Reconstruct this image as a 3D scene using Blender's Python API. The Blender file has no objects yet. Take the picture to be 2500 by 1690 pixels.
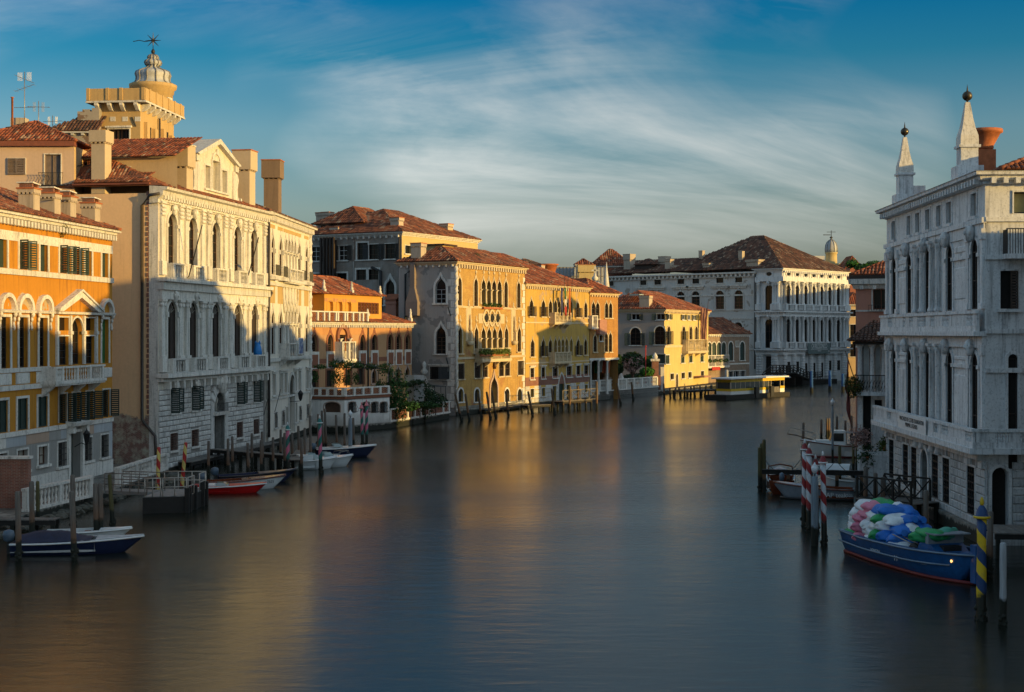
import bpy, bmesh, math, random
from mathutils import Vector, Matrix
random.seed(7)
R = math.radians
S = bpy.context.scene
# ------------------------------------------------------------ camera, sky, sun, exposure
FPX, HC, CX, CY = 3450.0, 11.0, 1250.0, 812.0        # focal length in photo pixels, eye height, horizon
cam = bpy.data.cameras.new('camera'); camo = bpy.data.objects.new('camera', cam)
S.collection.objects.link(camo); S.camera = camo
camo.location = (0, 0, HC); camo.rotation_euler = (R(90), 0, 0)
cam.sensor_width = 36; cam.lens = 36*FPX/2500; cam.shift_y = -33/2500.0
cam.clip_start = .5; cam.clip_end = 20000
SUN_AZ, SUN_EL = 117.0, 6.2                            # degrees clockwise from the view direction, elevation
wd = bpy.data.worlds.new('World'); S.world = wd; wd.use_nodes = True
def build_sky():
    nt = wd.node_tree; N = nt.nodes; L = nt.links; N.clear()
    out = N.new('ShaderNodeOutputWorld'); bg = N.new('ShaderNodeBackground'); L.new(bg.outputs[0], out.inputs[0])
    sky = N.new('ShaderNodeTexSky'); sky.sky_type = 'NISHITA'; sky.sun_disc = False
    sky.sun_elevation = R(SUN_EL); sky.sun_rotation = R(SUN_AZ); sky.altitude = 0
    sky.air_density = 1.0; sky.dust_density = .6; sky.ozone_density = 3.0
    tc = N.new('ShaderNodeTexCoord'); sep = N.new('ShaderNodeSeparateXYZ'); L.new(tc.outputs['Generated'], sep.inputs[0])
    def math_(op, a, b=None, c=None):
        n = N.new('ShaderNodeMath'); n.operation = op
        for i, v in enumerate((a, b, c)):
            if v is None: continue
            if isinstance(v, (int, float)): n.inputs[i].default_value = v
            else: L.new(v, n.inputs[i])
        return n.outputs[0]
    def ramp(v, *st):
        n = N.new('ShaderNodeValToRGB'); L.new(v, n.inputs[0]); e = n.color_ramp.elements
        while len(e) < len(st): e.new(.5)
        for i, (p, c) in enumerate(st): e[i].position = p; e[i].color = (*c, 1) if len(c) == 3 else c
        return n.outputs[0]
    def mix(f, a, b, mode='MIX'):
        n = N.new('ShaderNodeMix'); n.data_type = 'RGBA'; n.blend_type = mode
        for i, v in ((0, f), (6, a), (7, b)):
            if isinstance(v, (int, float)): n.inputs[i].default_value = v
            elif isinstance(v, tuple): n.inputs[i].default_value = (*v, 1)
            else: L.new(v, n.inputs[i])
        return n.outputs[2]
    zc = math_('MAXIMUM', sep.outputs[2], 0.0)
    # polarised blue to the frame top, brightened overhead, unseen, to lift shade (all round)
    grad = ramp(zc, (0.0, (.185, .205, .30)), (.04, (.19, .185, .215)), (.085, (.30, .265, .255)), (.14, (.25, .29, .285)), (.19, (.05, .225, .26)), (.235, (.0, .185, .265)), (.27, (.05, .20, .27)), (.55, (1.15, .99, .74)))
    # a veil of high cirrus drawn out along one direction, over the whole sky
    zz = math_('ADD', zc, .55)
    px = math_('DIVIDE', sep.outputs[0], zz); py = math_('DIVIDE', sep.outputs[1], zz)
    cmb = N.new('ShaderNodeCombineXYZ'); L.new(px, cmb.inputs[0]); L.new(py, cmb.inputs[1])
    def cloud(scale, rot, sc, off, det=7, dist=.6, rough=.55):
        mp = N.new('ShaderNodeMapping'); L.new(cmb.outputs[0], mp.inputs[0])
        mp.inputs['Rotation'].default_value = (0, 0, R(rot)); mp.inputs['Scale'].default_value = sc; mp.inputs['Location'].default_value = off
        n = N.new('ShaderNodeTexNoise'); L.new(mp.outputs[0], n.inputs['Vector'])
        n.inputs['Scale'].default_value = scale; n.inputs['Detail'].default_value = det; n.inputs['Roughness'].default_value = rough; n.inputs['Distortion'].default_value = dist
        return n.outputs[0]
    c1 = cloud(2.7, -38, (.34, 1.2, 1), CLOUD_A, 8, .7, .58); c2 = cloud(7., -62, (.20, 1.0, 1), (9.3, 1.2, 0), 8, 1.0, .62); c3 = cloud(1.5, 0, (1, 1, 1), CLOUD_B, 3, .2)
    m1 = ramp(c1, (.39, (0, 0, 0)), (.63, (1, 1, 1))); m2 = ramp(c2, (.45, (0, 0, 0)), (.72, (1, 1, 1))); m3 = ramp(c3, (.42, (.0, .0, .0)), (.54, (1, 1, 1)))
    cl = math_('MULTIPLY', math_('MINIMUM', math_('ADD', math_('MULTIPLY', m1, .75), math_('MULTIPLY', m2, .35)), .95), m3)
    low = ramp(zc, (.05, (.2, .2, .2)), (.125, (1, 1, 1)))
    cl = math_('MULTIPLY', cl, low)
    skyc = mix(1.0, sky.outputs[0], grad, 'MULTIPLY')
    # clouds take the sky's own brightness, a little warmer and whiter
    bw = N.new('ShaderNodeRGBToBW'); L.new(sky.outputs[0], bw.inputs[0])
    clc = N.new('ShaderNodeVectorMath'); clc.operation = 'SCALE'; clc.inputs[0].default_value = (.96, .93, .87); L.new(bw.outputs[0], clc.inputs['Scale'])
    col = mix(cl, skyc, clc.outputs[0])
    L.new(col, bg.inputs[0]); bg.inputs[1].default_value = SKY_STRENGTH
CLOUD_A = (5.1, 0.7, 0); CLOUD_B = (1.6, 5.2, 0)
SKY_STRENGTH = .15
build_sky()
sd = Vector((math.sin(R(SUN_AZ))*math.cos(R(SUN_EL)), math.cos(R(SUN_AZ))*math.cos(R(SUN_EL)), math.sin(R(SUN_EL))))
sl = bpy.data.lights.new('sun', 'SUN'); so = bpy.data.objects.new('sun', sl); S.collection.objects.link(so)
sl.energy = 1.6; sl.angle = R(.55); sl.color = (1.0, .645, .185)
so.rotation_euler = sd.to_track_quat('Z', 'Y').to_euler(); so.location = sd*400
vs = S.view_settings; vs.view_transform = 'Standard'; vs.look = 'None'; vs.gamma = 1; vs.exposure = 1.82; vs.use_curve_mapping = False

# ------------------------------------------------------------ objects
COL = S.collection
def tag(o, label=None, cat=None, group=None, kind=None):
    for k, v in (('label', label), ('category', cat), ('group', group), ('kind', kind)):
        if v: o[k] = v
    return o
def link(name, data, parent=None, M=None):
    o = bpy.data.objects.new(name, data); COL.objects.link(o)
    if parent is not None: o.parent = parent
    if M is not None: o.matrix_local = M
    return o
def thing(name, label, cat, loc, rz=0, group=None):
    o = link(name, None); o.empty_display_size = .3
    o.location = loc; o.rotation_euler = (0, 0, rz); o['W'] = 0; del o['W']
    return tag(o, label, cat, group)
def wmat(o): return Matrix.Translation(o.location) @ Matrix.Rotation(o.rotation_euler.z, 4, 'Z')
T = lambda x, y, z: Matrix.Translation((x, y, z))
RZ = lambda a: Matrix.Rotation(a, 4, 'Z')
RX = lambda a: Matrix.Rotation(a, 4, 'X')
RY = lambda a: Matrix.Rotation(a, 4, 'Y')
def SC(x, y, z): return Matrix.Diagonal((x, y, z, 1))
class MB:
    def __init__(s): s.v = []; s.f = []; s.sm = []; s.rn = []; s.r = .5
    def add(s, vs, fs, smooth=False, M=None):
        b = len(s.v)
        if M is not None: vs = [M @ Vector(p) for p in vs]
        s.v += [tuple(p) for p in vs]; s.rn += [s.r]*len(vs)
        s.f += [tuple(b+i for i in f) for f in fs]; s.sm += [smooth]*len(fs); return s
    def box(s, x0, x1, y0, y1, z0, z1, M=None, c=0):
        if c: return s.cbox(x0, x1, y0, y1, z0, z1, c, M)
        return s.add([(x0,y0,z0),(x1,y0,z0),(x1,y1,z0),(x0,y1,z0),(x0,y0,z1),(x1,y0,z1),(x1,y1,z1),(x0,y1,z1)],
            [(0,3,2,1),(4,5,6,7),(0,1,5,4),(1,2,6,5),(2,3,7,6),(3,0,4,7)], M=M)
    def cbox(s, x0, x1, y0, y1, z0, z1, c, M=None):       # front (low y) edges chamfered
        return s.add([(x0+c,y0,z0+c),(x1-c,y0,z0+c),(x1-c,y0,z1-c),(x0+c,y0,z1-c),(x0,y0+c,z0),(x1,y0+c,z0),(x1,y0+c,z1),(x0,y0+c,z1),
            (x0,y1,z0),(x1,y1,z0),(x1,y1,z1),(x0,y1,z1)],
            [(0,1,2,3),(0,4,5,1),(1,5,6,2),(2,6,7,3),(3,7,4,0),(4,8,9,5),(5,9,10,6),(6,10,11,7),(7,11,8,4)], M=M)
    def lathe(s, prof, n=12, M=None, cap=True, smooth=True):
        vs = [(r*math.cos(2*math.pi*i/n), r*math.sin(2*math.pi*i/n), z) for r, z in prof for i in range(n)]
        fs = [(j*n+i, j*n+(i+1) % n, (j+1)*n+(i+1) % n, (j+1)*n+i) for j in range(len(prof)-1) for i in range(n)]
        s.add(vs, fs, smooth, M)
        if cap:
            b = len(s.v)-len(vs); m = len(prof)-1
            s.f += [tuple(b+m*n+i for i in range(n)), tuple(b+n-1-i for i in range(n))]; s.sm += [False, False]
        return s
    def tube(s, pts, r, n=6, M=None, cap=True):
        pts = [Vector(p) for p in pts]; vs = []; fs = []; k = len(pts)
        rr = r if isinstance(r, (list, tuple)) else [r]*k
        for j, p in enumerate(pts):
            d = (pts[min(j+1, k-1)]-pts[max(j-1, 0)]).normalized()
            a = Vector((0, 0, 1)) if abs(d.z) < .9 else Vector((1, 0, 0))
            u = d.cross(a).normalized(); w = d.cross(u)
            vs += [p+u*rr[j]*math.cos(2*math.pi*i/n)+w*rr[j]*math.sin(2*math.pi*i/n) for i in range(n)]
        fs = [(j*n+i, j*n+(i+1) % n, (j+1)*n+(i+1) % n, (j+1)*n+i) for j in range(k-1) for i in range(n)]
        if cap: fs += [tuple(range(n))[::-1], tuple((k-1)*n+i for i in range(n))]
        return s.add(vs, fs, n > 4, M)
    def prism(s, poly, y0, y1, M=None):                    # polygon in x,z pushed along y
        n = len(poly); vs = [(x, y0, z) for x, z in poly]+[(x, y1, z) for x, z in poly]
        fs = [tuple(range(n)), tuple(range(2*n-1, n-1, -1))]+[(i, n+i, n+(i+1) % n, (i+1) % n) for i in range(n)]
        return s.add(vs, fs, M=M)
    def hprism(s, poly, z0, z1, M=None):                   # polygon in x,y raised along z
        n = len(poly); vs = [(x, y, z0) for x, y in poly]+[(x, y, z1) for x, y in poly]
        fs = [tuple(range(n-1, -1, -1)), tuple(range(n, 2*n))]+[(i, (i+1) % n, n+(i+1) % n, n+i) for i in range(n)]
        return s.add(vs, fs, M=M)
    def ring(s, x0, x1, y0, y1, prof, close=True):          # a moulding run round a rectangle; prof = (outward, z)
        vs = []
        for o, z in prof: vs += [(x0-o, y0-o, z), (x1+o, y0-o, z), (x1+o, y1+o, z), (x0-o, y1+o, z)]
        fs = [(j*4+i, j*4+(i+1) % 4, (j+1)*4+(i+1) % 4, (j+1)*4+i) for j in range(len(prof)-1) for i in range(4)]
        if close: fs += [tuple((len(prof)-1)*4+i for i in range(4)), (3, 2, 1, 0)]
        return s.add(vs, fs)
    def strip(s, x0, x1, prof):                            # a moulding along x; prof = (y, z) closed polygon
        n = len(prof); vs = [(x0, y, z) for y, z in prof]+[(x1, y, z) for y, z in prof]
        fs = [tuple(range(n)), tuple(range(2*n-1, n-1, -1))]+[(i, n+i, n+(i+1) % n, (i+1) % n) for i in range(n)]
        return s.add(vs, fs)
    def mesh(s, name, mat, rnd=False):
        me = bpy.data.meshes.new(name); me.from_pydata(s.v, [], s.f); me.materials.append(mat)
        me.polygons.foreach_set('use_smooth', s.sm)
        if rnd:
            a = me.attributes.new('rnd', 'FLOAT', 'POINT'); a.data.foreach_set('value', s.rn)
        bm = bmesh.new(); bm.from_mesh(me); bmesh.ops.recalc_face_normals(bm, faces=bm.faces); bm.to_mesh(me); bm.free()
        return me
    def obj(s, name, mat, parent=None, M=None, rnd=False): return link(name, s.mesh(name, mat, rnd), parent, M)
CACHE = {}
def cached(key, fn):
    if key not in CACHE: CACHE[key] = fn()
    return CACHE[key]
def ground(x, y, z=0.0):                                   # the point at height z that photo pixel (x, y) shows
    D = FPX*(HC-z)/(y-CY); return Vector(((x-CX)/FPX*D, D, z))
def atD(x, y, D): return Vector(((x-CX)/FPX*D, D, HC+(CY-y)/FPX*D))
ZOOM = {1:(0,450,.2865),2:(0,880,.331),3:(0,80,.2546),4:(350,320,.2546),5:(350,700,.2674),6:(260,960,.3012),7:(640,480,.2547),8:(740,680,.2547),
 9:(980,560,.3056),10:(1260,600,.2674),11:(1420,560,.28),12:(1700,560,.2801),13:(2060,180,.2928),14:(2060,600,.2546),15:(2060,960,.382),16:(1820,940,.2673)}
def q(k, x, y): a, b, c = ZOOM[k]; return a+x*c, b+y*c

# ------------------------------------------------------------ materials
class NT:
    def __init__(s, name):
        s.m = bpy.data.materials.new(name); s.m.use_nodes = True; s.n = s.m.node_tree.nodes; s.l = s.m.node_tree.links
        s.b = s.n['Principled BSDF']
    def node(s, t, ins={}, **kw):
        n = s.n.new('ShaderNode'+t)
        for k, v in kw.items(): setattr(n, k, v)
        for k, v in ins.items(): s.put(n.inputs[k], v)
        return n
    def put(s, sock, v):
        if hasattr(v, 'links') or isinstance(v, bpy.types.NodeSocket): s.l.new(v, sock)
        elif isinstance(v, tuple) and len(v) == 3 and sock.type == 'RGBA': sock.default_value = (*v, 1)
        else: sock.default_value = v
    def math(s, op, a, b=0.0, c=0.0): return s.node('Math', {0: a, 1: b, 2: c}, operation=op).outputs[0]
    def mix(s, f, a, b, mode='MIX'): return s.node('Mix', {0: f, 6: a, 7: b}, data_type='RGBA', blend_type=mode).outputs[2]
    def ramp(s, v, *st):
        n = s.node('ValToRGB', {0: v}); e = n.color_ramp.elements
        while len(e) < len(st): e.new(.5)
        for i, (p, c) in enumerate(st): e[i].position = p; e[i].color = (*c, 1) if isinstance(c, tuple) else (c, c, c, 1)
        return n.outputs[0]
    def coord(s, sc=(1, 1, 1), rnd=True, world=False):
        if world: v = s.node('NewGeometry').outputs['Position']
        else:
            v = s.node('TexCoord').outputs['Object']
            if rnd:
                r = s.node('ObjectInfo').outputs['Random']
                v = s.node('VectorMath', {0: v, 1: s.node('CombineXYZ', {0: s.math('MULTIPLY', r, 37.), 1: s.math('MULTIPLY', r, 91.), 2: s.math('MULTIPLY', r, 53.)}).outputs[0]}, operation='ADD').outputs[0]
        return s.node('Mapping', {0: v, 'Scale': sc}).outputs[0]
    def noise(s, vec, scale, det=5, rough=.6, dist=0):
        return s.node('TexNoise', {'Vector': vec, 'Scale': scale, 'Detail': det, 'Roughness': rough, 'Distortion': dist}).outputs[0]
    def bump(s, h, st=.3, d=.02): s.l.new(s.node('Bump', {'Height': h, 'Strength': st, 'Distance': d}).outputs[0], s.b.inputs['Normal'])
    def set(s, **k):
        for a, v in k.items(): s.put(s.b.inputs[a.replace('_', ' ')], v)
        return s.m
def worldz(t): return t.node('SeparateXYZ', {0: t.node('NewGeometry').outputs['Position']}).outputs[2]
def plaster(name, col, stain=(.12, .09, .06), amt=.5, patch=None, pamt=.45, low=None, rough=.9, brick=None, bz=0.):
    """weathered render: mottling, rain streaks, patches where it has been repaired or has fallen off"""
    t = NT(name); v = t.coord(rnd=False); c = col
    n1 = t.noise(v, .35, 6, .6, .3); n2 = t.noise(v, 4.5, 4, .65)
    c = t.mix(t.ramp(n1, (.3, 0.), (.75, .42)), col, tuple(x*.62 for x in col))
    c = t.mix(t.ramp(n2, (.35, .0), (.8, .35)), c, tuple(min(1, x*1.22+.01) for x in col))
    st = t.noise(t.coord((1.7, 1.7, .09), rnd=False), 1.6, 7, .7, .2)
    big = t.noise(v, .16, 3, .5)
    f = t.math('MULTIPLY', t.ramp(st, (.50, 0.), (.70, amt)), t.ramp(big, (.38, .25), (.62, 1.)))
    c = t.mix(f, c, stain)
    h = n2
    if patch:
        pn = t.noise(v, .42, 8, .58, .35); pf = t.ramp(pn, (pamt, 0.), (pamt+.012, 1.))
        c = t.mix(pf, c, patch)
    if brick:                                             # bare brick below height bz, with a ragged edge
        bt = t.node('TexBrick', {'Vector': t.node('CombineXYZ', {0: t.node('SeparateXYZ', {0: v}).outputs[0], 1: t.node('SeparateXYZ', {0: v}).outputs[2]}).outputs[0],
            'Scale': 1.0, 'Brick Width': .26, 'Row Height': .075, 'Mortar Size': .012, 'Color1': brick, 'Color2': tuple(x*.55 for x in brick), 'Mortar': (.30, .26, .22)})
        z = t.node('SeparateXYZ', {0: v}).outputs[2]
        e = t.math('ADD', z, t.math('MULTIPLY', t.math('SUBTRACT', t.noise(v, .5, 8, .7), .5), 3.0))
        bf = t.ramp(t.math('SUBTRACT', e, bz), (.0, 1.), (.12, 0.))
        wear = t.noise(v, 1.3, 7, .7); bc = t.mix(t.ramp(wear, (.45, 0.), (.62, .75)), bt.outputs[0], tuple(min(.5, x*.9+.12) for x in col))
        c = t.mix(bf, c, bc)
    if low:                                               # damp stain rising from the water
        z = worldz(t); e = t.math('ADD', z, t.math('MULTIPLY', t.noise(v, .9, 6), 2.2))
        c = t.mix(t.ramp(t.math('MULTIPLY', e, .2), (.25, .75), (.62, 0.)), c, low)
    t.bump(t.math('ADD', n2, t.noise(v, 22, 3)), .25, .015)
    return t.set(Base_Color=c, Roughness=rough)
def brickmat(name, c1, c2, mortar=(.34, .29, .22), wash=None, wamt=.5):
    t = NT(name); v = t.coord(rnd=False); sp = t.node('SeparateXYZ', {0: v})
    uv = t.node('CombineXYZ', {0: t.math('ADD', sp.outputs[0], sp.outputs[1]), 1: sp.outputs[2]}).outputs[0]
    bt = t.node('TexBrick', {'Vector': uv, 'Scale': 1.0, 'Brick Width': .3, 'Row Height': .085, 'Mortar Size': .014, 'Bias': .1, 'Color1': c1, 'Color2': c2, 'Mortar': mortar})
    n = t.noise(v, .8, 7, .65, .3); c = t.mix(t.ramp(n, (.35, 0.), (.7, .55)), bt.outputs[0], tuple(x*.5 for x in c2))
    c = t.mix(t.ramp(t.noise(v, 6, 4, .7), (.4, 0.), (.75, .5)), c, tuple(min(1, x*1.35) for x in c1))
    if wash: c = t.mix(t.ramp(t.noise(v, .33, 7, .62, .4), (wamt, 0.), (wamt+.1, .8)), c, wash)
    st = t.noise(t.coord((1.9, 1.9, .12), rnd=False), 1.5, 6, .7); c = t.mix(t.ramp(st, (.52, 0.), (.72, .5)), c, (.07, .05, .04))
    t.bump(bt.outputs['Fac'], -.35, .02)
    return t.set(Base_Color=c, Roughness=.92)
def stone(name, col=(.62, .60, .56), dark=(.10, .10, .095), amt=.55, vary=.12, streak=True):
    t = NT(name); v = t.coord(); r = t.node('ObjectInfo').outputs['Random']
    c = t.mix(t.ramp(t.noise(v, .9, 6, .65, .3), (.3, 0.), (.75, .5)), col, tuple(x*.68 for x in col))
    c = t.mix(t.math('MULTIPLY', r, vary*3), c, tuple(x*.55 for x in col))
    c = t.mix(t.ramp(t.noise(v, 7, 5, .7), (.52, 0.), (.78, amt)), c, dark)
    if streak: c = t.mix(t.ramp(t.noise(t.coord((2.4, 2.4, .16)), 1.7, 7, .72, .2), (.50, 0.), (.70, amt)), c, dark)
    t.bump(t.math('ADD', t.noise(v, 9, 5, .7), t.noise(v, 40, 2)), .3, .02)
    return t.set(Base_Color=c, Roughness=.82)
def plain(name, col, rough=.6, var=.25, metal=0., scale=3., bump=0., spec=.5, coat=0.):
    t = NT(name); v = t.coord(); c = t.mix(t.ramp(t.noise(v, scale, 5, .65), (.3, 0.), (.75, 1.)), tuple(min(1, x*(1+var*.5)) for x in col), tuple(x*(1-var) for x in col))
    if bump: t.bump(t.noise(v, scale*5, 4, .7), bump, .01)
    t.set(Base_Color=c, Roughness=rough, Metallic=metal, Specular_IOR_Level=spec)
    if coat: t.set(Coat_Weight=coat, Coat_Roughness=.1)
    return t.m
def tilemat(name, a=(.16, .045, .022), b=(.30, .095, .04), d=(.05, .03, .022), lich=.25):
    t = NT(name); r = t.node('Attribute', attribute_name='rnd').outputs['Fac']; v = t.coord(rnd=False)
    c = t.ramp(r, (0., d), (.16, a), (.55, b), (.86, tuple(x*1.25 for x in b)), (1., (.42, .30, .20)))
    c = t.mix(t.ramp(t.noise(v, .5, 6, .65), (.40, 0.), (.72, .75)), c, d)
    c = t.mix(t.ramp(t.noise(v, 5, 4, .7), (.60, 0.), (.75, lich)), c, (.30, .24, .15))
    t.bump(t.noise(v, 18, 3), .3, .02)
    return t.set(Base_Color=c, Roughness=.88)
def weedmix(t, c, v, top=1.0, amp=.9, col=(.010, .012, .007)):
    z = t.math('ADD', worldz(t), t.math('MULTIPLY', t.math('SUBTRACT', t.noise(v, 2.2, 6, .7), .5), amp))
    return t.mix(t.ramp(t.math('DIVIDE', z, top*2), (.44, 1.), (.54, 0.)), c, col)
def polemat(name, col=(.17, .145, .125), rust=True):
    t = NT(name); v = t.coord(); g = t.noise(t.coord((9, 9, .5)), 2.0, 6, .7)
    c = t.mix(t.ramp(g, (.35, 0.), (.7, .8)), col, tuple(x*.35 for x in col))
    if rust:
        z = t.math('ADD', worldz(t), t.math('MULTIPLY', t.noise(v, 1.2, 3), 1.2))
        c = t.mix(t.ramp(t.math('MULTIPLY', z, .2), (.30, .85), (.56, 0.)), c, (.16, .075, .035))
    c = weedmix(t, c, v, 1.0); t.bump(g, .6, .02)
    return t.set(Base_Color=c, Roughness=.85)
def stripemat(name, a, b, pitch=1.5, sgn=1, off=0., weed=1.2):
    t = NT(name); o = t.node('TexCoord').outputs['Object']; sp = t.node('SeparateXYZ', {0: o})
    ang = t.math('DIVIDE', t.math('ARCTAN2', sp.outputs[1], sp.outputs[0]), 2*math.pi*sgn)
    fr = t.math('FRACT', t.math('ADD', t.math('ADD', ang, t.math('DIVIDE', sp.outputs[2], pitch)), 10.+off))
    c = t.mix(t.math('GREATER_THAN', fr, .5), a, b); v = t.coord()
    c = t.mix(t.ramp(t.noise(v, 5, 6, .7), (.5, 0.), (.8, .5)), c, (.12, .10, .09))
    return t.set(Base_Color=weedmix(t, c, v, weed), Roughness=.5)
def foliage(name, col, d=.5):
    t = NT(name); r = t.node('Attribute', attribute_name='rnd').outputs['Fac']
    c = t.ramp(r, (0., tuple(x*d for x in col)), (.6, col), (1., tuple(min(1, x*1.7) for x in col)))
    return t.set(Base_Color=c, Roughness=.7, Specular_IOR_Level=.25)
M = {}
M['glass'] = NT('window_glass').set(Base_Color=(.012, .013, .014), Roughness=.12, Specular_IOR_Level=.22)
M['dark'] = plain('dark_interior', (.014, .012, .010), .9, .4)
M['curtain'] = plain('pale_blind', (.33, .31, .27), .9, .2)
M['istria'] = stone('istrian_stone', (.76, .73, .68), (.10, .095, .085), .72)
M['istria_gold'] = stone('warm_istrian_stone', (.66, .54, .36), (.16, .13, .10), .35)
M['rust'] = stone('rusticated_stone', (.72, .70, .67), (.09, .09, .085), .72, .2)
M['grey_stone'] = stone('grey_weathered_stone', (.50, .51, .53), (.09, .09, .10), .6, .1)
M['quay'] = None
def quaymat():
    t = NT('quay_stone'); v = t.coord(world=True)
    c = t.mix(t.ramp(t.noise(v, .7, 6, .65), (.3, 0.), (.7, 1.)), (.36, .34, .30), (.17, .155, .135))
    bt = t.node('TexBrick', {'Vector': t.node('CombineXYZ', {0: t.math('ADD', t.node('SeparateXYZ', {0: v}).outputs[0], t.node('SeparateXYZ', {0: v}).outputs[1]), 1: t.node('SeparateXYZ', {0: v}).outputs[2]}).outputs[0],
        'Scale': 1., 'Brick Width': 1.3, 'Row Height': .42, 'Mortar Size': .025, 'Color1': (1., 1., 1.), 'Color2': (.72, .72, .72), 'Mortar': (.16, .16, .16)})
    c = t.mix(1., c, bt.outputs[0], 'MULTIPLY'); c = weedmix(t, c, v, .62, .9)
    t.bump(bt.outputs['Fac'], -.5, .04); return t.set(Base_Color=c, Roughness=.8)
M['quay'] = quaymat()
M['pave'] = stone('paving_stone', (.33, .32, .30), (.10, .10, .09), .5, 0, False)
M['tile'] = tilemat('roof_tile'); M['tile_dark'] = tilemat('old_roof_tile', (.10, .045, .03), (.17, .072, .042), (.04, .03, .025), .2)
M['tile_red'] = tilemat('red_roof_tile', (.20, .05, .022), (.36, .10, .04), (.06, .03, .02), .15)
M['ochre'] = plaster('ochre_plaster', (.49, .21, .014), (.10, .035, .010), .95, patch=(.42, .33, .22), pamt=.655)
M['pinkish'] = plaster('pink_grey_plaster', (.80, .53, .30), (.42, .28, .18), .35, brick=(.22, .065, .05), bz=4.3)
M['cream'] = plaster('cream_plaster', (.56, .40, .22), (.25, .18, .12), .35)
M['goldstone'] = plaster('pale_gothic_facing', (.70, .65, .57), (.15, .13, .11), .5)
M['goldwall'] = plaster('ochre_gothic_panel', (.50, .34, .14), (.12, .08, .05), .5)
M['house_orange'] = plaster('orange_buff_plaster', (.46, .26, .13), (.22, .11, .06), .4)
M['house_gold'] = plaster('golden_plaster', (.56, .29, .05), (.25, .12, .04), .3)
M['greywall'] = plaster('grey_rendered_wall', (.30, .275, .25), (.15, .13, .115), .3, patch=(.16, .11, .085), pamt=.52)
M['loredan_side'] = plaster('patched_grey_render', (.36, .33, .305), (.2, .18, .165), .4, patch=(.23, .215, .205), pamt=.54)
M['loredan'] = brickmat('yellow_brick', (.50, .30, .065), (.36, .185, .04), (.44, .32, .15), (.30, .12, .06), .57)
M['yellow'] = plaster('faded_yellow_plaster', (.52, .33, .075), (.11, .07, .035), .85, patch=(.40, .28, .16), pamt=.57)
M['orange_brick'] = brickmat('orange_brick', (.46, .21, .04), (.34, .14, .03), (.42, .28, .12))
M['paleyellow'] = plaster('pale_yellow_plaster', (.60, .46, .18), (.18, .13, .06), .6)
M['housegrey'] = plaster('grey_pink_render', (.34, .29, .26), (.20, .16, .14), .3)
M['brownbrick'] = brickmat('brown_brick', (.30, .20, .13), (.20, .12, .08), (.34, .29, .23))
M['rez_side'] = plaster('pale_blue_grey_render', (.58, .57, .55), (.20, .19, .18), .5, patch=(.35, .31, .27), pamt=.60)
M['salmon'] = plaster('salmon_pink_plaster', (.50, .235, .17), (.22, .09, .06), .3)
M['redwall'] = plaster('red_brown_plaster', (.34, .12, .07), (.16, .06, .04), .3)
M['whitewall'] = plaster('white_painted_wall', (.70, .69, .67), (.25, .22, .19), .55, low=(.16, .13, .11))
M['rightstone'] = plaster('white_stone_facing', (.56, .565, .575), (.14, .14, .15), .6)
M['redbrick'] = brickmat('red_brick', (.27, .085, .05), (.20, .06, .04), (.30, .25, .20))
M['terracotta'] = plain('terracotta', (.42, .13, .05), .85, .35, bump=.3)
M['chim'] = plaster('chimney_render', (.46, .38, .30), (.12, .10, .08), .6)
M['green'] = plain('dark_green_shutter_paint', (.020, .042, .036), .6, .35)
M['greenb'] = plain('green_shutter_paint', (.045, .16, .055), .6, .3)
M['brown'] = plain('brown_wood', (.075, .036, .02), .6, .4)
M['redwood'] = plain('red_brown_joinery', (.22, .07, .035), .6, .3)
M['iron'] = plain('black_iron', (.015, .015, .016), .55, .3)
M['pipe'] = plain('copper_drainpipe', (.055, .045, .04), .5, .4)
M['white'] = plain('white_paint', (.75, .75, .74), .5, .12)
M['lead'] = plain('weathered_lead', (.42, .43, .44), .6, .3, .0)
M['pole'] = polemat('weathered_pile'); M['pole_b'] = polemat('brown_pile', (.13, .085, .045)); M['pole_g'] = polemat('green_brown_pile', (.11, .095, .035), False)
M['wood'] = plain('grey_planks', (.16, .145, .13), .85, .5, scale=2., bump=.4)
M['wood_dark'] = plain('dark_wet_timber', (.014, .012, .010), .75, .5, scale=2., bump=.4)
M['galv'] = plain('galvanised_rail', (.34, .31, .28), .45, .3, .6)
M['m_blue'] = stone('blue_grey_marble', (.44, .47, .50), (.2, .2, .21), .3); M['m_pink'] = stone('pink_marble', (.50, .36, .27), (.25, .19, .15), .3)
M['m_sand'] = stone('sand_marble', (.46, .40, .30), (.2, .18, .15), .4); M['m_grey'] = stone('grey_marble', (.34, .33, .31), (.15, .15, .14), .4)
M['leaf'] = foliage('green_leaves', (.035, .085, .018)); M['leaf_dark'] = foliage('dark_leaves', (.018, .045, .014)); M['leaf_dry'] = foliage('dry_leaves', (.06, .07, .02)); M['leaf_y'] = foliage('yellow_green_leaves', (.11, .15, .025))
M['blossom'] = foliage('pale_pink_blossom', (.36, .24, .22), .5)
M['mortar'] = plain('dark_mortar', (.27, .26, .245), .95, .4); M['rightwarm'] = stone('facing_stone', (.70, .65, .56), (.12, .11, .10), .6, 0); M['rustbar'] = plain('rusty_bars', (.10, .045, .03), .8, .4)
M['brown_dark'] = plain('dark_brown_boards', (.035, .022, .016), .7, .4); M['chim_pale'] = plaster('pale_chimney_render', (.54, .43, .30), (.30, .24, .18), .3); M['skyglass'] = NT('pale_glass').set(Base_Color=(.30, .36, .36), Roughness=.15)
M['grey_brown'] = plain('grey_brown_shutter', (.17, .13, .11), .8, .3); M['pinkish2'] = plaster('warm_pink_plaster', (.58, .42, .31), (.3, .21, .15), .35)
M['tower_wall'] = plaster('tower_plaster', (.50, .34, .15), (.16, .11, .07), .6); M['lead_dark'] = plain('dark_lead_seam', (.22, .21, .20), .6, .3)
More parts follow.
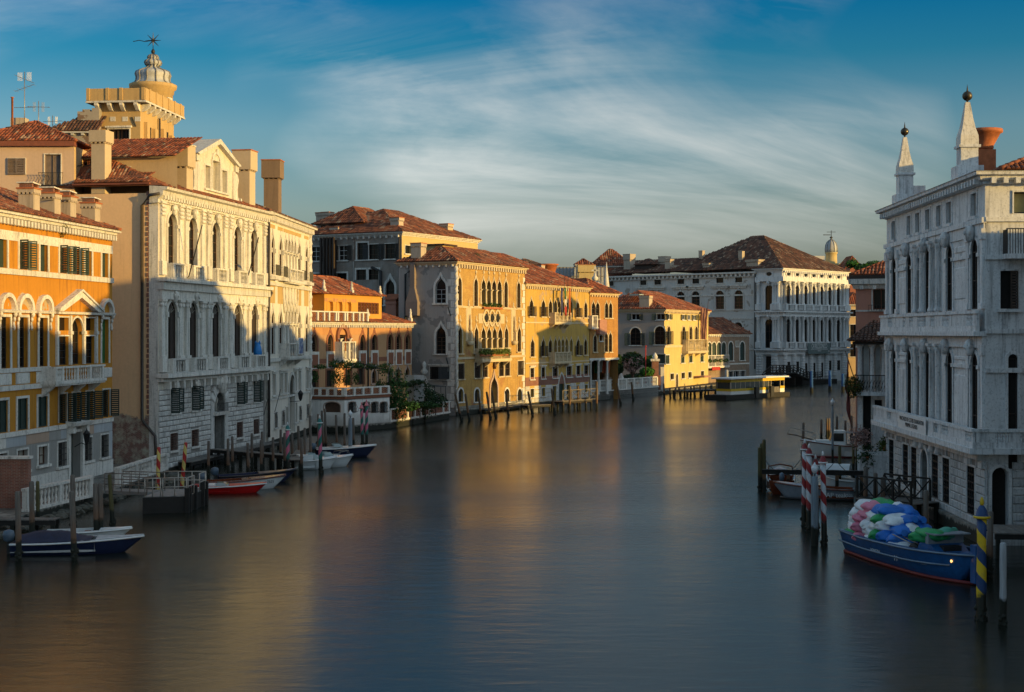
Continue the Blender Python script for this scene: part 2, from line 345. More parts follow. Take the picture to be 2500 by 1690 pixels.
M['chim_dark'] = plaster('stained_chimney', (.22, .15, .10), (.06, .04, .03), .8)
M['redtrim'] = stone('red_brick_trim', (.30, .115, .06), (.10, .05, .035), .4); M['redtrim2'] = stone('terracotta_panel', (.26, .095, .05), (.08, .04, .03), .5); M['pinktrim'] = stone('pink_stone_trim', (.46, .34, .28), (.2, .14, .11), .3)
M['frieze_paint'] = plaster('faded_painted_frieze', (.50, .25, .10), (.24, .08, .03), .9)
M['leaf_ivy'] = foliage('ivy_leaves', (.022, .07, .018))
M['greybrick'] = brickmat('grey_brown_brick', (.30, .245, .205), (.22, .18, .15), (.33, .30, .27), (.31, .29, .27), .52); M['creamlit'] = plaster('warm_cream_render', (.54, .41, .19), (.25, .18, .1), .4)
M['chim_grey'] = plaster('brown_grey_render', (.23, .18, .155), (.13, .10, .09), .3)
M['fl_blue'] = plain('blue_flag', (.03, .04, .14), .8); M['fl_red'] = plain('red_gold_flag', (.38, .09, .02), .8); M['fl_green'] = plain('green_cloth', (.02, .12, .05), .8); M['fl_white'] = plain('white_cloth', (.6, .58, .55), .8); M['fl_rd'] = plain('red_cloth', (.42, .03, .025), .8)
M['pink_awn'] = plain('faded_pink_blind', (.40, .20, .15), .9)
M['par_y'] = plain('yellow_canvas', (.60, .40, .10), .85); M['leaf_g'] = foliage('fresh_leaves', (.035, .12, .015))
M['rezstone'] = stone('white_loggia_stone', (.72, .72, .72), (.14, .14, .145), .5, 0); M['banner'] = plain('banner_cloth', (.13, .17, .17), .8)
M['rightstone2'] = stone('cool_white_stone', (.74, .74, .74), (.10, .10, .105), .75, 0); M['rust_grey'] = stone('grey_ashlar', (.60, .60, .60), (.08, .08, .08), .75, .16); M['bronze'] = plain('dark_bronze', (.07, .06, .045), .45, .3, .7); M['blind_y'] = plain('yellow_blind', (.34, .29, .12), .8)
M['leaf_dry2'] = foliage('olive_leaves', (.05, .06, .012)); M['leaf_y2'] = foliage('fern_leaves', (.08, .11, .02)); M['flag_red'] = plain('dull_red_flag', (.16, .035, .03), .85)
M['netting'] = plain('scaffold_netting', (.36, .38, .42), .9, .15)
M['weed'] = plain('black_weed', (.010, .013, .006), .7, .5)
M['grey_blue'] = polemat('grey_blue_paint', (.22, .27, .32), False); M['opal'] = plain('opal_glass', (.72, .76, .80), .35, .08)
M['st_teal'] = stripemat('teal_pink_stripes', (.012, .14, .12), (.60, .14, .24), 1.25, -1); M['teal'] = plain('teal_paint', (.015, .16, .15), .5); M['pink'] = plain('pink_paint', (.58, .20, .25), .5)
M['st_redy'] = stripemat('red_yellow_stripes', (.38, .015, .012), (.62, .48, .14), 1.05, 1, weed=.6); M['st_redw'] = stripemat('red_white_stripes', (.30, .016, .02), (.60, .64, .68), 1.05, 1, .2, 1.3); M['st_by'] = stripemat('blue_yellow_stripes', (.008, .045, .15), (.70, .46, .01), 1.1, 1, .3, 1.0)
M['redcap'] = plain('red_cap', (.22, .012, .016), .5); M['bluecap'] = plain('blue_cap', (.01, .05, .16), .5); M['yellow_p'] = plain('yellow_paint', (.62, .40, .01), .5)
M['bluepost'] = polemat('blue_paint_post', (.010, .085, .30), False); M['whitepost'] = polemat('pale_paint_post', (.42, .44, .47), False)
M['navy'] = plain('navy_paint', (.012, .02, .06), .35, .3, coat=.3); M['red_p'] = plain('glossy_red_paint', (.52, .012, .012), .35, .2, coat=.15); M['cowl'] = plain('blue_grey_cowling', (.08, .12, .17), .4); M['tarp'] = plain('navy_tarpaulin', (.015, .02, .05), .8, .4, bump=.5); M['cargo'] = plain('cargo_blue_paint', (.010, .085, .25), .4, .35, coat=.2); M['varnish'] = plain('varnished_mahogany', (.16, .035, .012), .25, .4, coat=.5); M['gelcoat'] = plain('white_gelcoat', (.66, .69, .70), .3, .1, coat=.3); M['greyhull'] = plain('grey_hull_paint', (.22, .25, .29), .4, .2); M['bootred'] = plain('red_bottom_paint', (.16, .015, .015), .6)
M['cargo_pale'] = plain('worn_pale_blue', (.16, .22, .30), .6); M['bowlamp'] = NT('lit_bow_lamp').set(Base_Color=(.9, .6, .3), Emission_Color=(1., .45, .12, 1.), Emission_Strength=.8)
M['galv_deck'] = plain('pale_decking', (.24, .23, .22), .8, .3)
M['galv_w'] = plain('pale_tube_rail', (.45, .41, .36), .5, .3, .3)
M['rail_rust'] = plain('rust_brown_rail', (.20, .16, .13), .6, .4)
M['weedstone'] = stone('weedy_stone', (.10, .095, .075), (.008, .010, .006), .9, 0)
M['station_glass'] = NT('station_glass').set(Base_Color=(.05, .055, .05), Roughness=.1)
M['blue_bright'] = plain('bright_blue', (.01, .19, .55), .5)
# ------------------------------------------------------------ building kit
# A building's Empty stands at the left end of its front; local x runs along the front, y goes into the building, z up.
def outline(w, h, kind='rect'):
    a = w/2
    if kind == 'rect': return [(-a, 0), (-a, h), (a, h), (a, 0)]
    pts = [(-a, 0)]
    if kind == 'arch':
        s = h-a; half = [(-a*math.cos(i*math.pi/14), s+a*math.sin(i*math.pi/14)) for i in range(8)]
    elif kind == 'seg':
        s = h-.22*w; half = [(-a*math.cos(i*math.pi/10), s+.22*w*math.sin(i*math.pi/10)) for i in range(6)]
    elif kind == 'point':
        s = h-.95*w; half = [(-a+w*(1-math.cos(i*R(60)/6))*1.0, s+.95*w*math.sin(i*R(60)/6)/math.sin(R(60))) for i in range(7)]
    else:                                                   # Venetian ogee
        s = h-1.25*w; P = [(-a, 0), (-a, .95*w), (-.06*w, .55*w), (0, 1.25*w)]; half = []
        for i in range(9):
            k = i/8; B = [(1-k)**3, 3*k*(1-k)**2, 3*k*k*(1-k), k**3]
            half.append((sum(B[j]*P[j][0] for j in range(4)), s+sum(B[j]*P[j][1] for j in range(4))))
    if half[0][1] > 1e-6: pts += half
    else: pts = half
    return pts+[(-x, z) for x, z in pts[-2::-1]] if abs(pts[-1][0]) < 1e-6 else pts+[(-x, z) for x, z in pts[::-1]]
def offset(pts, d):
    out = []
    for i, p in enumerate(pts):
        a = Vector(pts[max(i-1, 0)]); b = Vector(pts[min(i+1, len(pts)-1)]); c = Vector(p)
        n1 = (c-a).normalized() if i else (b-c).normalized(); n2 = (b-c).normalized() if i < len(pts)-1 else n1
        m = Vector((-(n1.y+n2.y), n1.x+n2.x)); m.normalize(); k = m.dot(Vector((-n1.y, n1.x)))
        out.append(tuple(c+m*d/max(k, .8)))
    return out
def band(mb, pts, outer, y0, y1):
    n = len(pts); vs = []
    for (a, b), (c, d) in zip(pts, outer): vs += [(a, y1, b), (a, y0, b), (c, y0, d), (c, y1, d)]
    fs = []
    for i in range(n-1): fs += [(i*4+j, (i+1)*4+j, (i+1)*4+j+1, i*4+j+1) for j in range(3)]
    fs += [(0, 1, 2, 3), tuple((n-1)*4+j for j in (3, 2, 1, 0))]
    mb.add(vs, fs)
def surround_mesh(w, h, kind, sw, proj, sill, key, hood, mat, depth=.0):
    mb = MB(); o = outline(w, h, kind); band(mb, o, offset(o, sw), -proj, depth)
    if sill: mb.box(-w/2-sw-.1, w/2+sw+.1, -proj-.14, depth+.05, -.17, -.002)
    if kind == 'rect' and hood: mb.box(-w/2-sw-.12, w/2+sw+.12, -proj-.16, .0, h+sw+.002, h+sw+.16)
    if key: mb.box(-.16, .16, -proj-.12, .0, h-.05, h+sw+.22)
    return mb.mesh('window', mat)
def pane_mesh(w, h, kind, mat):
    mb = MB(); o = outline(w, h, kind); mb.add([(x, 0, z) for x, z in o], [tuple(range(len(o)))]); return mb.mesh('pane', mat)
def sash_mesh(w, h, kind, nx, nz, mat, t=.05):
    mb = MB(); o = outline(w, h, kind); band(mb, offset(o, -.07), o, -.05, .03)
    top = h-(w/2 if kind == 'arch' else (1.25*w if kind == 'ogee' else 0))
    for i in range(1, nx): x = -w/2+w*i/nx; mb.box(x-t/2, x+t/2, -.045, .02, 0, top if kind != 'arch' else h-.02)
    for j in range(1, nz+(kind != 'rect')): z = top*j/nz; mb.box(-w/2+.02, w/2-.02, -.04, .015, z-t/2, z+t/2)
    mb.box(-w/2, w/2, -.05, .03, 0, .08)
    return mb.mesh('sash', mat)
def shutter_mesh(w, h, mat):                                # hinge at x = 0, leaf runs to +x
    mb = MB(); t = .05; mb.box(0, w, -.02, .02, 0, .1); mb.box(0, w, -.02, .02, h-.1, h); mb.box(0, .07, -.022, .022, .1, h-.1); mb.box(w-.07, w, -.022, .022, .1, h-.1)
    n = max(5, int(h/.16))
    for i in range(n):
        z = .1+(h-.2)*(i+.5)/n; mb.box(.07, w-.07, -.012, .012, z-.06, z+.035, T(0, 0, z) @ RX(.35) @ T(0, 0, -z))
    return mb.mesh('shutter', mat)
def grille_mesh(w, h, nx, nz, mat, bow=0.):
    mb = MB(); r = .022
    for i in range(nx+1):
        x = -w/2+w*i/nx; mb.tube([(x, -.02, 0), (x, -.02-bow*.3, h*.6), (x, -.02-bow, h*.2), (x, -.02, 0)][:1]+([(x, -.02-bow, h*.15), (x, -.02-bow*.8, h*.4), (x, -.02, h*.8)] if bow else [])+[(x, -.02, h)], r, 4)
    for j in range(nz+1): z = h*j/nz; mb.box(-w/2, w/2, -.03, -.0, z-r, z+r)
    return mb.mesh('grille', mat)
BALP = [(.075, 0), (.075, .05), (.045, .08), (.085, .24), (.05, .42), (.035, .5), (.05, .58), (.085, .76), (.045, .92), (.075, .95), (.075, 1.)]
def baluster_mesh(h, r, mat, n=7):
    return cached(('bal', round(h, 2), round(r, 3), mat.name), lambda: MB().lathe([(a*r/.085, z*h) for a, z in BALP], n).mesh('baluster', mat))
class Fac:
    """a wall plane of a building: pixel lookup, openings, windows"""
    def __init__(s, root, L=0, Mx=None):
        s.root = root; s.M = Mx if Mx is not None else Matrix(); s.W = wmat(root) @ s.M; s.Wi = s.W.inverted(); s.L = L; s.ops = []
    def uz(s, x, y, d=0.0):                                 # photo pixel -> (u, z) on the plane y = d
        o = s.Wi @ Vector((0, 0, HC)); v = s.Wi.to_3x3() @ Vector(((x-CX)/FPX, 1, (CY-y)/FPX)); k = (d-o.y)/v.y
        p = o+v*k; return p.x, p.z
    def U(s, k, x, y, d=0.): return s.uz(*q(k, x, y), d)[0]
    def Z(s, k, x, y, d=0.): return s.uz(*q(k, x, y), d)[1]
    def put(s, name, mesh, u, y, z, parent=None, X=None):
        m = T(u, y, z) if X is None else T(u, y, z) @ X
        return link(name, mesh, parent or s.root, (s.M @ m) if parent is None else m)
    def mbobj(s, mb, name, mat, rnd=False): return mb.obj(name, mat, s.root, s.M, rnd)
    def hole(s, u, z0, z1, w, kind='rect', depth=.3): s.ops.append((u, z0, z1, w, kind, depth))
    def win(s, u, z0, z1, w, kind='rect', sw=.14, proj=.06, sill=True, key=False, hood=False, mat='istria', depth=.3, glass='glass', bars=(2, 3), sash='brown',
            shut=None, sang=(170, 170), grille=None, bow=0., name='window', hole=True, gmat='iron'):
        h = round(z1-z0, 2); w = round(w, 2); m = M[mat]
        if hole: s.hole(u, z0, z0+h, w, kind, depth+.02)
        me = cached(('sur', w, h, kind, sw, proj, sill, key, hood, mat), lambda: surround_mesh(w, h, kind, sw, proj, sill, key, hood, m))
        o = s.put(name, me, u, 0, z0)
        if glass: s.put('pane', cached(('pane', w, h, kind, glass), lambda: pane_mesh(w, h, kind, M[glass])), 0, depth, 0, o)
        if bars: s.put('sash', cached(('sash', w, h, kind, bars, sash), lambda: sash_mesh(w, h, kind, bars[0], bars[1], M[sash])), 0, depth-.03, 0, o)
        if shut:
            sh = h-(w*.5 if kind == 'arch' else w*1.1 if kind == 'ogee' else 0)
            me = cached(('shut', w, sh, shut), lambda: shutter_mesh(w/2, sh, M[shut]))
            if sang[0] is not None: s.put('shutter', me, -w/2, -proj-.035, 0, o, RZ(-R(sang[0])))
            if sang[1] is not None: s.put('shutter', me, w/2, -proj-.035, 0, o, RZ(R(180+sang[1])))
        if grille: s.put('grille', cached(('gr', w, h, grille, bow, gmat), lambda: grille_mesh(w, h, grille[0], grille[1], M[gmat], bow)), 0, -.04, 0, o)
        return o
    def wall(s, u0, u1, z0, z1, mat, name='wall', y=0.0, top=None):
        """grid wall with real openings, arch heads and reveals"""
        us = sorted({round(a, 4) for o in s.ops for a in (o[0]-o[3]/2, o[0]+o[3]/2) if u0 < a < u1} | {u0, u1})
        zs = sorted({round(a, 4) for o in s.ops for a in (o[1], o[2]) if z0 < a < z1} | {z0, z1})
        mb = MB(); idx = {}
        def vi(i, j):
            if (i, j) not in idx: idx[i, j] = len(mb.v); mb.v.append((us[i], y, zs[j])); mb.rn.append(.5)
            return idx[i, j]
        for i in range(len(us)-1):
            for j in range(len(zs)-1):
                cu = (us[i]+us[i+1])/2; cz = (zs[j]+zs[j+1])/2
                if any(abs(cu-o[0]) < o[3]/2 and o[1] < cz < o[2] for o in s.ops): continue
                mb.f.append((vi(i, j), vi(i+1, j), vi(i+1, j+1), vi(i, j+1))); mb.sm.append(False)
        for (u, a, b, w, k, d) in s.ops:
            o = [(u+x, a+z) for x, z in outline(w, b-a, k)]; n = len(o)
            mb.add([(x, y, z) for x, z in o]+[(x, y+d, z) for x, z in o], [(i, i+1, n+i+1, n+i) for i in range(n-1)]+[(n-1, 0, n, 2*n-1)])
            if k != 'rect':
                h = n//2; L_ = [p for p in o[:h+1] if p[1] > a+1e-4]; R_ = [p for p in o[h:] if p[1] > a+1e-4]
                for c, P in (((u-w/2, b), L_), ((u+w/2, b), R_)):
                    for p, r in zip(P, P[1:]):
                        if (Vector(p)-Vector(c)).cross(Vector(r)-Vector(c)): mb.add([(c[0], y, c[1]), (p[0], y, p[1]), (r[0], y, r[1])], [(0, 1, 2)])
        return mb.obj(name, M[mat] if isinstance(mat, str) else mat, s.root, s.M)
    def strip(s, u0, u1, z0, z1, out, mat='istria', name='string_course', y=0.):
        return s.mbobj(MB().box(u0, u1, y-out, y+.05, z0, z1), name, M[mat])
    def balcony(s, u0, u1, z0, h, out, nb, mat='istria', piers=(), slab=.22, y=0., ends=True, brackets=0, name='balcony', pw=.26, rb=.07, bh=.9):
        """slab with rail, piers and separate balusters; nb balusters in each bay between piers"""
        m = M[mat]; r = .075; mb = MB().box(u0-.1, u1+.1, y-out-.14, y+.02, z0-slab, z0); mb.box(u0-.03, u1+.03, y-out-.06, y+.02, z0-slab-.12, z0-slab)
        for i in range(brackets):
            u = u0+.3+(u1-u0-.6)*i/max(1, brackets-1); mb.add([(u-.14, y+.02, z0-slab-.12), (u-.14, y-out*.85, z0-slab-.12), (u-.14, y-out*.7, z0-slab-.3), (u-.14, y+.02, z0-slab-.85),
                (u+.14, y+.02, z0-slab-.12), (u+.14, y-out*.85, z0-slab-.12), (u+.14, y-out*.7, z0-slab-.3), (u+.14, y+.02, z0-slab-.85)], [(0,1,2,3),(7,6,5,4),(1,5,6,2),(2,6,7,3),(0,4,5,1)])
        b = s.mbobj(mb, name, m)
        P = sorted(piers) or [u0+pw/2, u1-pw/2]
        yc = y-out+.05
        link('rail', MB().box(u0, u1, yc-.14, yc+.14, z0+h-.13, z0+h).mesh('rail', m), b)
        pm = cached(('pier', mat, pw, round(h, 2)), lambda: MB().box(-pw/2, pw/2, -.12, .12, 0, h-.132).mesh('pier', m))
        for u in P: link('pier', pm, b, T(u, yc, z0+.002))
        bm = baluster_mesh(h-.135, rb, m)
        for a, c in zip(P, P[1:]):
            k = nb if isinstance(nb, int) else max(1, int((c-a-pw)/nb))
            for i in range(k): link('baluster', bm, b, T(a+pw/2+(c-a-pw)*(i+.5)/k, yc, z0))
        if ends and out > .5:
            for u in (u0+.12, u1-.12): link('end_panel', MB().box(u-.1, u+.1, yc+.142, y-.002, z0, z0+h-.02).mesh('end_panel', m), b)
        return b
def building(name, label, cat, A, B, z=0., group=None):
    A = Vector((A[0], A[1])); B = Vector((B[0], B[1])); d = B-A
    o = thing(name, label, cat, (A.x, A.y, z), math.atan2(d.y, d.x), group); return o, Fac(o, d.length)
def leftside(root, depth): return Fac(root, depth, T(0, depth, 0) @ RZ(-R(90)))
def rightside(root, L, depth): return Fac(root, depth, T(L, 0, 0) @ RZ(R(90)))
def backwalls(root, L, depth, z0, z1, mat, left=True, right=True, back=True):
    for flag, x0, x1, y0, y1 in ((left, 0, .3, .02, depth), (right, L-.3, L, .02, depth), (back, .3, L-.3, depth-.3, depth)):
        if flag: MB().box(x0, x1, y0, y1, z0, z1-.01).obj('rear_wall', M[mat], root)
def in_poly(p, poly):
    c = False; n = len(poly)
    for i in range(n):
        a, b = poly[i], poly[(i+1) % n]
        if (a[1] > p[1]) != (b[1] > p[1]) and p[0] < (b[0]-a[0])*(p[1]-a[1])/(b[1]-a[1])+a[0]: c = not c
    return c
def tiles(mb, face, sp=.24, cl=.42, rr=None):
    """rows of barrel tiles on one planar roof slope; face = corners with the eave edge first"""
    P = [Vector(p) for p in face]; e = (P[1]-P[0]); e.z = 0; e.normalize()
    n = (P[1]-P[0]).cross(P[2]-P[0]).normalized()
    if n.z < 0: n = -n
    up = n.cross(e).normalized()
    if up.z < 0: up = -up
    o = P[0]; uv = [((p-o).dot(e), (p-o).dot(up)) for p in P]
    x0 = min(a for a, b in uv); x1 = max(a for a, b in uv); y1 = max(b for a, b in uv); r = rr or sp*.40
    cs = [(math.cos(k*math.pi/4)*r, math.sin(k*math.pi/4)*r) for k in range(5)]
    j = 0
    while j*cl < y1:
        i = 0
        while x0+(i+.5)*sp < x1:
            x = x0+(i+.5)*sp+random.uniform(-.02, .02); ya = j*cl-.04; yb = (j+1)*cl+.03; i += 1
            if not in_poly((x, ya+cl*.5), uv): continue
            mb.r = random.random(); sk = random.uniform(-.025, .025); vs = []
            for yy, k, lift in ((ya, 1.08, .045), (yb, .86, .012)):
                for c, h in cs: vs.append(o+e*(x+c*k+(sk if yy == yb else 0))+up*yy+n*(h*k*.8+lift+.01))
            mb.add(vs, [(a, a+1, a+6, a+5) for a in range(4)]+[(4, 3, 2, 1, 0)])
        j += 1
def hip(root, x0, x1, y0, y1, z, rise, mat='tile', ov=.45, sp=.3, cl=.5, ridge=None, name='roof', slopes='flrb', axis=None):
    """hipped roof over a rectangle with modelled tiles; returns a function giving roof height"""
    a0, a1, b0, b1 = x0-ov, x1+ov, y0-ov, y1+ov; w, d = a1-a0, b1-b0
    k = min(w, d)/2 if ridge is None else ridge
    if (axis or ('x' if w >= d else 'y')) == 'x': p, r_ = (a0+k, (b0+b1)/2, z+rise), (a1-k, (b0+b1)/2, z+rise)
    else: p, r_ = ((a0+a1)/2, b0+k, z+rise), ((a0+a1)/2, b1-k, z+rise)
    c = [(a0, b0, z), (a1, b0, z), (a1, b1, z), (a0, b1, z)]
    if (axis or ('x' if w >= d else 'y')) == 'x': F = {'f': [c[0], c[1], r_, p], 'r': [c[1], c[2], r_], 'b': [c[2], c[3], p, r_], 'l': [c[3], c[0], p]}
    else: F = {'f': [c[0], c[1], p], 'r': [c[1], c[2], r_, p], 'b': [c[2], c[3], r_], 'l': [c[3], c[0], p, r_]}
    mb = MB(); mb.add(c+[p, r_], [(0, 3, 2, 1)]); vs = c+[p, r_]
    for f in F.values():
        mb.add(f, [tuple(range(len(f)))])
    o = mb.obj(name, M[mat], root, None, True)
    tb = MB()
    for s in slopes: tiles(tb, F[s], sp, cl)
    for a, b in ((c[0], p), (c[1], p if F['f'][2] is p and len(F['f']) == 3 else r_), (p, r_)):     # ridge and hip tiles
        a, b = Vector(a), Vector(b); n = max(1, int((b-a).length/.5))
        for i in range(n):
            tb.r = random.random(); tb.tube([a.lerp(b, i/n)+Vector((0, 0, .06)), a.lerp(b, (i+1)/n+.01)+Vector((0, 0, .03))], [.15, .12], 6)
    t = tb.obj('roof_tiles', M[mat], o, None, True); t['kind'] = 'stuff'
    return o
CORN = [(0, -.62), (.10, -.60), (.10, -.46), (.30, -.40), (.34, -.22), (.58, -.18), (.60, -.04), (.66, 0), (.2, .03)]
def cornice(root, L, depth, z, k=1.0, mat='istria', x0=0., y0=0.):
    MB().ring(x0, L, y0, depth, [(o*k, z+h*k) for o, h in CORN]).obj('cornice', M[mat], root)
def dentils(fac, u0, u1, z0, z1, out, w, step, mat='istria', y=0., single=False, name='dentils'):
    n = int((u1-u0)/step)
    if single:
        me = cached(('den', w, out, round(z1-z0, 2), mat), lambda: MB().box(-w/2, w/2, -out, .02, 0, z1-z0).mesh('bracket', M[mat]))
        for i in range(n): fac.put('bracket', me, u0+(i+.5)*(u1-u0)/n, y, z0)
    else:
        mb = MB()
        for i in range(n): u = u0+(i+.5)*(u1-u0)/n; mb.box(u-w/2, u+w/2, y-out, y+.02, z0, z1)
        fac.mbobj(mb, name, M[mat])['kind'] = 'stuff'
def chimney(root, x, y, z0, z1, w, d=None, kind='block', mat='chim', hw=1.35, hh=None, cap='tile', rz=0.):
    d = d or w; X = T(x, y, 0) @ RZ(rz); mb = MB()
    if kind == 'bell':
        mb.box(-w/2, w/2, -d/2, d/2, z0, z1-(hh or 1.6), X); o = mb.obj('chimney', M[mat], root)
        h = hh or 1.6; b = MB().lathe([(w*.42, z1-h), (w*.52, z1-h+.12), (w*.5, z1-h+.25), (w*.85, z1-.25), (w*.97, z1-.2), (w*.97, z1), (w*.8, z1), (w*.7, z1-.3)], 14, X)
        b.obj('chimney_pot', M['terracotta'], o); return o
    h = hh or w*1.1
    mb.box(-w/2, w/2, -d/2, d/2, z0, z1-h, X)
    mb.box(-w/2*hw, w/2*hw, -d/2*hw, d/2*hw, z1-h+.12, z1, X)
    for i in range(4):
        for s in (-1, 1):
            a = -w/2*hw+w*hw*(i+.5)/4; b = -d/2*hw+d*hw*(i+.5)/4
            mb.box(a-.07, a+.07, s*d/2-(0 if s > 0 else .09), s*d/2+(.09 if s > 0 else 0), z1-h, z1-h+.118, X); mb.box(s*w/2-(0 if s > 0 else .09), s*w/2+(.09 if s > 0 else 0), b-.07, b+.07, z1-h, z1-h+.118, X)
    o = mb.obj('chimney', M[mat], root)
    if cap: MB().box(-w/2*hw-.06, w/2*hw+.06, -d/2*hw-.06, d/2*hw+.06, z1, z1+.1, X).obj('chimney_cap', M['terracotta' if cap == 'tile' else cap], o)
    return o
def chimney_at(fac, k, x0, x1, ytop, ybot, y, **kw):        # measured on the plane y = const of a front
    u0 = fac.U(k, x0, ytop, y); u1 = fac.U(k, x1, ytop, y); return u0, u1
def column(fac, u, y, z0, z1, r, mat='istria', parent=None, cap=.5, n=10, cor=False, base=True):
    def mk():
        h = z1-z0; p = [(r*1.3, 0), (r*1.35, .1), (r*1.1, .22), (r, .3)] if base else [(r, 0)]
        p += [(r*.97, h*.4), (r*.85, h-cap), (r*1.0, h-cap+.05), (r*.85, h-cap+.08), (r*1.05, h-cap*.6), (r*1.45, h-cap*.25)]
        mb = MB().lathe(p, n); mb.box(-r*1.5, r*1.5, -r*1.5, r*1.5, h-cap*.25, h)
        if cor:
            for a in range(8):
                A = a*math.pi/4; mb.lathe([(r*.1, 0), (r*.3, cap*.25), (r*.18, cap*.45)], 5, T(math.cos(A)*r*1.15, math.sin(A)*r*1.15, h-cap+(.02 if a % 2 else cap*.28)))
        return mb.mesh('column', M[mat])
    me = cached(('col', round(z1-z0, 2), r, mat, cap, n, cor, base), mk)
    return fac.put('column', me, u, y, z0, parent)
def blocks(fac, u0, u1, z0, z1, ch, bw, out, mat, avoid=(), name='stone_block', gap=.075, jit=.03, y=0.):
    """coursed ashlar: every block its own object on shared meshes"""
    nz = max(1, round((z1-z0)/ch)); ch = (z1-z0)/nz; cnt = 0
    for j in range(nz):
        za = z0+j*ch; zb = za+ch; segs = [(u0, u1)]
        for (a, b, c, d) in avoid:
            if c < zb-.02 and d > za+.02:
                ns = []
                for s in segs:
                    if b <= s[0] or a >= s[1]: ns.append(s)
                    else:
                        if a > s[0]: ns.append((s[0], a))
                        if b < s[1]: ns.append((b, s[1]))
                segs = ns
        for (a, b) in segs:
            n = max(1, round((b-a)/bw)); cuts = [a+(b-a)*i/n for i in range(n+1)]
            if j % 2 and n > 1: cuts = [a]+[c-(b-a)/n*.5 for c in cuts[1:]]+[b]
            for c, d in zip(cuts, cuts[1:]):
                w = round((d-c)-gap, 1) if d-c > .35 else round(d-c-gap, 2)
                if w <= .05: continue
                w = min(w, d-c-.01)
                me = cached(('blk', round(w, 2), round(ch, 3), out, mat, gap), lambda: MB().cbox(-w/2, w/2, -out, .03, gap/2, ch-gap/2, min(.045, out*.8)).mesh('stone_block', M[mat]))
                fac.put(name, me, (c+d)/2, y+random.uniform(0, jit), za); cnt += 1
    return cnt
def profile_box(root, pts, z0, z1, name, mat): return MB().hprism(pts, z0, z1).obj(name, M[mat], root)
def drainpipe(fac, pts, r=.07, name='drainpipe', mat='pipe'): return fac.mbobj(MB().tube(pts, r, 7), name, M[mat])
def head_mesh(mat): # carved mask keystone
    return cached(('mask', mat), lambda: MB().lathe([(.05, -.38), (.16, -.3), (.2, -.1), (.24, .05), (.22, .22), (.12, .34), (.02, .38)], 8).lathe([(.02, -.08), (.07, 0), (.03, .1)], 5, T(0, -.22, 0)).lathe([(.05, -.1), (.09, .05), (.04, .16)], 5, T(-.2, -.04, .05)).lathe([(.05, -.1), (.09, .05), (.04, .16)], 5, T(.2, -.04, .05)).mesh('carved_mask', M[mat]))
# ------------------------------------------------------------ water and quays
def watermat():
    t = NT('canal_water_surface'); v = t.node('NewGeometry').outputs['Position']
    n1 = t.noise(t.node('Mapping', {0: v, 'Scale': (.55, 1.5, 1)}).outputs[0], .9, 4, .55, .4)
    n2 = t.noise(t.node('Mapping', {0: v, 'Scale': (.07, .22, 1)}).outputs[0], 1., 3, .5, .6)
    t.bump(t.math('ADD', t.math('MULTIPLY', n1, .8), n2), .3, .10)
    r = t.ramp(t.noise(t.node('Mapping', {0: v, 'Scale': (.02, .05, 1)}).outputs[0], 1., 3, .5), (.3, .17), (.7, .27))
    return t.set(Base_Color=(.012, .014, .010), Roughness=r, IOR=1.33, Specular_IOR_Level=.36)
MB().add([(-6000, -600, 0), (6000, -600, 0), (6000, 9000, 0), (-6000, 9000, 0)], [(0, 1, 2, 3)]).obj('canal_water', watermat())['kind'] = 'structure'
def quay(pts, z, name='quay'):
    o = MB().hprism(pts, -2., z).obj(name, M['quay']); o['kind'] = 'structure'; return o
quay([(-70, 40), (-30, 40), (-28.6, 72), (-26.3, 92), (-25.9, 106.6), (-27.7, 110.95), (-70, 111)], .66, 'quay')
def steps(p0, p1, n, depth, z1, name):                      # shallow water steps in front of a quay edge
    a, b = Vector(p0), Vector(p1); d = (b-a); L = d.length; o = link(name, None); o.location = (a.x, a.y, 0); o.rotation_euler = (0, 0, math.atan2(d.y, d.x)); o['kind'] = 'structure'
    for i in range(n): MB().box(0, L, -depth*(i+1)/n, .2, -1.5, z1*(1-(i+1)/(n+1))).obj('step', M['quay'], o)
    return o

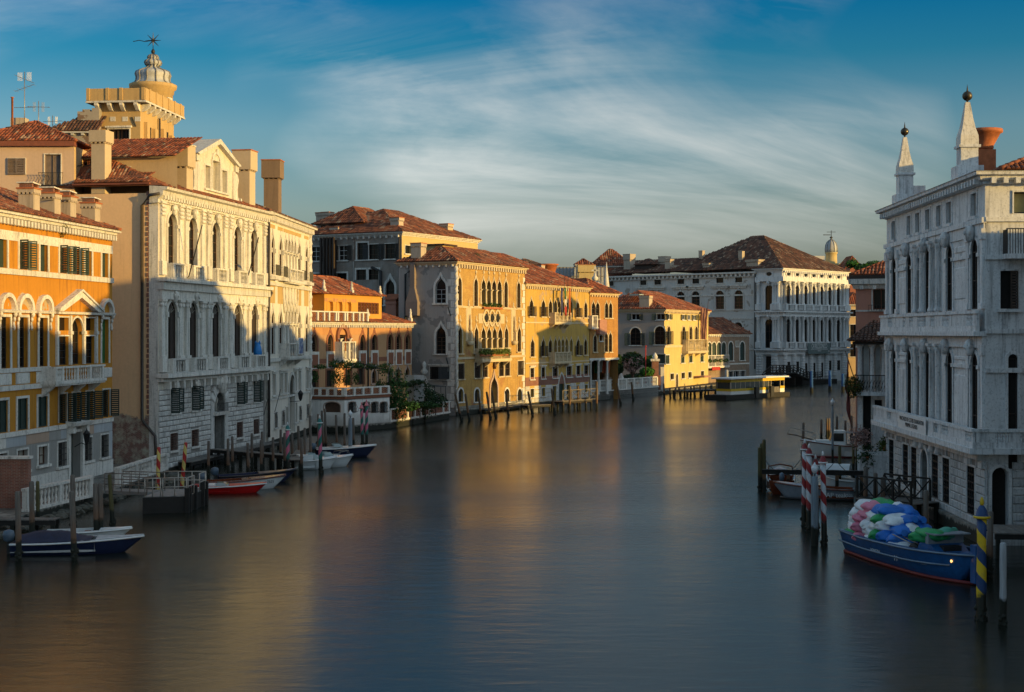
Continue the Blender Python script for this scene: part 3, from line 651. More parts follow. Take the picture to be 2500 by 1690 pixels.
# ------------------------------------------------------------ ochre palazzo, far left
def ochre_palazzo():
    B = Vector(((274-CX)/FPX*105, 105)); t = Vector((430, 3450)).normalized(); L = 34.; A = B-t*L
    root, f = building('ochre_palazzo', 'ochre yellow palazzo with pediment window and balcony at the left edge', 'palazzo', A, B)
    Z = f.Z; U = f.U
    ztop = Z(1, 1000, 395, -.4); zs1 = Z(1, 960, 800); z_t0, z_t1 = Z(1, 890, 792), Z(1, 890, 572)
    # top row
    for x, sh, sa in ((20, None, 0), (198, 'green', (96, 140)), (372, None, 0), (537, 'green', (100, 118)), (647, 'green', (112, 118)), (751, None, 0), (893, None, 0)):
        f.win(U(1, x, 640), z_t0, z_t1, 1.15, sw=.2, sill=False, glass='glass' if sh else 'green', bars=(2, 3) if sh else None, sash='redwood', shut=sh, sang=sa if sh else (0, 0), depth=.22)
    for k in range(5): f.win(U(1, 20, 640)-2.6-k*3.1, z_t0, z_t1, 1.15, sw=.2, sill=False, shut='green', sang=(150, 150))
    f.strip(0, L, zs1-.38, zs1-.02, .14); f.strip(0, L, ztop-1.75, ztop-1.15, .05, name='frieze')
    # piano nobile
    zp0, zp1 = Z(1, 895, 1525), Z(1, 895, 1150)
    zc = Z(1, 900, 1118)
    for x, g in ((45, 'glass'), (198, 'glass'), (367, 'glass'), (895, 'greenb')):
        u = U(1, x, 1330); o = f.win(u, zp0, zp1, 1.25, sw=.2, sill=False, glass=g, bars=(2, 5) if g == 'glass' else (2, 1), sash='iron' if g == 'glass' else 'greenb', depth=.35)
        mb = MB().strip(-1.2, 1.2, [(.02, 0), (-.3, 0), (-.36, .14), (-.2, .2), (.02, .2)])                  # little cornice with a round hood
        arc = [(-1.08*math.cos(i*math.pi/12), .2+1.05*math.sin(i*math.pi/12)) for i in range(13)]; band(mb, offset(arc, -.26), arc, -.3, .02)
        for s in (-1, 1):
            for a, b, r in ((.0, .16, .14), (-.3, .1, .10), (-.62, .05, .08), (-.85, .08, .09)): mb.lathe([(r*.6, -.16), (r, 0), (r*.6, .16)], 6, T(s*.93, -b-.05, a-.1))
        link('window_hood', mb.mesh('window_hood', M['istria']), o, T(0, 0, zc-zp0))
    for k in range(5):
        f.win(U(1, 45, 1330)-3.2-k*2.6, zp0, zp1, 1.25, sw=.2, sill=False, bars=(2, 5))
    # serliana with pediment
    ua, ub = U(1, 475, 1300), U(1, 815, 1300); um = (ua+ub)/2; W = ub-ua; zt = Z(1, 650, 1120); zb = Z(1, 650, 1535); ztr = Z(1, 650, 1265)
    cw = W*.30; sw_ = (W-cw)/2-.5
    f.win(um, zb, zt-.15, cw, 'arch', sw=.14, proj=.1, sill=False, bars=(2, 3), sash='iron', depth=.4)
    for s in (-1, 1):
        uu = um+s*(cw/2+.28+sw_/2); f.win(uu, zb, ztr-.25, sw_, sw=.1, sill=False, bars=(2, 4), sash='iron'); f.win(uu, ztr+.15, zt-.15, sw_, sw=.1, sill=False, bars=None)
        for c in (um+s*(cw/2+.12), um+s*(W/2-.06)): f.put('pilaster', cached(('ochpil', round(zt-zb, 2)), lambda: MB().box(-.13, .13, -.16, .0, 0, zt-zb).box(-.2, .2, -.22, 0, ztr-zb-.12, ztr-zb+.1).mesh('pilaster', M['istria'])), c, 0, zb)
    hp = Z(1, 650, 915)-zc
    mb = MB().strip(-W/2-.35, W/2+.35, [(.02, 0), (-.36, 0), (-.42, .16), (.02, .2)])
    for s in (-1, 1):
        a = Vector((s*(W/2+.4), .2)); b = Vector((0, hp)); d = (b-a).normalized(); n = Vector((-d.y, d.x))*s*-1
        p = [a, b, b-Vector((0, .42)), a+Vector((-s*.75, 0))]; mb.prism([(v.x, v.y) for v in p], -.42, .02); mb.prism([(v.x, v.y) for v in (p[0]+Vector((0, .02)), p[1]+Vector((0, .02)), p[1]+Vector((0, .17)), p[0]+Vector((0, .17)))], -.52, .02)
    f.put('pediment', mb.mesh('pediment', M['istria']), um, 0, zc)
    z_b = Z(2, 600, 140, -1.0); f.balcony(U(2, 405, 100, -1.), U(2, 770, 80, -1.), z_b, Z(2, 600, 38, -1.)-z_b, 1.0, 5, piers=[U(2, x, 90, -1.) for x in (410, 460, 570, 665, 755)], brackets=4)
    # string courses and white aprons
    zA, zB_ = Z(2, 200, 70), Z(2, 200, 190)
    f.strip(0, ua-.9, zA-.12, zA+.16, .1); f.strip(0, ua-.9, zB_-.2, zB_+.12, .1)
    for x in (30, 167, 315, 785): f.put('apron_panel', cached('ochap', lambda: MB().cbox(-.95, .95, -.06, .02, .02, zA-zB_-.3, .05).mesh('apron_panel', M['istria'])), U(2, x, 120), 0, zB_+.14)
    # mezzanine
    z0, z1 = Z(2, 165, 512), Z(2, 165, 280)
    for x, g in ((15, 'green'), (165, 'green'), (314, 'green')): f.win(U(2, x, 390), z0, z1, 1.45, sw=.18, sill=False, glass=g, bars=(2, 1), sash='green', depth=.15)
    z0, z1 = Z(2, 780, 412), Z(2, 780, 215)
    for x, a in ((462, (120, 92)), (560, (100, 92)), (660, (96, 120)), (782, (130, 100))): f.win(U(2, x, 340), z0, z1, 1.25, sw=.1, sill=False, shut='green', sang=a)
    zg = Z(2, 820, 430); f.strip(0, L, zg-.2, zg+.1, .12)
    # ground floor: marble slabs, grated windows, portal
    zw0, zw1 = Z(2, 165, 812), Z(2, 165, 660); av = []
    def gw(x, y, a, b, w, **k):
        u = U(2, x, y); av.append((u-w/2-.2, u+w/2+.2, a-.15, b+.2)); return f.win(u, a, b, w, sw=.14, **k)
    gw(15, 740, zw0, zw1, 1.2, bars=(2, 2)); gw(165, 740, zw0, zw1, 1.4, bars=(2, 2), glass='curtain'); gw(315, 720, zw0+.1, zw1, 1.4, glass='curtain', bars=(2, 2))
    z2 = Z(2, 455, 780); z3 = Z(2, 455, 605)
    for x in (455, 647, 769): gw(x, 690, z2, z3, 1.25, glass='dark', bars=None, grille=(5, 4))
    ud = U(2, 552, 700); zd = Z(2, 552, 530); f.hole(ud, .6, zd, 1.9, 'rect', .7); av.append((ud-1.35, ud+1.35, 0, zd+.9))
    pm = MB()
    for s in (-1, 1): pm.box(s*1.12-.18, s*1.12+.18, -.16, .02, .66, zd); pm.box(s*1.1-.22, s*1.1+.22, -.5, .02, zd, zd+.5)
    pm.strip(-1.5, 1.5, [(.02, zd+.5), (-.7, zd+.5), (-.8, zd+.72), (.02, zd+.85)]); pm.box(-1.3, 1.3, -.12, .02, zd, zd+.18)
    po = f.put('portal', pm.mesh('portal', M['istria']), ud, 0, 0)
    link('door', MB().box(-.94, .94, .6, .66, .66, zd).box(-.03, .03, .57, .61, .7, zd).box(-.9, .9, .57, .61, 2.4, 2.5).mesh('door', M['green']), po)
    pal = ['istria', 'm_blue', 'm_pink', 'm_sand', 'm_blue', 'istria', 'm_grey', 'm_pink']; x = 3.; zlo = Z(2, 350, 830); i = 0
    for za, zb2 in ((zlo+.02, (zlo+zg)/2+.6), ((zlo+zg)/2+.62, zg-.22)):
        x = 4.
        while x < L-.3:
            w = random.choice((.9, 1.2, 1.5, 1.8)); w = min(w, L-x-.02); i += 1
            if not any(a < x+w-.02 and b > x+.02 and c < zb2 and d > za for a, b, c, d in av):
                f.put('marble_slab', MB().cbox(0, w-.02, -.035, .02, 0, zb2-za-.02, .01).mesh('marble_slab', M[random.choice(pal)]), x, 0, za)
            x += w
    f.strip(4, ud-1.35, .62, zlo, .09, name='plinth'); f.strip(ud+1.35, L, .62, zlo, .09, name='plinth')
    # brick wall below that glimpses between slabs is plaster; wall itself
    al = f.ops; f.ops = [o for o in al if o[2] < zg]; f.wall(0, L, .3, zg, 'm_grey', name='ground_wall'); f.ops = [o for o in al if o[2] >= zg]; f.wall(0, L, zg, ztop-.4, 'ochre')
    backwalls(root, L, 13, .3, ztop-.4, 'ochre', back=False); 
    cornice(root, L, 13, ztop, .85)
    dentils(f, 0, L, ztop-.78, ztop-.42, .42, .22, .46)
    hip(root, 0, L, 0, 13, ztop+.02, 2.7, 'tile', .5, .28, .5, ridge=5, slopes='fr')
    for x0, x1, yt, yb in ((185, 300, 25, 240), (380, 470, 65, 270), (518, 603, 95, 290), (718, 820, 150, 330)):
        y = 1.3; u0, u1 = U(1, x0, yt, y), U(1, x1, yt, y); zz = Z(1, (x0+x1)/2, yt, y); w = 1.0
        u = U(1, x0*.45+x1*.55, yb, y); chimney(root, u, y, ztop-.1, zz-.15, w*.95, 1.05, hw=1.12, hh=.35)
        # two brick legs carrying a leaning stone lid
        MB().box(u-.62, u+.55, y-.55, y+.6, zz+.2, zz+.28, T(u, y, zz) @ RY(.06) @ T(-u, -y, -zz)).obj('chimney_lid', M['istria'], root)
        for s in (-1, 1): MB().box(u+s*.4-.1, u+s*.4+.1, y-.45, y+.45, zz-.052, zz+.2).obj('brick_leg', M['redbrick'], root)
    y = .9; drainpipe(f, [(U(1, 290, 135, y), y, Z(1, 290, 135, y)), (U(1, 735, 135, y), y, Z(1, 735, 135, y))], .04, 'tie_rod')
    u = U(1, 603, 60, 1.9); drainpipe(f, [(u, 1.9, Z(1, 603, 55, 1.9)), (u, 1.9, Z(1, 603, 255, 1.9)), (u+.3, 1.9, Z(1, 603, 275, 1.9)), (U(1, 800, 330, 1.9), 1.7, Z(1, 800, 335, 1.7))], .09, 'flue_pipe')
    # lantern and a tuft of weeds under the eaves
    ul = U(2, 640, 540, -.9); zl = Z(2, 640, 545, -.9)
    lm = MB().tube([(ul, 0, zl-.9), (ul, -.5, zl-.6), (ul, -.9, zl-.75)], .03, 5).lathe([(.05, -.75), (.14, -.55), (.24, .0), (.27, .02), (.05, .3), (.03, .42)], 6, T(ul, -.9, zl)); f.mbobj(lm, 'wall_lantern', M['iron'])
    wz = Z(1, 540, 385); leafball(root, f.M @ Vector((U(1, 540, 385, -.2), -.25, wz)), (.5, .25, .6), 130, .16, 'leaf_dry', 'weed_tuft')
def leafball(parent, c, rad, n, s, mat, name, surf=.55, fn=None):
    """a crown of many small leaf blades spread through an uneven volume"""
    mb = MB(); c = Vector(c); lob = [(Vector((random.gauss(0, 1), random.gauss(0, 1), random.gauss(0, 1))).normalized(), random.uniform(.55, 1.12)) for _ in range(9)]
    k = 0
    while k < n:
        d = Vector((random.gauss(0, 1), random.gauss(0, 1), random.gauss(0, 1))).normalized()
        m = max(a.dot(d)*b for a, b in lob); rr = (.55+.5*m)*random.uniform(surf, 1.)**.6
        p = c+Vector((d.x*rad[0], d.y*rad[1], d.z*rad[2]))*rr
        if fn and not fn(p): k += 1; continue
        a = Vector((random.gauss(0, 1), random.gauss(0, 1), random.gauss(0, .7))).normalized(); b = a.cross(d+Vector((0, 0, .3))).normalized()
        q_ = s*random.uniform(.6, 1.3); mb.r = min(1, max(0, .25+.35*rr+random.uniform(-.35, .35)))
        mb.add([p-a*q_*.5, p+b*q_*.28, p+a*q_*.5, p-b*q_*.28], [(0, 1, 2, 3)]); k += 1
    o = mb.obj(name, M[mat], parent, None, True); return o

ochre_palazzo()

# ------------------------------------------------------------ white classical palazzo
def white_palazzo():
    A = Vector((-27.77, 111.)); t = Vector((613, 3450)).normalized(); L = 24.2; B = A+t*L; DEP = 16.
    root, f = building('white_palazzo', 'tall white stone palazzo with arched windows, rusticated base and gabled dormer', 'palazzo', A, B)
    Z = f.Z; U = f.U
    zc = Z(4, 235, 545, -.5); zf = Z(4, 200, 690); zcap = Z(4, 200, 725); zw1 = Z(4, 272, 795); zwb = Z(4, 272, 1390); zsl = Z(4, 300, 1412)
    uw = [U(4, x, 1050) for x in (273, 470, 692, 898, 1056)]
    # upper order
    for u in uw:
        o = f.win(u, zwb-.05, zw1, 1.75, 'arch', sw=.26, proj=.09, key=False, sill=False, bars=(2, 5), depth=.36, sash='brown')
        link('carved_mask', head_mesh('istria'), o, T(0, -.25, zw1-zwb+.35) @ SC(1.2, 1.2, 1.2))
        [link('impost', cached('conimp', lambda: MB().box(-.17, .17, -.16, .02, 0, .26).mesh('impost', M['istria'])), o, T(e*1.03, 0, zw1-zwb-1.05)) for e in (-1, 1)]
    hp = zcap+.35-zwb
    def pil(): 
        mb = MB().box(-.3, .3, -.2, .02, 0, hp).box(-.42, .42, -.32, .02, 0, 1.1).box(-.45, .45, -.34, .02, hp-.16, hp)
        for k in range(3):
            for x in (-.22, 0, .22): mb.lathe([(.05, 0), (.13, .16), (.06, .3)], 5, T(x, -.24, hp-1.15+k*.31))
        return mb.mesh('pilaster', M['istria'])
    pm = cached('conpil', pil)
    up = [.45]+[x for a, b in zip(uw, uw[1:]) for x in ((a+b)/2-.62, (a+b)/2+.62)]+[L-.55]
    for u in up: f.put('pilaster', pm, u, 0, zwb)
    f.strip(0, L, zcap+.36, zf+.25, .26, name='architrave'); f.strip(0, L, zf+.26, zc-1.2, .1, name='frieze')
    def bal(u, z0, h, w=2.5, n=4, out=.62):
        f.balcony(u-w/2, u+w/2, z0, h, out, n, piers=[u-w/2+.28, u+w/2-.28], slab=.05, pw=.5, ends=True)
    for u in uw: bal(u, zsl+.02, Z(4, 320, 1280)-zsl, 2.7, 5)
    f.strip(-.2, L+.15, zsl-.35, zsl-.05, .8, name='ledge'); f.strip(-.1, L+.1, zsl-1.0, zsl-.35, .5, name='entablature'); f.strip(0, L, zsl-1.75, zsl-1.0, .3, name='architrave')
    # lower order
    z1 = Z(5, 245, 135); z0 = Z(5, 300, 772); zr = Z(5, 300, 655, -.6)
    uw2 = [U(5, x, 450) for x in (260, 451, 660, 858, 1008)]; zl = Z(5, 262, 250)
    for u in uw2:
        o = f.win(u, z0, z1, 1.9, 'arch', sw=.28, proj=.1, sill=False, bars=(2, 1), glass='brown_dark', sash='brown_dark', depth=.2)
        link('carved_mask', head_mesh('istria'), o, T(0, -.28, z1-z0+.4) @ SC(1.35, 1.35, 1.35))
        link('lintel_bar', MB().box(-1.28, -.93, -.2, .02, 0, .42).box(.93, 1.28, -.2, .02, 0, .42).box(-.93, .93, .5, .66, .1, .32).mesh('lintel_bar', M['istria']), o, T(0, 0, zl-z0-.25))
        fan = MB()
        for i in range(1, 8): a = math.pi*i/8; fan.box(-.015, .015, -.02, .0, .15, .9, RY(math.pi/2-a))
        link('fanlight', fan.mesh('fanlight', M['curtain']), o, T(0, .17, z1-z0-.95))
    hp2 = zsl-1.75-z0
    def pil2():
        mb = MB().box(-.33, .33, -.22, .02, 0, hp2).box(-.45, .45, -.34, .02, 0, 1.25).box(-.46, .46, -.36, .02, hp2-.18, hp2)
        for s in (-1, 1): mb.lathe([(.19, -.3), (.19, .02)], 8, T(s*.26, -.02, hp2-.42) @ RX(R(90)) @ SC(1, 1, -1))
        return mb.mesh('pilaster', M['istria'])
    pm2 = cached('conpil2', pil2)
    up2 = [.5]+[x for a, b in zip(uw2, uw2[1:]) for x in ((a+b)/2-.66, (a+b)/2+.66)]+[L-.6]
    for u in up2: f.put('pilaster', pm2, u, 0, z0)
    zs2 = z0-.02
    for u in uw2: bal(u, zs2, zr-zs2, 3.0, 4, .7)
    f.strip(-.25, L+.2, zs2-.42, zs2-.07, .95, name='ledge'); f.strip(-.1, L+.05, zs2-.75, zs2-.42, .45, name='ledge_moulding')
    dentils(f, .4, L, zs2-1.35, zs2-.76, .55, .34, 1.35, single=True)
    for u in uw2: f.put('carved_mask', head_mesh('istria'), u, -.35, zs2-1.2, None, SC(1.5, 1.3, 1.5))
    # rusticated ground floors: every block laid
    av = []
    def gw(k, x, y, a, b, w, **kw):
        u = U(k, x, y); o = f.win(u, a, b, w, **kw); av.append((u-w/2-.12, u+w/2+.12, a-.2, b+.12)); return o
    za, zb = Z(5, 285, 1150), Z(5, 285, 922)
    for x, s in ((284, (100, 176)), (472, (100, 176)), (880, (100, 176)), (1029, (100, 176))): gw(5, x, 1010, za, zb, 1.6, sw=.12, proj=.05, shut='green', sang=s, bars=None, glass='dark')
    zc0, zc1 = Z(5, 275, 1495), Z(5, 275, 1340)
    for x in (275, 467, 875, 1027): gw(5, x, 1390, zc0, zc1, 1.4, sw=.1, proj=.05, glass='dark', bars=None, grille=(6, 7), gmat='rustbar')
    ud = U(5, 688, 1300); zt = Z(5, 690, 965); zl2 = Z(5, 690, 1150); wd_ = 2.5
    f.hole(ud, -.3, zt, wd_, 'arch', 1.1); av.append((ud-wd_/2-.75, ud+wd_/2+.75, -2, zt+.75))
    mb = MB(); o = outline(wd_, zt-.3, 'arch'); band(mb, o, offset(o, .72), -.12, .3)
    po = f.put('portal', mb.mesh('portal', M['rust']), ud, 0, .3)
    for i in range(-3, 4):
        a = math.pi/2+i*.36; X = T(0, 0, zt-.3-wd_/2) @ RY(math.pi/2-a); link('voussoir', cached('convous', lambda: MB().cbox(-.3, .3, -.2, .0, wd_/2+.02, wd_/2+.95, .06).mesh('voussoir', M['rust'])), po, X)
    link('carved_mask', head_mesh('istria'), po, T(0, -.4, zt-.3+.8) @ SC(2.3, 1.9, 2.6))
    link('lintel', MB().strip(-1.5, 1.5, [(.7, zl2-.5), (-.35, zl2-.5), (-.45, zl2-.2), (.7, zl2-.2)]).mesh('lintel', M['istria']), po)
    link('door', MB().box(-1.2, 1.2, .8, .9, 0, zl2-.52).box(-.04, .04, .74, .8, 0, zl2-.52).mesh('door', M['green']), po)
    link('bust', MB().lathe([(.3, 0), (.35, .3), (.18, .6), (.25, .8), (.28, 1.1), (.12, 1.4), (.02, 1.5)], 10).mesh('bust', M['curtain']), po, T(0, .35, zl2-.19))
    mk = MB()
    for i in range(11): x = -1.2+.24*i; mk.tube([(x, -.38, zl2-.2), (x, -.38, zl2+.55)], .025, 4)
    mk.box(-1.25, 1.25, -.4, -.36, zl2+.5, zl2+.56); link('railing', mk.mesh('railing', M['iron']), po)
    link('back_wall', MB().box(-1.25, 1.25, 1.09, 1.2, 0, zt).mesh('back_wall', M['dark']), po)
    n = blocks(f, 0.02, L-.75, .15, zs2-1.4, .42, 1.28, .1, 'rust', av)
    f.strip(0, L-.75, -1.5, .14, .16, 'quay', name='water_base')
    al = f.ops; zk = zs2-1.38; f.ops = [o for o in al if o[2] < zk]; f.wall(0, L, -1.5, zk, 'mortar', name='ground_wall'); f.ops = [o for o in al if o[2] >= zk]; f.wall(0, L, zk, zc-.5, 'rightwarm')
    # pink-grey flank with quoin edge and drainpipe
    s = leftside(root, DEP)
    s.wall(0, DEP, -.5, zc-.45, 'pinkish', name='flank_wall')
    quo = MB()
    for i in range(44): z = 4.6+i*.4; quo.box(DEP-.95-.05*(i % 2), DEP-.80, -.05, .02, z, z+.3)
    s.mbobj(quo, 'brick_toothing', M['redbrick'])['kind'] = 'stuff'
    s.strip(DEP-.78, DEP-.01, .4, zc-.6, .03, 'istria', name='corner_strip')
    zz = zc-.55; drainpipe(s, [(DEP+.3, -.5, zz), (DEP-.5, -.5, zz-.1), (DEP-1.3, -.16, zz-.9), (DEP-1.3, -.16, 4.2), (DEP-1.1, -.2, 3.9), (DEP-.15, -.3, 2.9), (DEP-.02, -.3, .3)], .12)
    r = rightside(root, L, DEP); r.wall(0, DEP, -.5, zc-.45, 'goldstone', name='rear_wall'); MB().box(.3, L-.3, DEP-.3, DEP-.02, 0, zc-.5).obj('rear_wall', M['pinkish'], root)
    MB().box(.02, L-.02, .02, DEP-.02, zc-.62, zc-.5).obj('attic_floor', M['dark'], root)
    # cornice on the front only, with dentils, then tiled roof
    cm = MB().strip(-.35, L+.35, [(.6, zc-1.25), (0, zc-1.25), (-.1, zc-1.2), (-.12, zc-.95), (-.5, zc-.62), (-.56, zc-.3), (-.85, zc-.2), (-.92, zc), (.6, zc+.1)]); f.mbobj(cm, 'cornice', M['istria'])
    dentils(f, 0, L, zc-.92, zc-.62, .5, .26, .52)
    return root, f, s, zc, L, DEP
wroot, wf, ws, WZC, WL, WDEP = white_palazzo()
def white_roofscape():
    f, root = wf, wroot; U, Z = f.U, f.Z; zc = WZC
    # low front roof slope behind the cornice
    tb = MB(); o = MB().add([(-.3, -.3, zc+.12), (WL+.3, -.3, zc+.12), (WL-1, 5.2, zc+2.5), (2.6, 5.2, zc+2.5), (0, 16, zc+.12)], [(0, 1, 2, 3), (0, 3, 4)]).obj('roof', M['tile'], root, None, True)
    tiles(tb, [(0, -.25, zc+.14), (WL+.2, -.25, zc+.14), (WL-1, 5.2, zc+2.5), (2.6, 5.2, zc+2.5)], .27, .46); tiles(tb, [(0, 9.5, zc+.14), (0, -.25, zc+.14), (2.6, 5.2, zc+2.5)], .27, .46)
    t = tb.obj('roof_tiles', M['tile'], o, None, True); t['kind'] = 'stuff'
    # eave slab over the flank, with tiles lit along it
    # dormer with pediment and scrolls
    y = .9; ua, ub = U(4, 470, 560, y), U(4, 905, 690, y); um = (ua+ub)/2; zt = Z(4, 720, 85, y); ze = Z(4, 880, 345, y); zb = zc+.1
    hw = (ub-ua)/2*.86
    d = Fac(root, 0, T(um, y, 0)); W3 = hw*2
    zw0, zw1 = Z(4, 700, 575, y), Z(4, 700, 225, y)
    o = d.win(0, zw0, zw1, 1.7, 'arch', sw=.22, proj=.08, glass='curtain', bars=None, key=True, depth=.5)
    for s_ in (-1, 1): d.win(s_*1.95, zw0, zw0+(zw1-zw0)*.62, 1.15, sw=.18, proj=.06, glass='curtain', bars=None, depth=.5)
    d.wall(-hw, hw, zb, ze, 'rightwarm', name='dormer_wall')
    MB().prism([(um-hw, ze), (um+hw, ze), (um, zt-.25)], y, y+.4).obj('gable', M['rightwarm'], root)
    MB().box(um-hw, um-hw+.3, y+.02, y+6, zb, ze).box(um+hw-.3, um+hw, y+.02, y+6, zb, ze).obj('dormer_cheek', M['rightwarm'], root)
    pm = MB()
    for s_ in (-1, 1):
        a = Vector((um+s_*(hw+.55), ze+.1)); b = Vector((um, zt)); pm.prism([tuple(a), tuple(b), (b.x, b.y-.45), (a.x-s_*.5, a.y-.1)], y-.45, y+6.2)
        pm.box(um+s_*hw-.35, um+s_*hw+.35, y-.25, y+.5, ze-.5, ze+.08); pm.box(um+s_*(hw-.35)-.28, um+s_*(hw-.35)+.28, y-.12, y+.02, zb, ze-.5)
    pm.obj('pediment', M['istria'], root)
    for s_ in (-1, 1):                                     # volutes
        pts = [(hw, ze-.6), (hw+.5, ze-.7), (hw+.72, ze-1.2), (hw+.5, ze-1.9), (hw+.55, ze-2.7), (hw+1.05, ze-3.4), (hw+1.25, ze-4.1), (hw+1.3, zb+.9), (hw+1.6, zb+.8), (hw+1.6, zb), (hw, zb)]
        MB().prism([(um+s_*a, b) for a, b in pts], y-.1, y+.75).obj('volute', M['istria'], root)
    # big square chimneys
    for x0, x1, yt, yb, y, k in ((272, 437, 130, 560, 1.2, .26), (878, 1048, 182, 730, 1.2, .22)):
        uu = U(4, (x0+x1)/2+10, yb-40, y); zz = Z(4, (x0+x1)/2, yt+12, y); chimney(root, uu, y, zc-.1, zz, 1.35 if x0 < 500 else 1.5, 1.5, hw=1.22, hh=1.9, cap='istria' if x0 < 500 else 'tile', mat='chim_pale')
    uu, y = U(3, 975, 1200, 6.), 6.; zz = ws.Z(3, 980, 940); X = ws
    def on_flank(k, x, yp, dep): return ws.U(k, x, yp, dep)
    # chimney standing on the flank wall edge
    uc = ws.U(3, 972, 1300, .8); zt = ws.Z(3, 972, 945, .8); xl = ws.M @ Vector((uc, .8, 0)); chimney(root, xl.x, xl.y, zc-.4, zt, 1.15, 1.15, hw=1.25, hh=1.05, cap=None, mat='chim_pale')
    # eaves along the flank
    for a, b in ((710, 1505),):
        u0, u1 = ws.U(3, a, 1455), ws.U(3, b, 1455); z0 = ws.Z(3, 1100, 1462)
        e = MB().box(u0, u1-.5, -.35, .6, z0, z0+.14); ws.mbobj(e, 'eave_board', M['redwood'])
        tb = MB(); tiles(tb, [(u0, -.35, z0+.16), (u1-.6, -.35, z0+.16), (u1-1.2, 2.0, z0+1.1), (u0, 2.0, z0+1.1)], .27, .46)
        t = ws.mbobj(tb, 'roof_tiles', M['tile'], True); t['kind'] = 'stuff'
    # attic storey set back behind the flank: glazed terrace, upper roof
    yb = 2.6; u0, u1 = ws.U(3, 712, 1300, yb), ws.U(3, 1700, 1300, yb); zt0 = ws.Z(3, 1300, 1200, yb); zr = ws.Z(3, 1300, 1050, yb+5)
    a = Fac(root, 0, ws.M @ T(u0, yb, 0)); Wd = u1-u0
    zs, ze_ = a.Z(3, 820, 1355), a.Z(3, 820, 1170)
    for x, w in ((765, .55), (822, .6), (875, .5)): a.win(a.U(3, x, 1300), zs, ze_-.5, w, sw=.08, sill=False, mat='redwood', bars=(1, 2), sash='redwood')
    a.win(a.U(3, 1165, 1330), a.Z(3, 1165, 1360), a.Z(3, 1165, 1295), 1.5, sw=.1, bars=None, glass='skyglass')
    a.wall(0, Wd, zc-.4, zt0, 'cream', name='attic_wall')
    o = MB().add([(-.3, -.5, zt0), (Wd, -.5, zt0), (Wd, 5, zr+.2), (-.3, 5, zr+.2)], [(0, 1, 2, 3)]).obj('roof', M['tile'], root, a.M, True)
    tb = MB(); tiles(tb, [(-.3, -.5, zt0+.02), (Wd, -.5, zt0+.02), (Wd, 5, zr+.2), (-.3, 5, zr+.2)], .3, .5); t = tb.obj('roof_tiles', M['tile_red'], o, None, True); t['kind'] = 'stuff'
    aw = MB()
    for i in range(5): aw.tube([(.4+i*.7, 0, zt0-.2), (.6+i*.7, -1.6, zt0-.75)], .03, 4)
    aw.tube([(.3, -1.6, zt0-.75), (3.8, -1.6, zt0-.75)], .035, 4); a.mbobj(aw, 'pergola_frame', M['iron'])
    # the next house behind, at the far left, with shutters and iron balcony
white_roofscape()
def rear_house():
    # stands behind the ochre palazzo, flush with the white palazzo's flank
    D = 112.5; A = Vector(((-90-CX)/FPX*D, D)); B = Vector(((181-CX)/FPX*D, D)); DEP = 8.
    root, f = building('rear_house', 'pinkish plaster house with shuttered window and iron balcony behind the ochre palazzo', 'house', A, B); U, Z = f.U, f.Z; L = f.L
    ze = Z(3, 300, 1085)
    f.win(U(3, 160, 1280), Z(3, 160, 1362), Z(3, 160, 1205), 1.4, sw=.05, sill=False, glass=None, bars=None, shut='grey_brown', sang=(0, 0), hole=False)
    u = U(3, 507, 1300); z0, z1 = Z(3, 507, 1465), Z(3, 507, 1168); f.win(u, z0, z1, 1.28, sw=.08, sill=False, glass='grey_brown', bars=(2, 1), sash='grey_brown', depth=.15)
    mb = MB()
    for i in range(9): x = u-.95+i*.2375; mb.tube([(x, -.05, z0+.02), (x, -.5, z0+.05), (x, -.62, z0+.35), (x, -.5, z0+.7), (x, -.55, z0+.95)], .02, 4)
    mb.box(u-1., u+1., -.57, -.53, z0+.93, z0+.97); mb.box(u-1., u+1., -.5, .02, z0-.08, z0); f.mbobj(mb, 'iron_balcony', M['iron'])
    f.wall(0, L, 0, ze, 'pinkish2'); r = rightside(root, L, DEP); r.wall(0, DEP, 0, ze, 'cream', name='flank_wall')
    MB().box(0, L+.1, -.35, .5, ze-.05, ze+.35).obj('eave_board', M['redwood'], root)
    hip(root, 0, L, 0, DEP, ze+.36, 2.1, 'tile_red', .2, .27, .45, slopes='fr', ridge=4.5)
    zt = Z(3, 60, 840, 5); 
    MB().box(U(3, 100, 860, 5), U(3, 240, 860, 5), 5, 6, ze+1, Z(3, 180, 815, 5)).obj('chimney', M['chim'], root)
    # stove pipe and aerials stand on the roof
    for x, yt, yb in ((118, 625, 900),):
        u = U(3, x, yb, 3.); MB().lathe([(.09, Z(3, x, yb+60, 3.)), (.09, Z(3, x, yt, 3.)), (.14, Z(3, x, yt, 3.)), (.14, Z(3, x, yt-8, 3.))], 8, T(u, 3., 0)).obj('flue_pipe', M['terracotta'], root)
    return root, f
rh, rhf = rear_house()
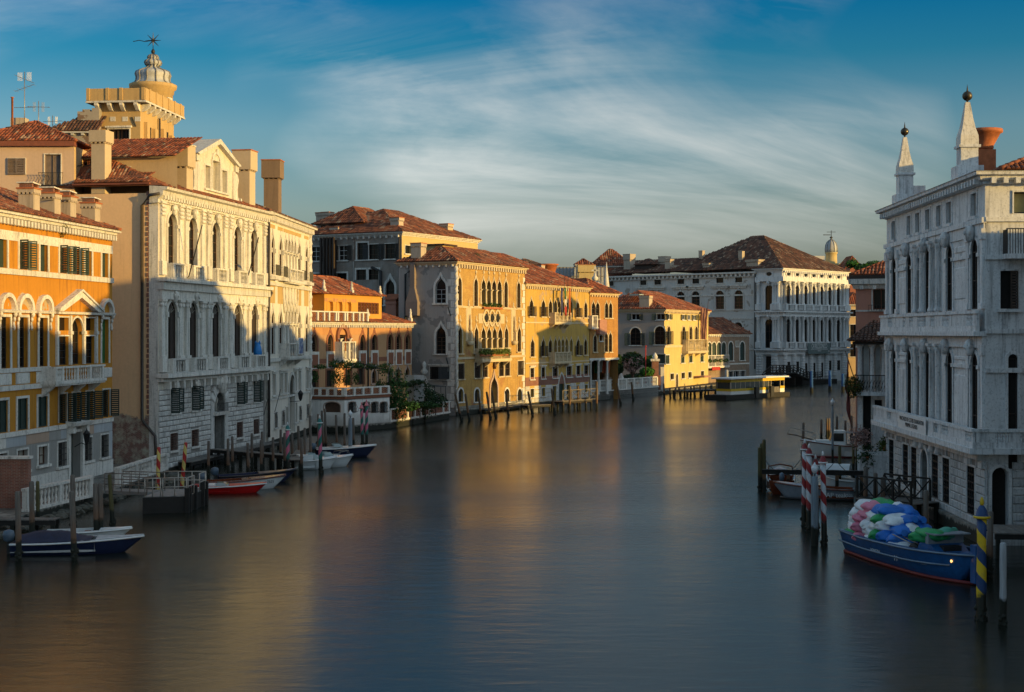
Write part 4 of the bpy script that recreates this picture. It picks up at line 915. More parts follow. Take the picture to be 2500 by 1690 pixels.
def aerial(label, x, ytop, ybot, D, kind):
    p = atD(*q(3, x, ybot), D); zt = atD(*q(3, x, ytop), D).z-p.z; o = thing('tv_aerial', label, 'aerial', p, R(random.uniform(-20, 20)), 'television aerials on the roofs')
    MB().tube([(0, 0, -1.5), (0, 0, zt)], .035, 5).obj('mast', M['galv'], o); mb = MB()
    def yagi(z, n, w, tilt=0):
        m = T(0, 0, z) @ RY(tilt); mb.tube([(-.9, 0, 0), (.9, 0, 0)], .02, 4, m)
        for i in range(n): xx = -.8+1.6*i/(n-1); mb.tube([(xx, -w, 0), (xx, w, 0)], .012, 4, m)
    if kind == 'tall':
        yagi(zt-.6, 8, .35, .4); yagi(zt*.66, 5, .5, -.3)
        for s in (-.4, .4): mb.box(s-.25, s+.25, -.02, .0, zt-.9, zt-.1) if 0 else [mb.tube([(s+.09*k, 0, zt-.75), (s+.09*k, 0, zt-.05)], .01, 4) for k in range(-2, 3)]
        yagi(zt*.25, 4, .2)
    else:
        for s in (-.35, .35): [mb.tube([(s+.08*k, 0, zt-.9), (s+.08*k, 0, zt-.1)], .014, 4) for k in range(-1, 2)]
        yagi(zt-.5, 4, .3)
    mb.obj('elements', M['galv'], o)
aerial('tallest television aerial at the far left, with three arrays', 235, 375, 830, 117, 'tall')
aerial('television aerial with two white grids left of the tower', 370, 655, 880, 118, 'grid')
aerial('smallest television aerial, dark, beside the grey attic left of the tower', 505, 795, 890, 124, 'grid')
def grey_attic():
    D = 122; A = Vector(((q(3, 455, 0)[0]-CX)/FPX*D, D)); B = Vector(((q(3, 945, 0)[0]-CX)/FPX*D, D))
    root, f = building('grey_attic_house', 'dark tiled roof and grey parapet left of the tower', 'house', A, B); U, Z = f.U, f.Z; L = f.L
    f.wall(0, L, 5, Z(3, 800, 965), 'greywall'); f.strip(-.2, L, Z(3, 800, 965), Z(3, 800, 950), .3, 'grey_stone', name='eave'); dentils(f, 0, L, Z(3, 800, 985), Z(3, 800, 965), .25, .25, .8, 'grey_stone')
    z = Z(3, 800, 950); o = MB().add([(-.3, -.3, z), (L, -.3, z), (L, 4, z+2.6), (3.6, 4, z+2.6)], [(0, 1, 2, 3)]).obj('roof', M['tile_dark'], root, None, True)
    tb = MB(); tiles(tb, [(-.3, -.3, z+.02), (L, -.3, z+.02), (L, 4, z+2.6), (3.6, 4, z+2.6)], .3, .5); t = tb.obj('roof_tiles', M['tile_dark'], o, None, True); t['kind'] = 'stuff'
    MB().box(U(3, 742, 900, 1.5), U(3, 950, 900, 1.5), 1.5, 5, z+.2, Z(3, 800, 755, 1.5)).box(U(3, 790, 740, 1.5), U(3, 860, 740, 1.5), 1.5, 3, Z(3, 800, 755, 1.5), Z(3, 800, 735, 1.5)).box(U(3, 880, 720, 1.5), U(3, 950, 720, 1.5), 1.5, 3, Z(3, 800, 755, 1.5), Z(3, 800, 722, 1.5)).obj('parapet', M['greywall'], root)
grey_attic()
def tower():
    D = 124.; a = q(3, 940, 900); b = q(3, 1345, 900); A = Vector(((a[0]-CX)/FPX*(D+.4), D+.4)); B = Vector(((b[0]-CX)/FPX*D, D))
    root, f = building('roof_tower', 'square plaster roof tower with bracketed parapet and onion-domed lantern', 'tower', A, B); U, Z = f.U, f.Z; L = f.L
    zb = Z(3, 1100, 1100); zp0, zp1 = Z(3, 1100, 672), Z(3, 1100, 548)
    DEP = 8.6
    f.win(U(3, 1140, 980), Z(3, 1140, 1040), Z(3, 1140, 925), 1.9, sw=.12, glass='dark', bars=(5, 1), hood=True)
    f.wall(0, L, zb-4, zp0+.05, 'tower_wall'); r = rightside(root, L, DEP); r.wall(0, DEP, zb-4, zp0+.05, 'tower_wall', name='side_wall')
    MB().box(0, .3, .02, DEP, zb-4, zp0).obj('rear_wall', M['tower_wall'], root)
    o = .75; MB().ring(0, L, 0, DEP, [(o, zp0), (o, zp1), (o-.25, zp1), (o-.25, zp0)]).obj('parapet', M['tower_wall'], root)
    MB().box(-o+.26, L+o-.26, -o+.26, DEP+o-.26, zp0-.02, zp0+.1).obj('deck', M['pave'], root); MB().ring(0, L, 0, DEP, [(o+.06, zp0-.1), (o+.06, zp0+.06), (o, zp0+.06)], False).obj('ledge', M['istria'], root)
    for x in (-.6, L*.30, L*.62, L+.55): f.put('parapet_pilaster', cached('twpil', lambda: MB().box(-.14, .14, -.08, .02, .1, zp1-zp0+.04).mesh('parapet_pilaster', M['tower_wall'])), x, -o, zp0)
    for i in range(6): r.put('parapet_pilaster', CACHE['twpil'], .3+i*(DEP-.6)/5, -o, zp0)
    br = cached('twbr', lambda: MB().add([(-.16, .02, 0), (-.16, -.78, 0), (-.16, -.78, -.22), (-.16, -.3, -.6), (-.16, .02, -.7), (.16, .02, 0), (.16, -.78, 0), (.16, -.78, -.22), (.16, -.3, -.6), (.16, .02, -.7)], [(0, 1, 2, 3, 4), (9, 8, 7, 6, 5), (1, 6, 7, 2), (2, 7, 8, 3), (3, 8, 9, 4)]).mesh('bracket', M['istria']))
    for x in (.12, L*.33, L*.62, L-.16): f.put('bracket', br, x, 0, zp0-.1)
    for i in range(7): r.put('bracket', br, .4+i*(DEP-.8)/6, 0, zp0-.1)
    for x in (1083, 1200, 1320): f.put('stone_inset', MB().box(-.25, .25, -.03, .02, 0, .4).mesh('stone_inset', M['istria']), U(3, x, 840), 0, Z(3, x, 850))
    for x0, y0, x1, y1 in ((1000, 815, 945, 895), (1268, 810, 1305, 900)): f.mbobj(MB().tube([(U(3, x0, y0), -.05, Z(3, x0, y0)), (U(3, x1, y1), -.05, Z(3, x1, y1))], .06, 4), 'tie_bar', M['iron'])
    for k, u in enumerate((1.2, 3.2, 5.4, 7.6)): r.put('buttress', MB().box(-.35, .35, -.32, .02, zb-4, zp0-1.6-.3*(k % 2)).mesh('buttress', M['tower_wall']), u, 0, 0)
    drainpipe(r, [(4.3, -.2, zp0-.8), (4.3, -.2, zb-3)], .09)
    for u, z in ((2.2, .55), (6.6, .6)): r.put('window', MB().box(-.4, .4, -.05, .02, 0, 1.1).mesh('window', M['dark']), u, 0, zb+(zp0-zb)*z-1.2)
    # round lantern drum and ribbed dome
    dy = 6.4; cxp = U(3, 1468, 500, dy); rr = (U(3, 1660, 500, dy)-U(3, 1262, 500, dy))/2*.98; zd = Z(3, 1468, 500, dy); zt = Z(3, 1468, 205, dy); s = zt-zd
    dr = MB().lathe([(rr*.92, zp0), (rr*.92, zd-.9), (rr*.97, zd-.85), (rr*.99, zd-.5), (rr*1.1, zd-.35), (rr*1.12, zd-.05), (rr*1.04, zd)], 24, T(cxp, dy, 0)).obj('drum', M['tower_wall'], root)
    for a in (-70, -15): link('drum_window', MB().box(-.35, .35, -.06, .1, 0, .8).mesh('drum_window', M['istria']), dr, T(cxp+math.cos(R(a))*rr*.93, dy+math.sin(R(a))*rr*.93, zd-2.1) @ RZ(R(a+90))); 
    prof = [(1.0, 0), (.86, .05), (.80, .12), (.79, .22), (.84, .32), (.80, .40), (.62, .46), (.42, .50), (.30, .56), (.26, .61), (.36, .65), (.40, .71), (.36, .77), (.24, .81), (.22, .84), (.25, .88), (.20, .94), (.08, .98), (.03, 1.0)]
    n = 24; mb = MB().lathe([(rr*.98*a, zd+b*s) for a, b in prof], n, T(cxp, dy, 0)); dome = mb.obj('dome', M['lead'], root)
    for i in range(12):
        a = 2*math.pi*i/12; link('rib', cached('twrib', lambda: MB().tube([(rr*.98*p+.03, 0, zd+b*s) for p, b in prof[:-1]], .07, 5).mesh('rib', M['lead_dark'])), dome, T(cxp, dy, 0) @ RZ(a))
    fin = MB().lathe([(.05, zt-.1), (.16, zt+.1), (.2, zt+.25), (.1, zt+.42), (.04, zt+.5), (.03, zt+.9)], 8, T(cxp, dy, 0)); zs = zt+1.25
    for i in range(4): fin.tube([(cxp-.75*math.cos(i*math.pi/4), dy, zs-.75*math.sin(i*math.pi/4)), (cxp, dy, zs), (cxp+.75*math.cos(i*math.pi/4), dy, zs+.75*math.sin(i*math.pi/4))], [.015, .07, .015], 4)
    fin.tube([(cxp, dy, zs), (cxp-.8, dy, zs-.08), (cxp-1.3, dy, zs+.05), (cxp-1.9, dy, zs-.05)], .035, 4); fin.obj('weather_vane', M['iron'], root)
tower()
# ------------------------------------------------------------ pale Gothic palazzo
def gothic_palazzo():
    A = Vector((-23.5, 134.85)); t = Vector((.054, .9985)); L = 21.6; B = A+t*L; DEP = 12
    root, f = building('gothic_palazzo', 'pale Gothic palazzo with tall pointed windows and rope-carved corners', 'palazzo', A, B); Z, U = f.Z, f.U
    zc = Z(4, 1240, 775, -.6)
    # upper Gothic floor
    z0, z1, zcap = Z(4, 1380, 1400), Z(4, 1380, 1005), Z(4, 1380, 1095)
    zz0, zz1 = Z(5, 1340, 605), Z(5, 1340, 190)
    us = [U(4, x, 1150) for x in (1236, 1312, 1490, 1562)]; ul = [U(4, x, 1150) for x in (1362, 1392, 1422, 1450)]
    for (a, b, pfx) in ((z0, z1, 4), (zz0, zz1, 5)):
        for u in us:
            o = f.win(u, a, b, 1.5, 'ogee', sw=.22, proj=.1, sill=False, glass='glass', bars=(2, 3), depth=.14)
            [link('capital', cached('gcap', lambda: MB().box(-.11, .11, -.22, .15, -.22, .22).mesh('capital', M['istria'])), o, T(e*.84, 0, b-a-1.9)) for e in (-1, 1)]
            fp = f.put('facing_panel', cached(('gpan', pfx), lambda: MB().box(-1.15, 1.15, -.03, .0, 0, (zc-1.0 if pfx == 4 else z0-1.1)-b-.3).mesh('facing_panel', M['goldwall'])), u, 0, b+.28)
        du = ul[1]-ul[0]
        for u in ul:
            o = f.win(u, a, b, du-.42, 'ogee', sw=.2, proj=.1, sill=False, glass='glass', bars=(2, 3), depth=.16)
        for i in range(5):
            u = ul[0]+(i-.5)*du; column(f, u, -.05, a, b-1.55, .2, 'istria', cap=.45, cor=True)
        f.put('facing_panel', cached(('gpan2', pfx), lambda: MB().box(-du*2.1, du*2.1, -.03, .0, 0, (zc-1.0 if pfx == 4 else z0-1.1)-b-.3).mesh('facing_panel', M['goldwall' if pfx == 4 else 'istria'])), (ul[0]+ul[3])/2, 0, b+.28)
        if pfx == 5:                                      # interlaced tracery above
            for i in range(5):
                u = ul[0]+(i-.5)*du
                for s in (-1, 1): f.mbobj(MB().tube([(u, -.08, b-.6), (u+s*du*.30, -.08, b+.6), (u+s*du*.44, -.08, b+1.6), (u+s*du*.12, -.08, b+2.7)], .1, 5), 'tracery', M['istria'])
        for e in (.0, L/2, L):
            pass
    # iron balconies, stone balcony
    zb = Z(4, 1380, 1480)
    for u in us: 
        g = f.put('window_railing', cached('grail', lambda: grille_mesh(1.9, 1.0, 10, 2, M['iron'])), u, -.55, z0-.1); link('sill_slab', MB().box(-1.1, 1.1, -.65, .02, -.45, -.12).mesh('sill_slab', M['istria']), g, T(0, .55, 0))
    f.balcony(ul[0]-du*.8, ul[3]+du*.8, z0-.35, 1.15, .7, 4, piers=[ul[0]-du*.7, (ul[0]+ul[3])/2, ul[3]+du*.7], slab=.25)
    f.strip(0, L, z0-1.1, z0-.75, .2)
    f.balcony(U(5, 1320, 640, -.9), U(5, 1465, 640, -.9), zz0-.3, 1.35, .95, 3, piers=[U(5, x, 640, -.9) for x in (1325, 1390, 1460)], slab=.25, brackets=3)
    ps = thing('exhibition_poster', 'blue and red exhibition poster hung on the Gothic balcony', 'poster', wmat(root) @ Vector((U(5, 1436, 620, -1.05), -1.06, zz0-.15)), root.rotation_euler.z)
    MB().cbox(-1.1, 1.1, -.05, .02, 0, 1.7, .02).obj('frame', M['white'], ps); MB().box(-1., 1., -.07, -.04, .08, 1.62).obj('sheet', postermat(), ps)
    f.strip(0, L, zz0-.75, zz0-.4, .22)
    # lower floors
    za, zb_ = Z(5, 1192, 990), Z(5, 1192, 800)
    for x in (1192, 1258, 1298, 1385, 1425, 1497): f.win(U(5, x, 880), za, zb_, 1.35, sw=.2, hood=True, bars=(2, 3))
    ud = U(5, 1352, 900); f.win(ud, Z(5, 1352, 1330), Z(5, 1352, 805), 2.6, 'arch', sw=.3, proj=.12, sill=False, glass='dark', bars=None, depth=.4, name='portal')
    zc0, zc1 = Z(5, 1207, 1285), Z(5, 1207, 1150)
    for x in (1207, 1275, 1430, 1498): f.win(U(5, x, 1200), zc0, zc1, 1.2, 'arch', sw=.18, glass='dark', bars=None, grille=(3, 3))
    f.win(U(5, 1308, 1180), Z(5, 1308, 1300), Z(5, 1308, 1100), 1.0, sw=.15, bars=None, glass='dark'); f.win(U(5, 1390, 1150), Z(5, 1390, 1240), Z(5, 1390, 1060), 1.2, sw=.15, bars=None, glass='dark')
    f.strip(0, L, za-.5, za-.3, .12)
    f.wall(0, L, -1.5, zc-.4, 'goldstone'); f.strip(0, L, -1.5, .5, .15, 'quay', name='water_base')
    for u in (.45, L-.35):                                # twisted corner shafts
        mb = MB(); n = 90
        mb.tube([(u, -.05, .5), (u, -.05, zc-.8)], .2, 8)
        for k in range(2): mb.tube([(u+.2*math.cos(i*.75+k*math.pi), -.05+.2*math.sin(i*.75+k*math.pi), .5+(zc-1.3)*i/n) for i in range(n+1)], .075, 5)
        f.mbobj(mb, 'rope_shaft', M['istria'])
    backwalls(root, L, DEP, -.5, zc-.4, 'goldstone')
    cornice(root, L, DEP, zc, 1.15, 'istria'); dentils(f, 0, L, zc-.75, zc-.25, .5, .26, .6)
    hip(root, 0, L, 0, DEP, zc+.03, 2.4, 'tile_dark', .6, .35, .6, slopes='fl')
    drainpipe(f, [(.1, -.3, zc-.8), (.1, -.3, z0-1.4), (.5, -.5, z0-1.9), (.1, -.3, z0-2.4), (.1, -.3, 1.)], .12)
    y = 3.4; u = U(4, 1240, 600, y); zt = Z(4, 1240, 290, y); chimney(root, u, y, zc, zt, 1.55, 1.6, hw=1.28, hh=2.0, mat='chim_dark')
    for u in (U(5, 1190, 1150), U(5, 1090, 1180)): f.mbobj(MB().tube([(u, -.1, 3.2), (u+.8, -.5, 5.4)], .03, 4), 'tie_bar', M['iron'])
    ul_ = U(5, 1435, 990, -1.2); zl = Z(5, 1435, 990, -1.2)
    f.mbobj(MB().tube([(ul_-.2, 0, zl-.7), (ul_, -1.2, zl-.6)], .03, 4).lathe([(.05, -.6), (.18, -.4), (.28, .15), (.3, .18), (.06, .5)], 6, T(ul_, -1.2, zl)), 'wall_lantern', M['iron'])
def postermat():
    t = NT('poster_print'); v = t.coord(rnd=False)
    c = t.ramp(t.noise(v, 2.2, 3, .5), (.35, (.03, .05, .16)), (.5, (.06, .13, .30)), (.6, (.35, .40, .5)), (.68, (.30, .05, .06)))
    return t.set(Base_Color=c, Roughness=.6)
gothic_palazzo()

# ------------------------------------------------------------ small orange house with terraces
def statue(root, p, h, mat='istria', name='finial_statue'):
    return MB().box(-.22, .22, -.22, .22, 0, h*.35).lathe([(.2, h*.35), (.24, h*.45), (.14, h*.62), (.19, h*.75), (.1, h*.84), (.12, h*.92), (.03, h)], 8).obj(name, M[mat], root, T(*p))
def orange_house():
    A = Vector((-23.3, 163.)); B = Vector((-13.3, 187.4)); DEP = 14
    root, f = building('orange_house', 'small orange plaster house with roof loggia and terrace over the water', 'house', A, B); Z, U = f.Z, f.U; L = f.L
    zc = Z(7, 600, 1203, -.3); zb = Z(8, 500, 795); zbt = Z(8, 500, 768)
    z0, z1 = Z(8, 567, 690), Z(8, 567, 498)
    for x in (105, 258, 432, 567, 680, 833, 913, 1000):
        u = U(8, x, 600); o = f.win(u, z0, z1, 1.35, 'ogee', sw=.3, proj=.08, sill=False, mat='redtrim', bars=(2, 3), depth=.3)
        link('finial', cached('ohfin', lambda: MB().lathe([(.12, 0), (.2, .25), (.06, .5), (.12, .7), (.02, 1.0)], 6).mesh('finial', M['redtrim'])), o, T(0, -.05, z1-z0+.25))
        link('apron', cached('ohap', lambda: MB().box(-.95, .95, -.14, .02, -2.0, -.02).mesh('apron', M['istria'])), o)
        link('apron_panel', cached('ohap2', lambda: MB().box(-.68, .68, -.17, -.13, -1.9, -.35).mesh('apron_panel', M['redtrim2'])), o)
    u = U(8, 368, 600); zt = Z(8, 368, 480)
    o = f.win(u, z0-.2, zt, 1.9, 'arch', sw=.5, proj=.3, sill=False, mat='redtrim', bars=(2, 3), depth=.4, name='balcony_door')
    for s in (-1, 1): column(f, u+s*1.15, -.55, z0-.1, zt-1.2, .15, 'istria', cap=.4)
    f.balcony(u-1.7, u+1.7, Z(8, 360, 775, -1.), 2.1, 1.0, 2, piers=[u-1.55, u, u+1.55], slab=.3)
    f.strip(0, L, zb-.1, zbt+.1, .06, 'redtrim2', name='brick_band')
    zg0, zg1 = Z(8, 910, 990), Z(8, 910, 825)
    for x in (680, 835, 910, 998): f.win(U(8, x, 910), zg0, zg1, 1.3, 'ogee', sw=.22, proj=.06, mat='pinktrim', bars=(2, 4))
    for x in (105, 255, 430, 555): f.win(U(8, x, 930), Z(8, 255, 1040), Z(8, 255, 880), 1.6, 'rect', sw=.25, proj=.06, mat='redtrim', sill=False, glass='dark', bars=(2, 1))
    f.wall(0, L, 0, zc-.3, 'house_orange'); 
    s = leftside(root, DEP); s.wall(0, DEP, 0, zc-.3, 'house_orange', name='side_wall'); rs = rightside(root, L, DEP); rs.wall(0, DEP, 0, zc-.3, 'house_orange', name='side_wall')
    cornice(root, L, DEP, zc, .75); dentils(f, 0, L, zc-.62, zc-.3, .3, .2, .45)
    f.strip(0, L, zc-1.5, zc-.75, .03, 'frieze_paint', name='painted_frieze')
    ud = U(8, 617, 600); drainpipe(f, [(ud, -.12, zc-.5), (ud, -.12, 3.)], .1)
    # roof over the right part
    u1 = U(7, 1020, 1150); uu = U(7, 600, 1000, 1.5)
    ro = MB().add([(u1-.2, -.4, zc), (L+.4, -.4, zc), (L+.4, 9, zc+2.6), (u1-.2, 9, zc+2.6), (L+.4, 9, zc)], [(0, 1, 2, 3), (1, 4, 2)]).obj('roof', M['tile_red'], root, None, True)
    tb = MB(); tiles(tb, [(u1-.2, -.4, zc+.02), (L+.4, -.4, zc+.02), (L+.4, 9, zc+2.6), (u1-.2, 9, zc+2.6)], .35, .6); t = tb.obj('roof_tiles', M['tile_red'], ro, None, True); t['kind'] = 'stuff'
    # loggia storey
    y = .9; a = Fac(root, 0, T(0, y, 0)); g0, g1 = a.U(7, 597, 1000), a.U(7, 900, 1000); g2 = a.U(7, 1145, 1050); ze = a.Z(7, 750, 940); zr = a.Z(7, 750, 1110); zw = a.Z(7, 650, 990)
    for x in (652, 741, 827): a.win(a.U(7, x, 1050), zr-.5, zw, 1.3, 'arch', sw=.18, proj=.05, mat='house_gold', sill=False, glass='house_gold', bars=None, depth=.35)
    a.wall(g0, g1, zc-.1, ze, 'house_gold', name='loggia_wall'); a.ops = []
    zz1, zz0 = a.Z(7, 1000, 1020), a.Z(7, 1000, 1125)
    n = 7
    for i in range(n): a.win(g1+.5+(g2-g1-1.4)*(i+.5)/n, zz0, zz1, (g2-g1-1.4)/n-.12, sw=.06, sill=False, mat='redwood', bars=(1, 3), sash='redwood', depth=.2)
    a.wall(g1, g2, zc-.1, ze+.02, 'house_gold', name='loggia_wall')
    # left set-back wing, blind arch
    b = Fac(root, 0, T(0, 2.6, 0)); gl = -1.5; b.hole(b.U(7, 500, 1050), zr-.4, b.Z(7, 500, 990), 2.1, 'arch', .2); b.wall(gl, g0+.02, zc-.1, ze, 'house_orange', name='wing_wall'); b.put('blind_arch', pane_mesh(2.1, b.Z(7, 500, 990)-zr+.4, 'arch', M['house_orange']), b.U(7, 500, 1050), .2, zr-.4)
    [MB().box(e, e+.3, y+.01, 8, zc-.1, ze-.02).obj('side_wall', M['house_gold'], root) for e in (g0-.02, g2-.3)]
    hip(root, gl, g2, y, 9, ze+.02, 2.3, 'tile_red', .45, .35, .6, slopes='flr', ridge=5)
    a.strip(g0, g1, ze-.9, ze-.5, .02, 'frieze_paint', name='painted_frieze')
    # terrace parapets with pierced panels
    zt0, zt1 = Z(7, 700, 1192), Z(7, 700, 1120)
    P = [U(7, x, 1150, -.1) for x in (455, 530, 592, 640, 705, 725, 790, 812, 870, 930, 965, 1010)]
    for i, u in enumerate(P): f.put('parapet_post', cached('ohpost', lambda: MB().box(-.16, .16, -.2, .12, 0, zt1-zt0+.1).mesh('parapet_post', M['istria'])), u, 0, zt0)
    for p, r in zip(P, P[1:]):
        o = f.put('parapet_panel', cached(('ohpan', round(r-p, 1)), lambda: lattice(r-p-.34, zt1-zt0, 'redtrim2' if (r-p) < 2.6 else 'house_gold')), (p+r)/2, 0, zt0)
    f.strip(P[0]-.2, P[-1]+.2, zt1+.1, zt1+.25, .22, name='parapet_rail')
    for x, yb, yt in ((592, 925, 795), (858, 935, 812), (1130, 960, 855)): 
        yy = 1.; p = f.U(7, x, yb, yy), yy, f.Z(7, x, yb, yy)-.1; statue(root, p, f.Z(7, x, yt, yy)-p[2])
    for x, yb, yt, yy in ((1010, 1130, 1075, 0.), (1422, 1200, 1075, .2)): p = f.U(7, x, yb, yy), yy, f.Z(7, x, yb, yy)-.2; statue(root, p, f.Z(7, x, yt, yy)-p[2])
    # pink chimney with gabled hood
    yy = 7.; u0, u1_ = U(7, 1232, 1060, yy), U(7, 1305, 1060, yy); zt = Z(7, 1268, 990, yy); zz = Z(7, 1268, 945, yy); um = (u0+u1_)/2; w = (u1_-u0)
    c = MB().box(um-w/2, um+w/2, yy-.8, yy+.8, zc+1, zt-.6).box(um-w/2-.12, um+w/2+.12, yy-.92, yy+.92, zt-.6, zt-.4).obj('chimney', M['salmon'], root)
    for sx in (-1, 0, 1): MB().box(um+sx*(w/2-.12)-.12, um+sx*(w/2-.12)+.12, yy-.8, yy+.8, zt-.399, zt).obj('chimney_leg', M['salmon'], c)
    MB().prism([(um-w/2-.3, zt), (um+w/2+.3, zt), (um, zz+.15)], yy-1., yy+1.).obj('chimney_hood', M['tile_red'], c, None, True)
    return root, f
def lattice(w, h, mat):
    mb = MB(); n = max(2, int(w/.42)); m = max(2, int(h/.42))
    mb.box(-w/2, w/2, -.03, .03, 0, .1); mb.box(-w/2, w/2, -.03, .03, h-.1, h)
    for i in range(n):
        for j in range(m):
            cx, cz = -w/2+w*(i+.5)/n, .1+(h-.2)*(j+.5)/m; a, b = w/n/2, (h-.2)/m/2
            for s in (-1, 1): mb.box(-math.hypot(a, b), math.hypot(a, b), -.03, .03, -.05, .05, T(cx, 0, cz) @ RY(s*math.atan2(b, a)))
    return mb.mesh('parapet_panel', M[mat])
ohr, ohf = orange_house()
def water_terrace():
    # white walled terrace in front of the orange house: canted corner, pierced brick parapet
    c0 = ground(757, 1050); P = [Vector((-22.3, 156.6)), ground(841, 1056).xy, ground(951, 1046).xy]
    root = thing('water_terrace', 'white walled terrace with pierced brick parapet below the orange house', 'terrace', (P[1].x, P[1].y, 0)); W0 = wmat(root).inverted()
    z1 = HC+(CY-q(8, 400, 1160)[1])/FPX*P[1].y; z2 = HC+(CY-q(8, 400, 1130)[1])/FPX*P[1].y; z3 = HC+(CY-q(8, 400, 1050)[1])/FPX*P[1].y
    for i, (a, b) in enumerate(((P[0], P[1]), (P[1], P[2]))):
        d = b-a; f = Fac(root, d.length, W0 @ T(a.x, a.y, 0) @ RZ(math.atan2(d.y, d.x))); L = f.L
        xs = ((278, 1.9, None),) if i == 0 else ((468, 1.25, .4), (600, 1.25, .4), (685, 1.25, .4), (770, 1.25, .4))
        for x, w, bow in xs: f.win(f.U(8, x, 1230), f.Z(8, x, 1285), f.Z(8, x, 1185), w, 'seg', sw=.1, proj=.04, sill=False, mat='pinktrim', glass='dark' if bow else 'brown', bars=None, grille=(4, 3) if bow else None, bow=bow or 0)
        f.wall(0, L, -1.2, z1, 'whitewall'); f.strip(0, L, z1, z2-.02, .12, 'redtrim2', name='brick_band'); f.strip(-.05, L+.05, z2-.02, z2+.1, .22); f.strip(-.02, L, -1.5, .75, .25, 'quay', name='water_base')
        n = 4 if i == 0 else 5
        for k in range(n+1): f.put('parapet_post', cached('wtpost', lambda: MB().box(-.17, .17, -.17, .17, .1, z3-z2-.12).mesh('parapet_post', M['istria'])), .17+(L-.34)*k/n, .1, z2)
        for k in range(n): f.put('parapet_panel', cached(('wtpan', i), lambda: lattice((L-.34)/n-.36, z3-z2-.3, 'redtrim2')), .17+(L-.34)*(k+.5)/n, .1, z2+.1)
        f.strip(0, L, z3-.12, z3+.03, .12, name='parapet_rail', y=.1)
    MB().hprism([(p.x-P[1].x, p.y-P[1].y) for p in (P[0], P[1], P[2], P[2]+Vector((-8, 9)), P[0]+Vector((-2, 10)))], z1-.1, z2+.05).obj('terrace_floor', M['pave'], root)
    return z2, P
TZ, TP = water_terrace()
def vine(name, label, spans, posts, mat='leaf'):
    o = thing(name, label, 'pergola', spans[0][0])
    b = Vector(spans[0][0]); mb = MB()
    for p in posts: mb.tube([Vector(p[0])-b, Vector(p[1])-b], .05, 5)
    mb.obj('frame', M['iron'], o)
    for a, e, r, n in spans:
        a, e = Vector(a)-b, Vector(e)-b; m = max(1, int((e-a).length/1.3))
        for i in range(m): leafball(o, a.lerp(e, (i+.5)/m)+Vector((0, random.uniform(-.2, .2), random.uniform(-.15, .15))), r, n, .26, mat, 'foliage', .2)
def D8(x, y, D): return atD(*q(8, x, y), D)
vine('vine_pergola', 'vine trailing over a thin iron pergola on the house terrace', [
 (D8(90, 835, 160), D8(250, 845, 161), (.8, 1, .35), 160), (D8(250, 820, 161), D8(480, 835, 161), (1., 1.2, .75), 330), (D8(480, 820, 162), D8(700, 855, 164), (.9, 1, .5), 260), (D8(700, 855, 164), D8(850, 860, 165), (1.1, 1, .9), 300),
 (D8(310, 870, 162), D8(320, 1020, 162), (.9, .7, 1.1), 330), (D8(415, 900, 162), D8(415, 1010, 162), (.6, .5, .9), 160), (D8(505, 880, 162), D8(510, 1010, 162), (.55, .5, .9), 170), (D8(110, 880, 161), D8(105, 1030, 161), (.6, .5, .9), 170),
 (D8(640, 1000, 163), D8(820, 1010, 164), (.8, .6, .7), 200)],
 [(D8(575, 860, 161), D8(575, 1040, 161)), (D8(720, 880, 163), D8(720, 1050, 163)), (D8(820, 880, 163), D8(820, 1050, 163)), (D8(250, 850, 160), D8(860, 870, 165)), (D8(415, 860, 160), D8(415, 1040, 160)), (D8(560, 815, 161), D8(740, 860, 163))])
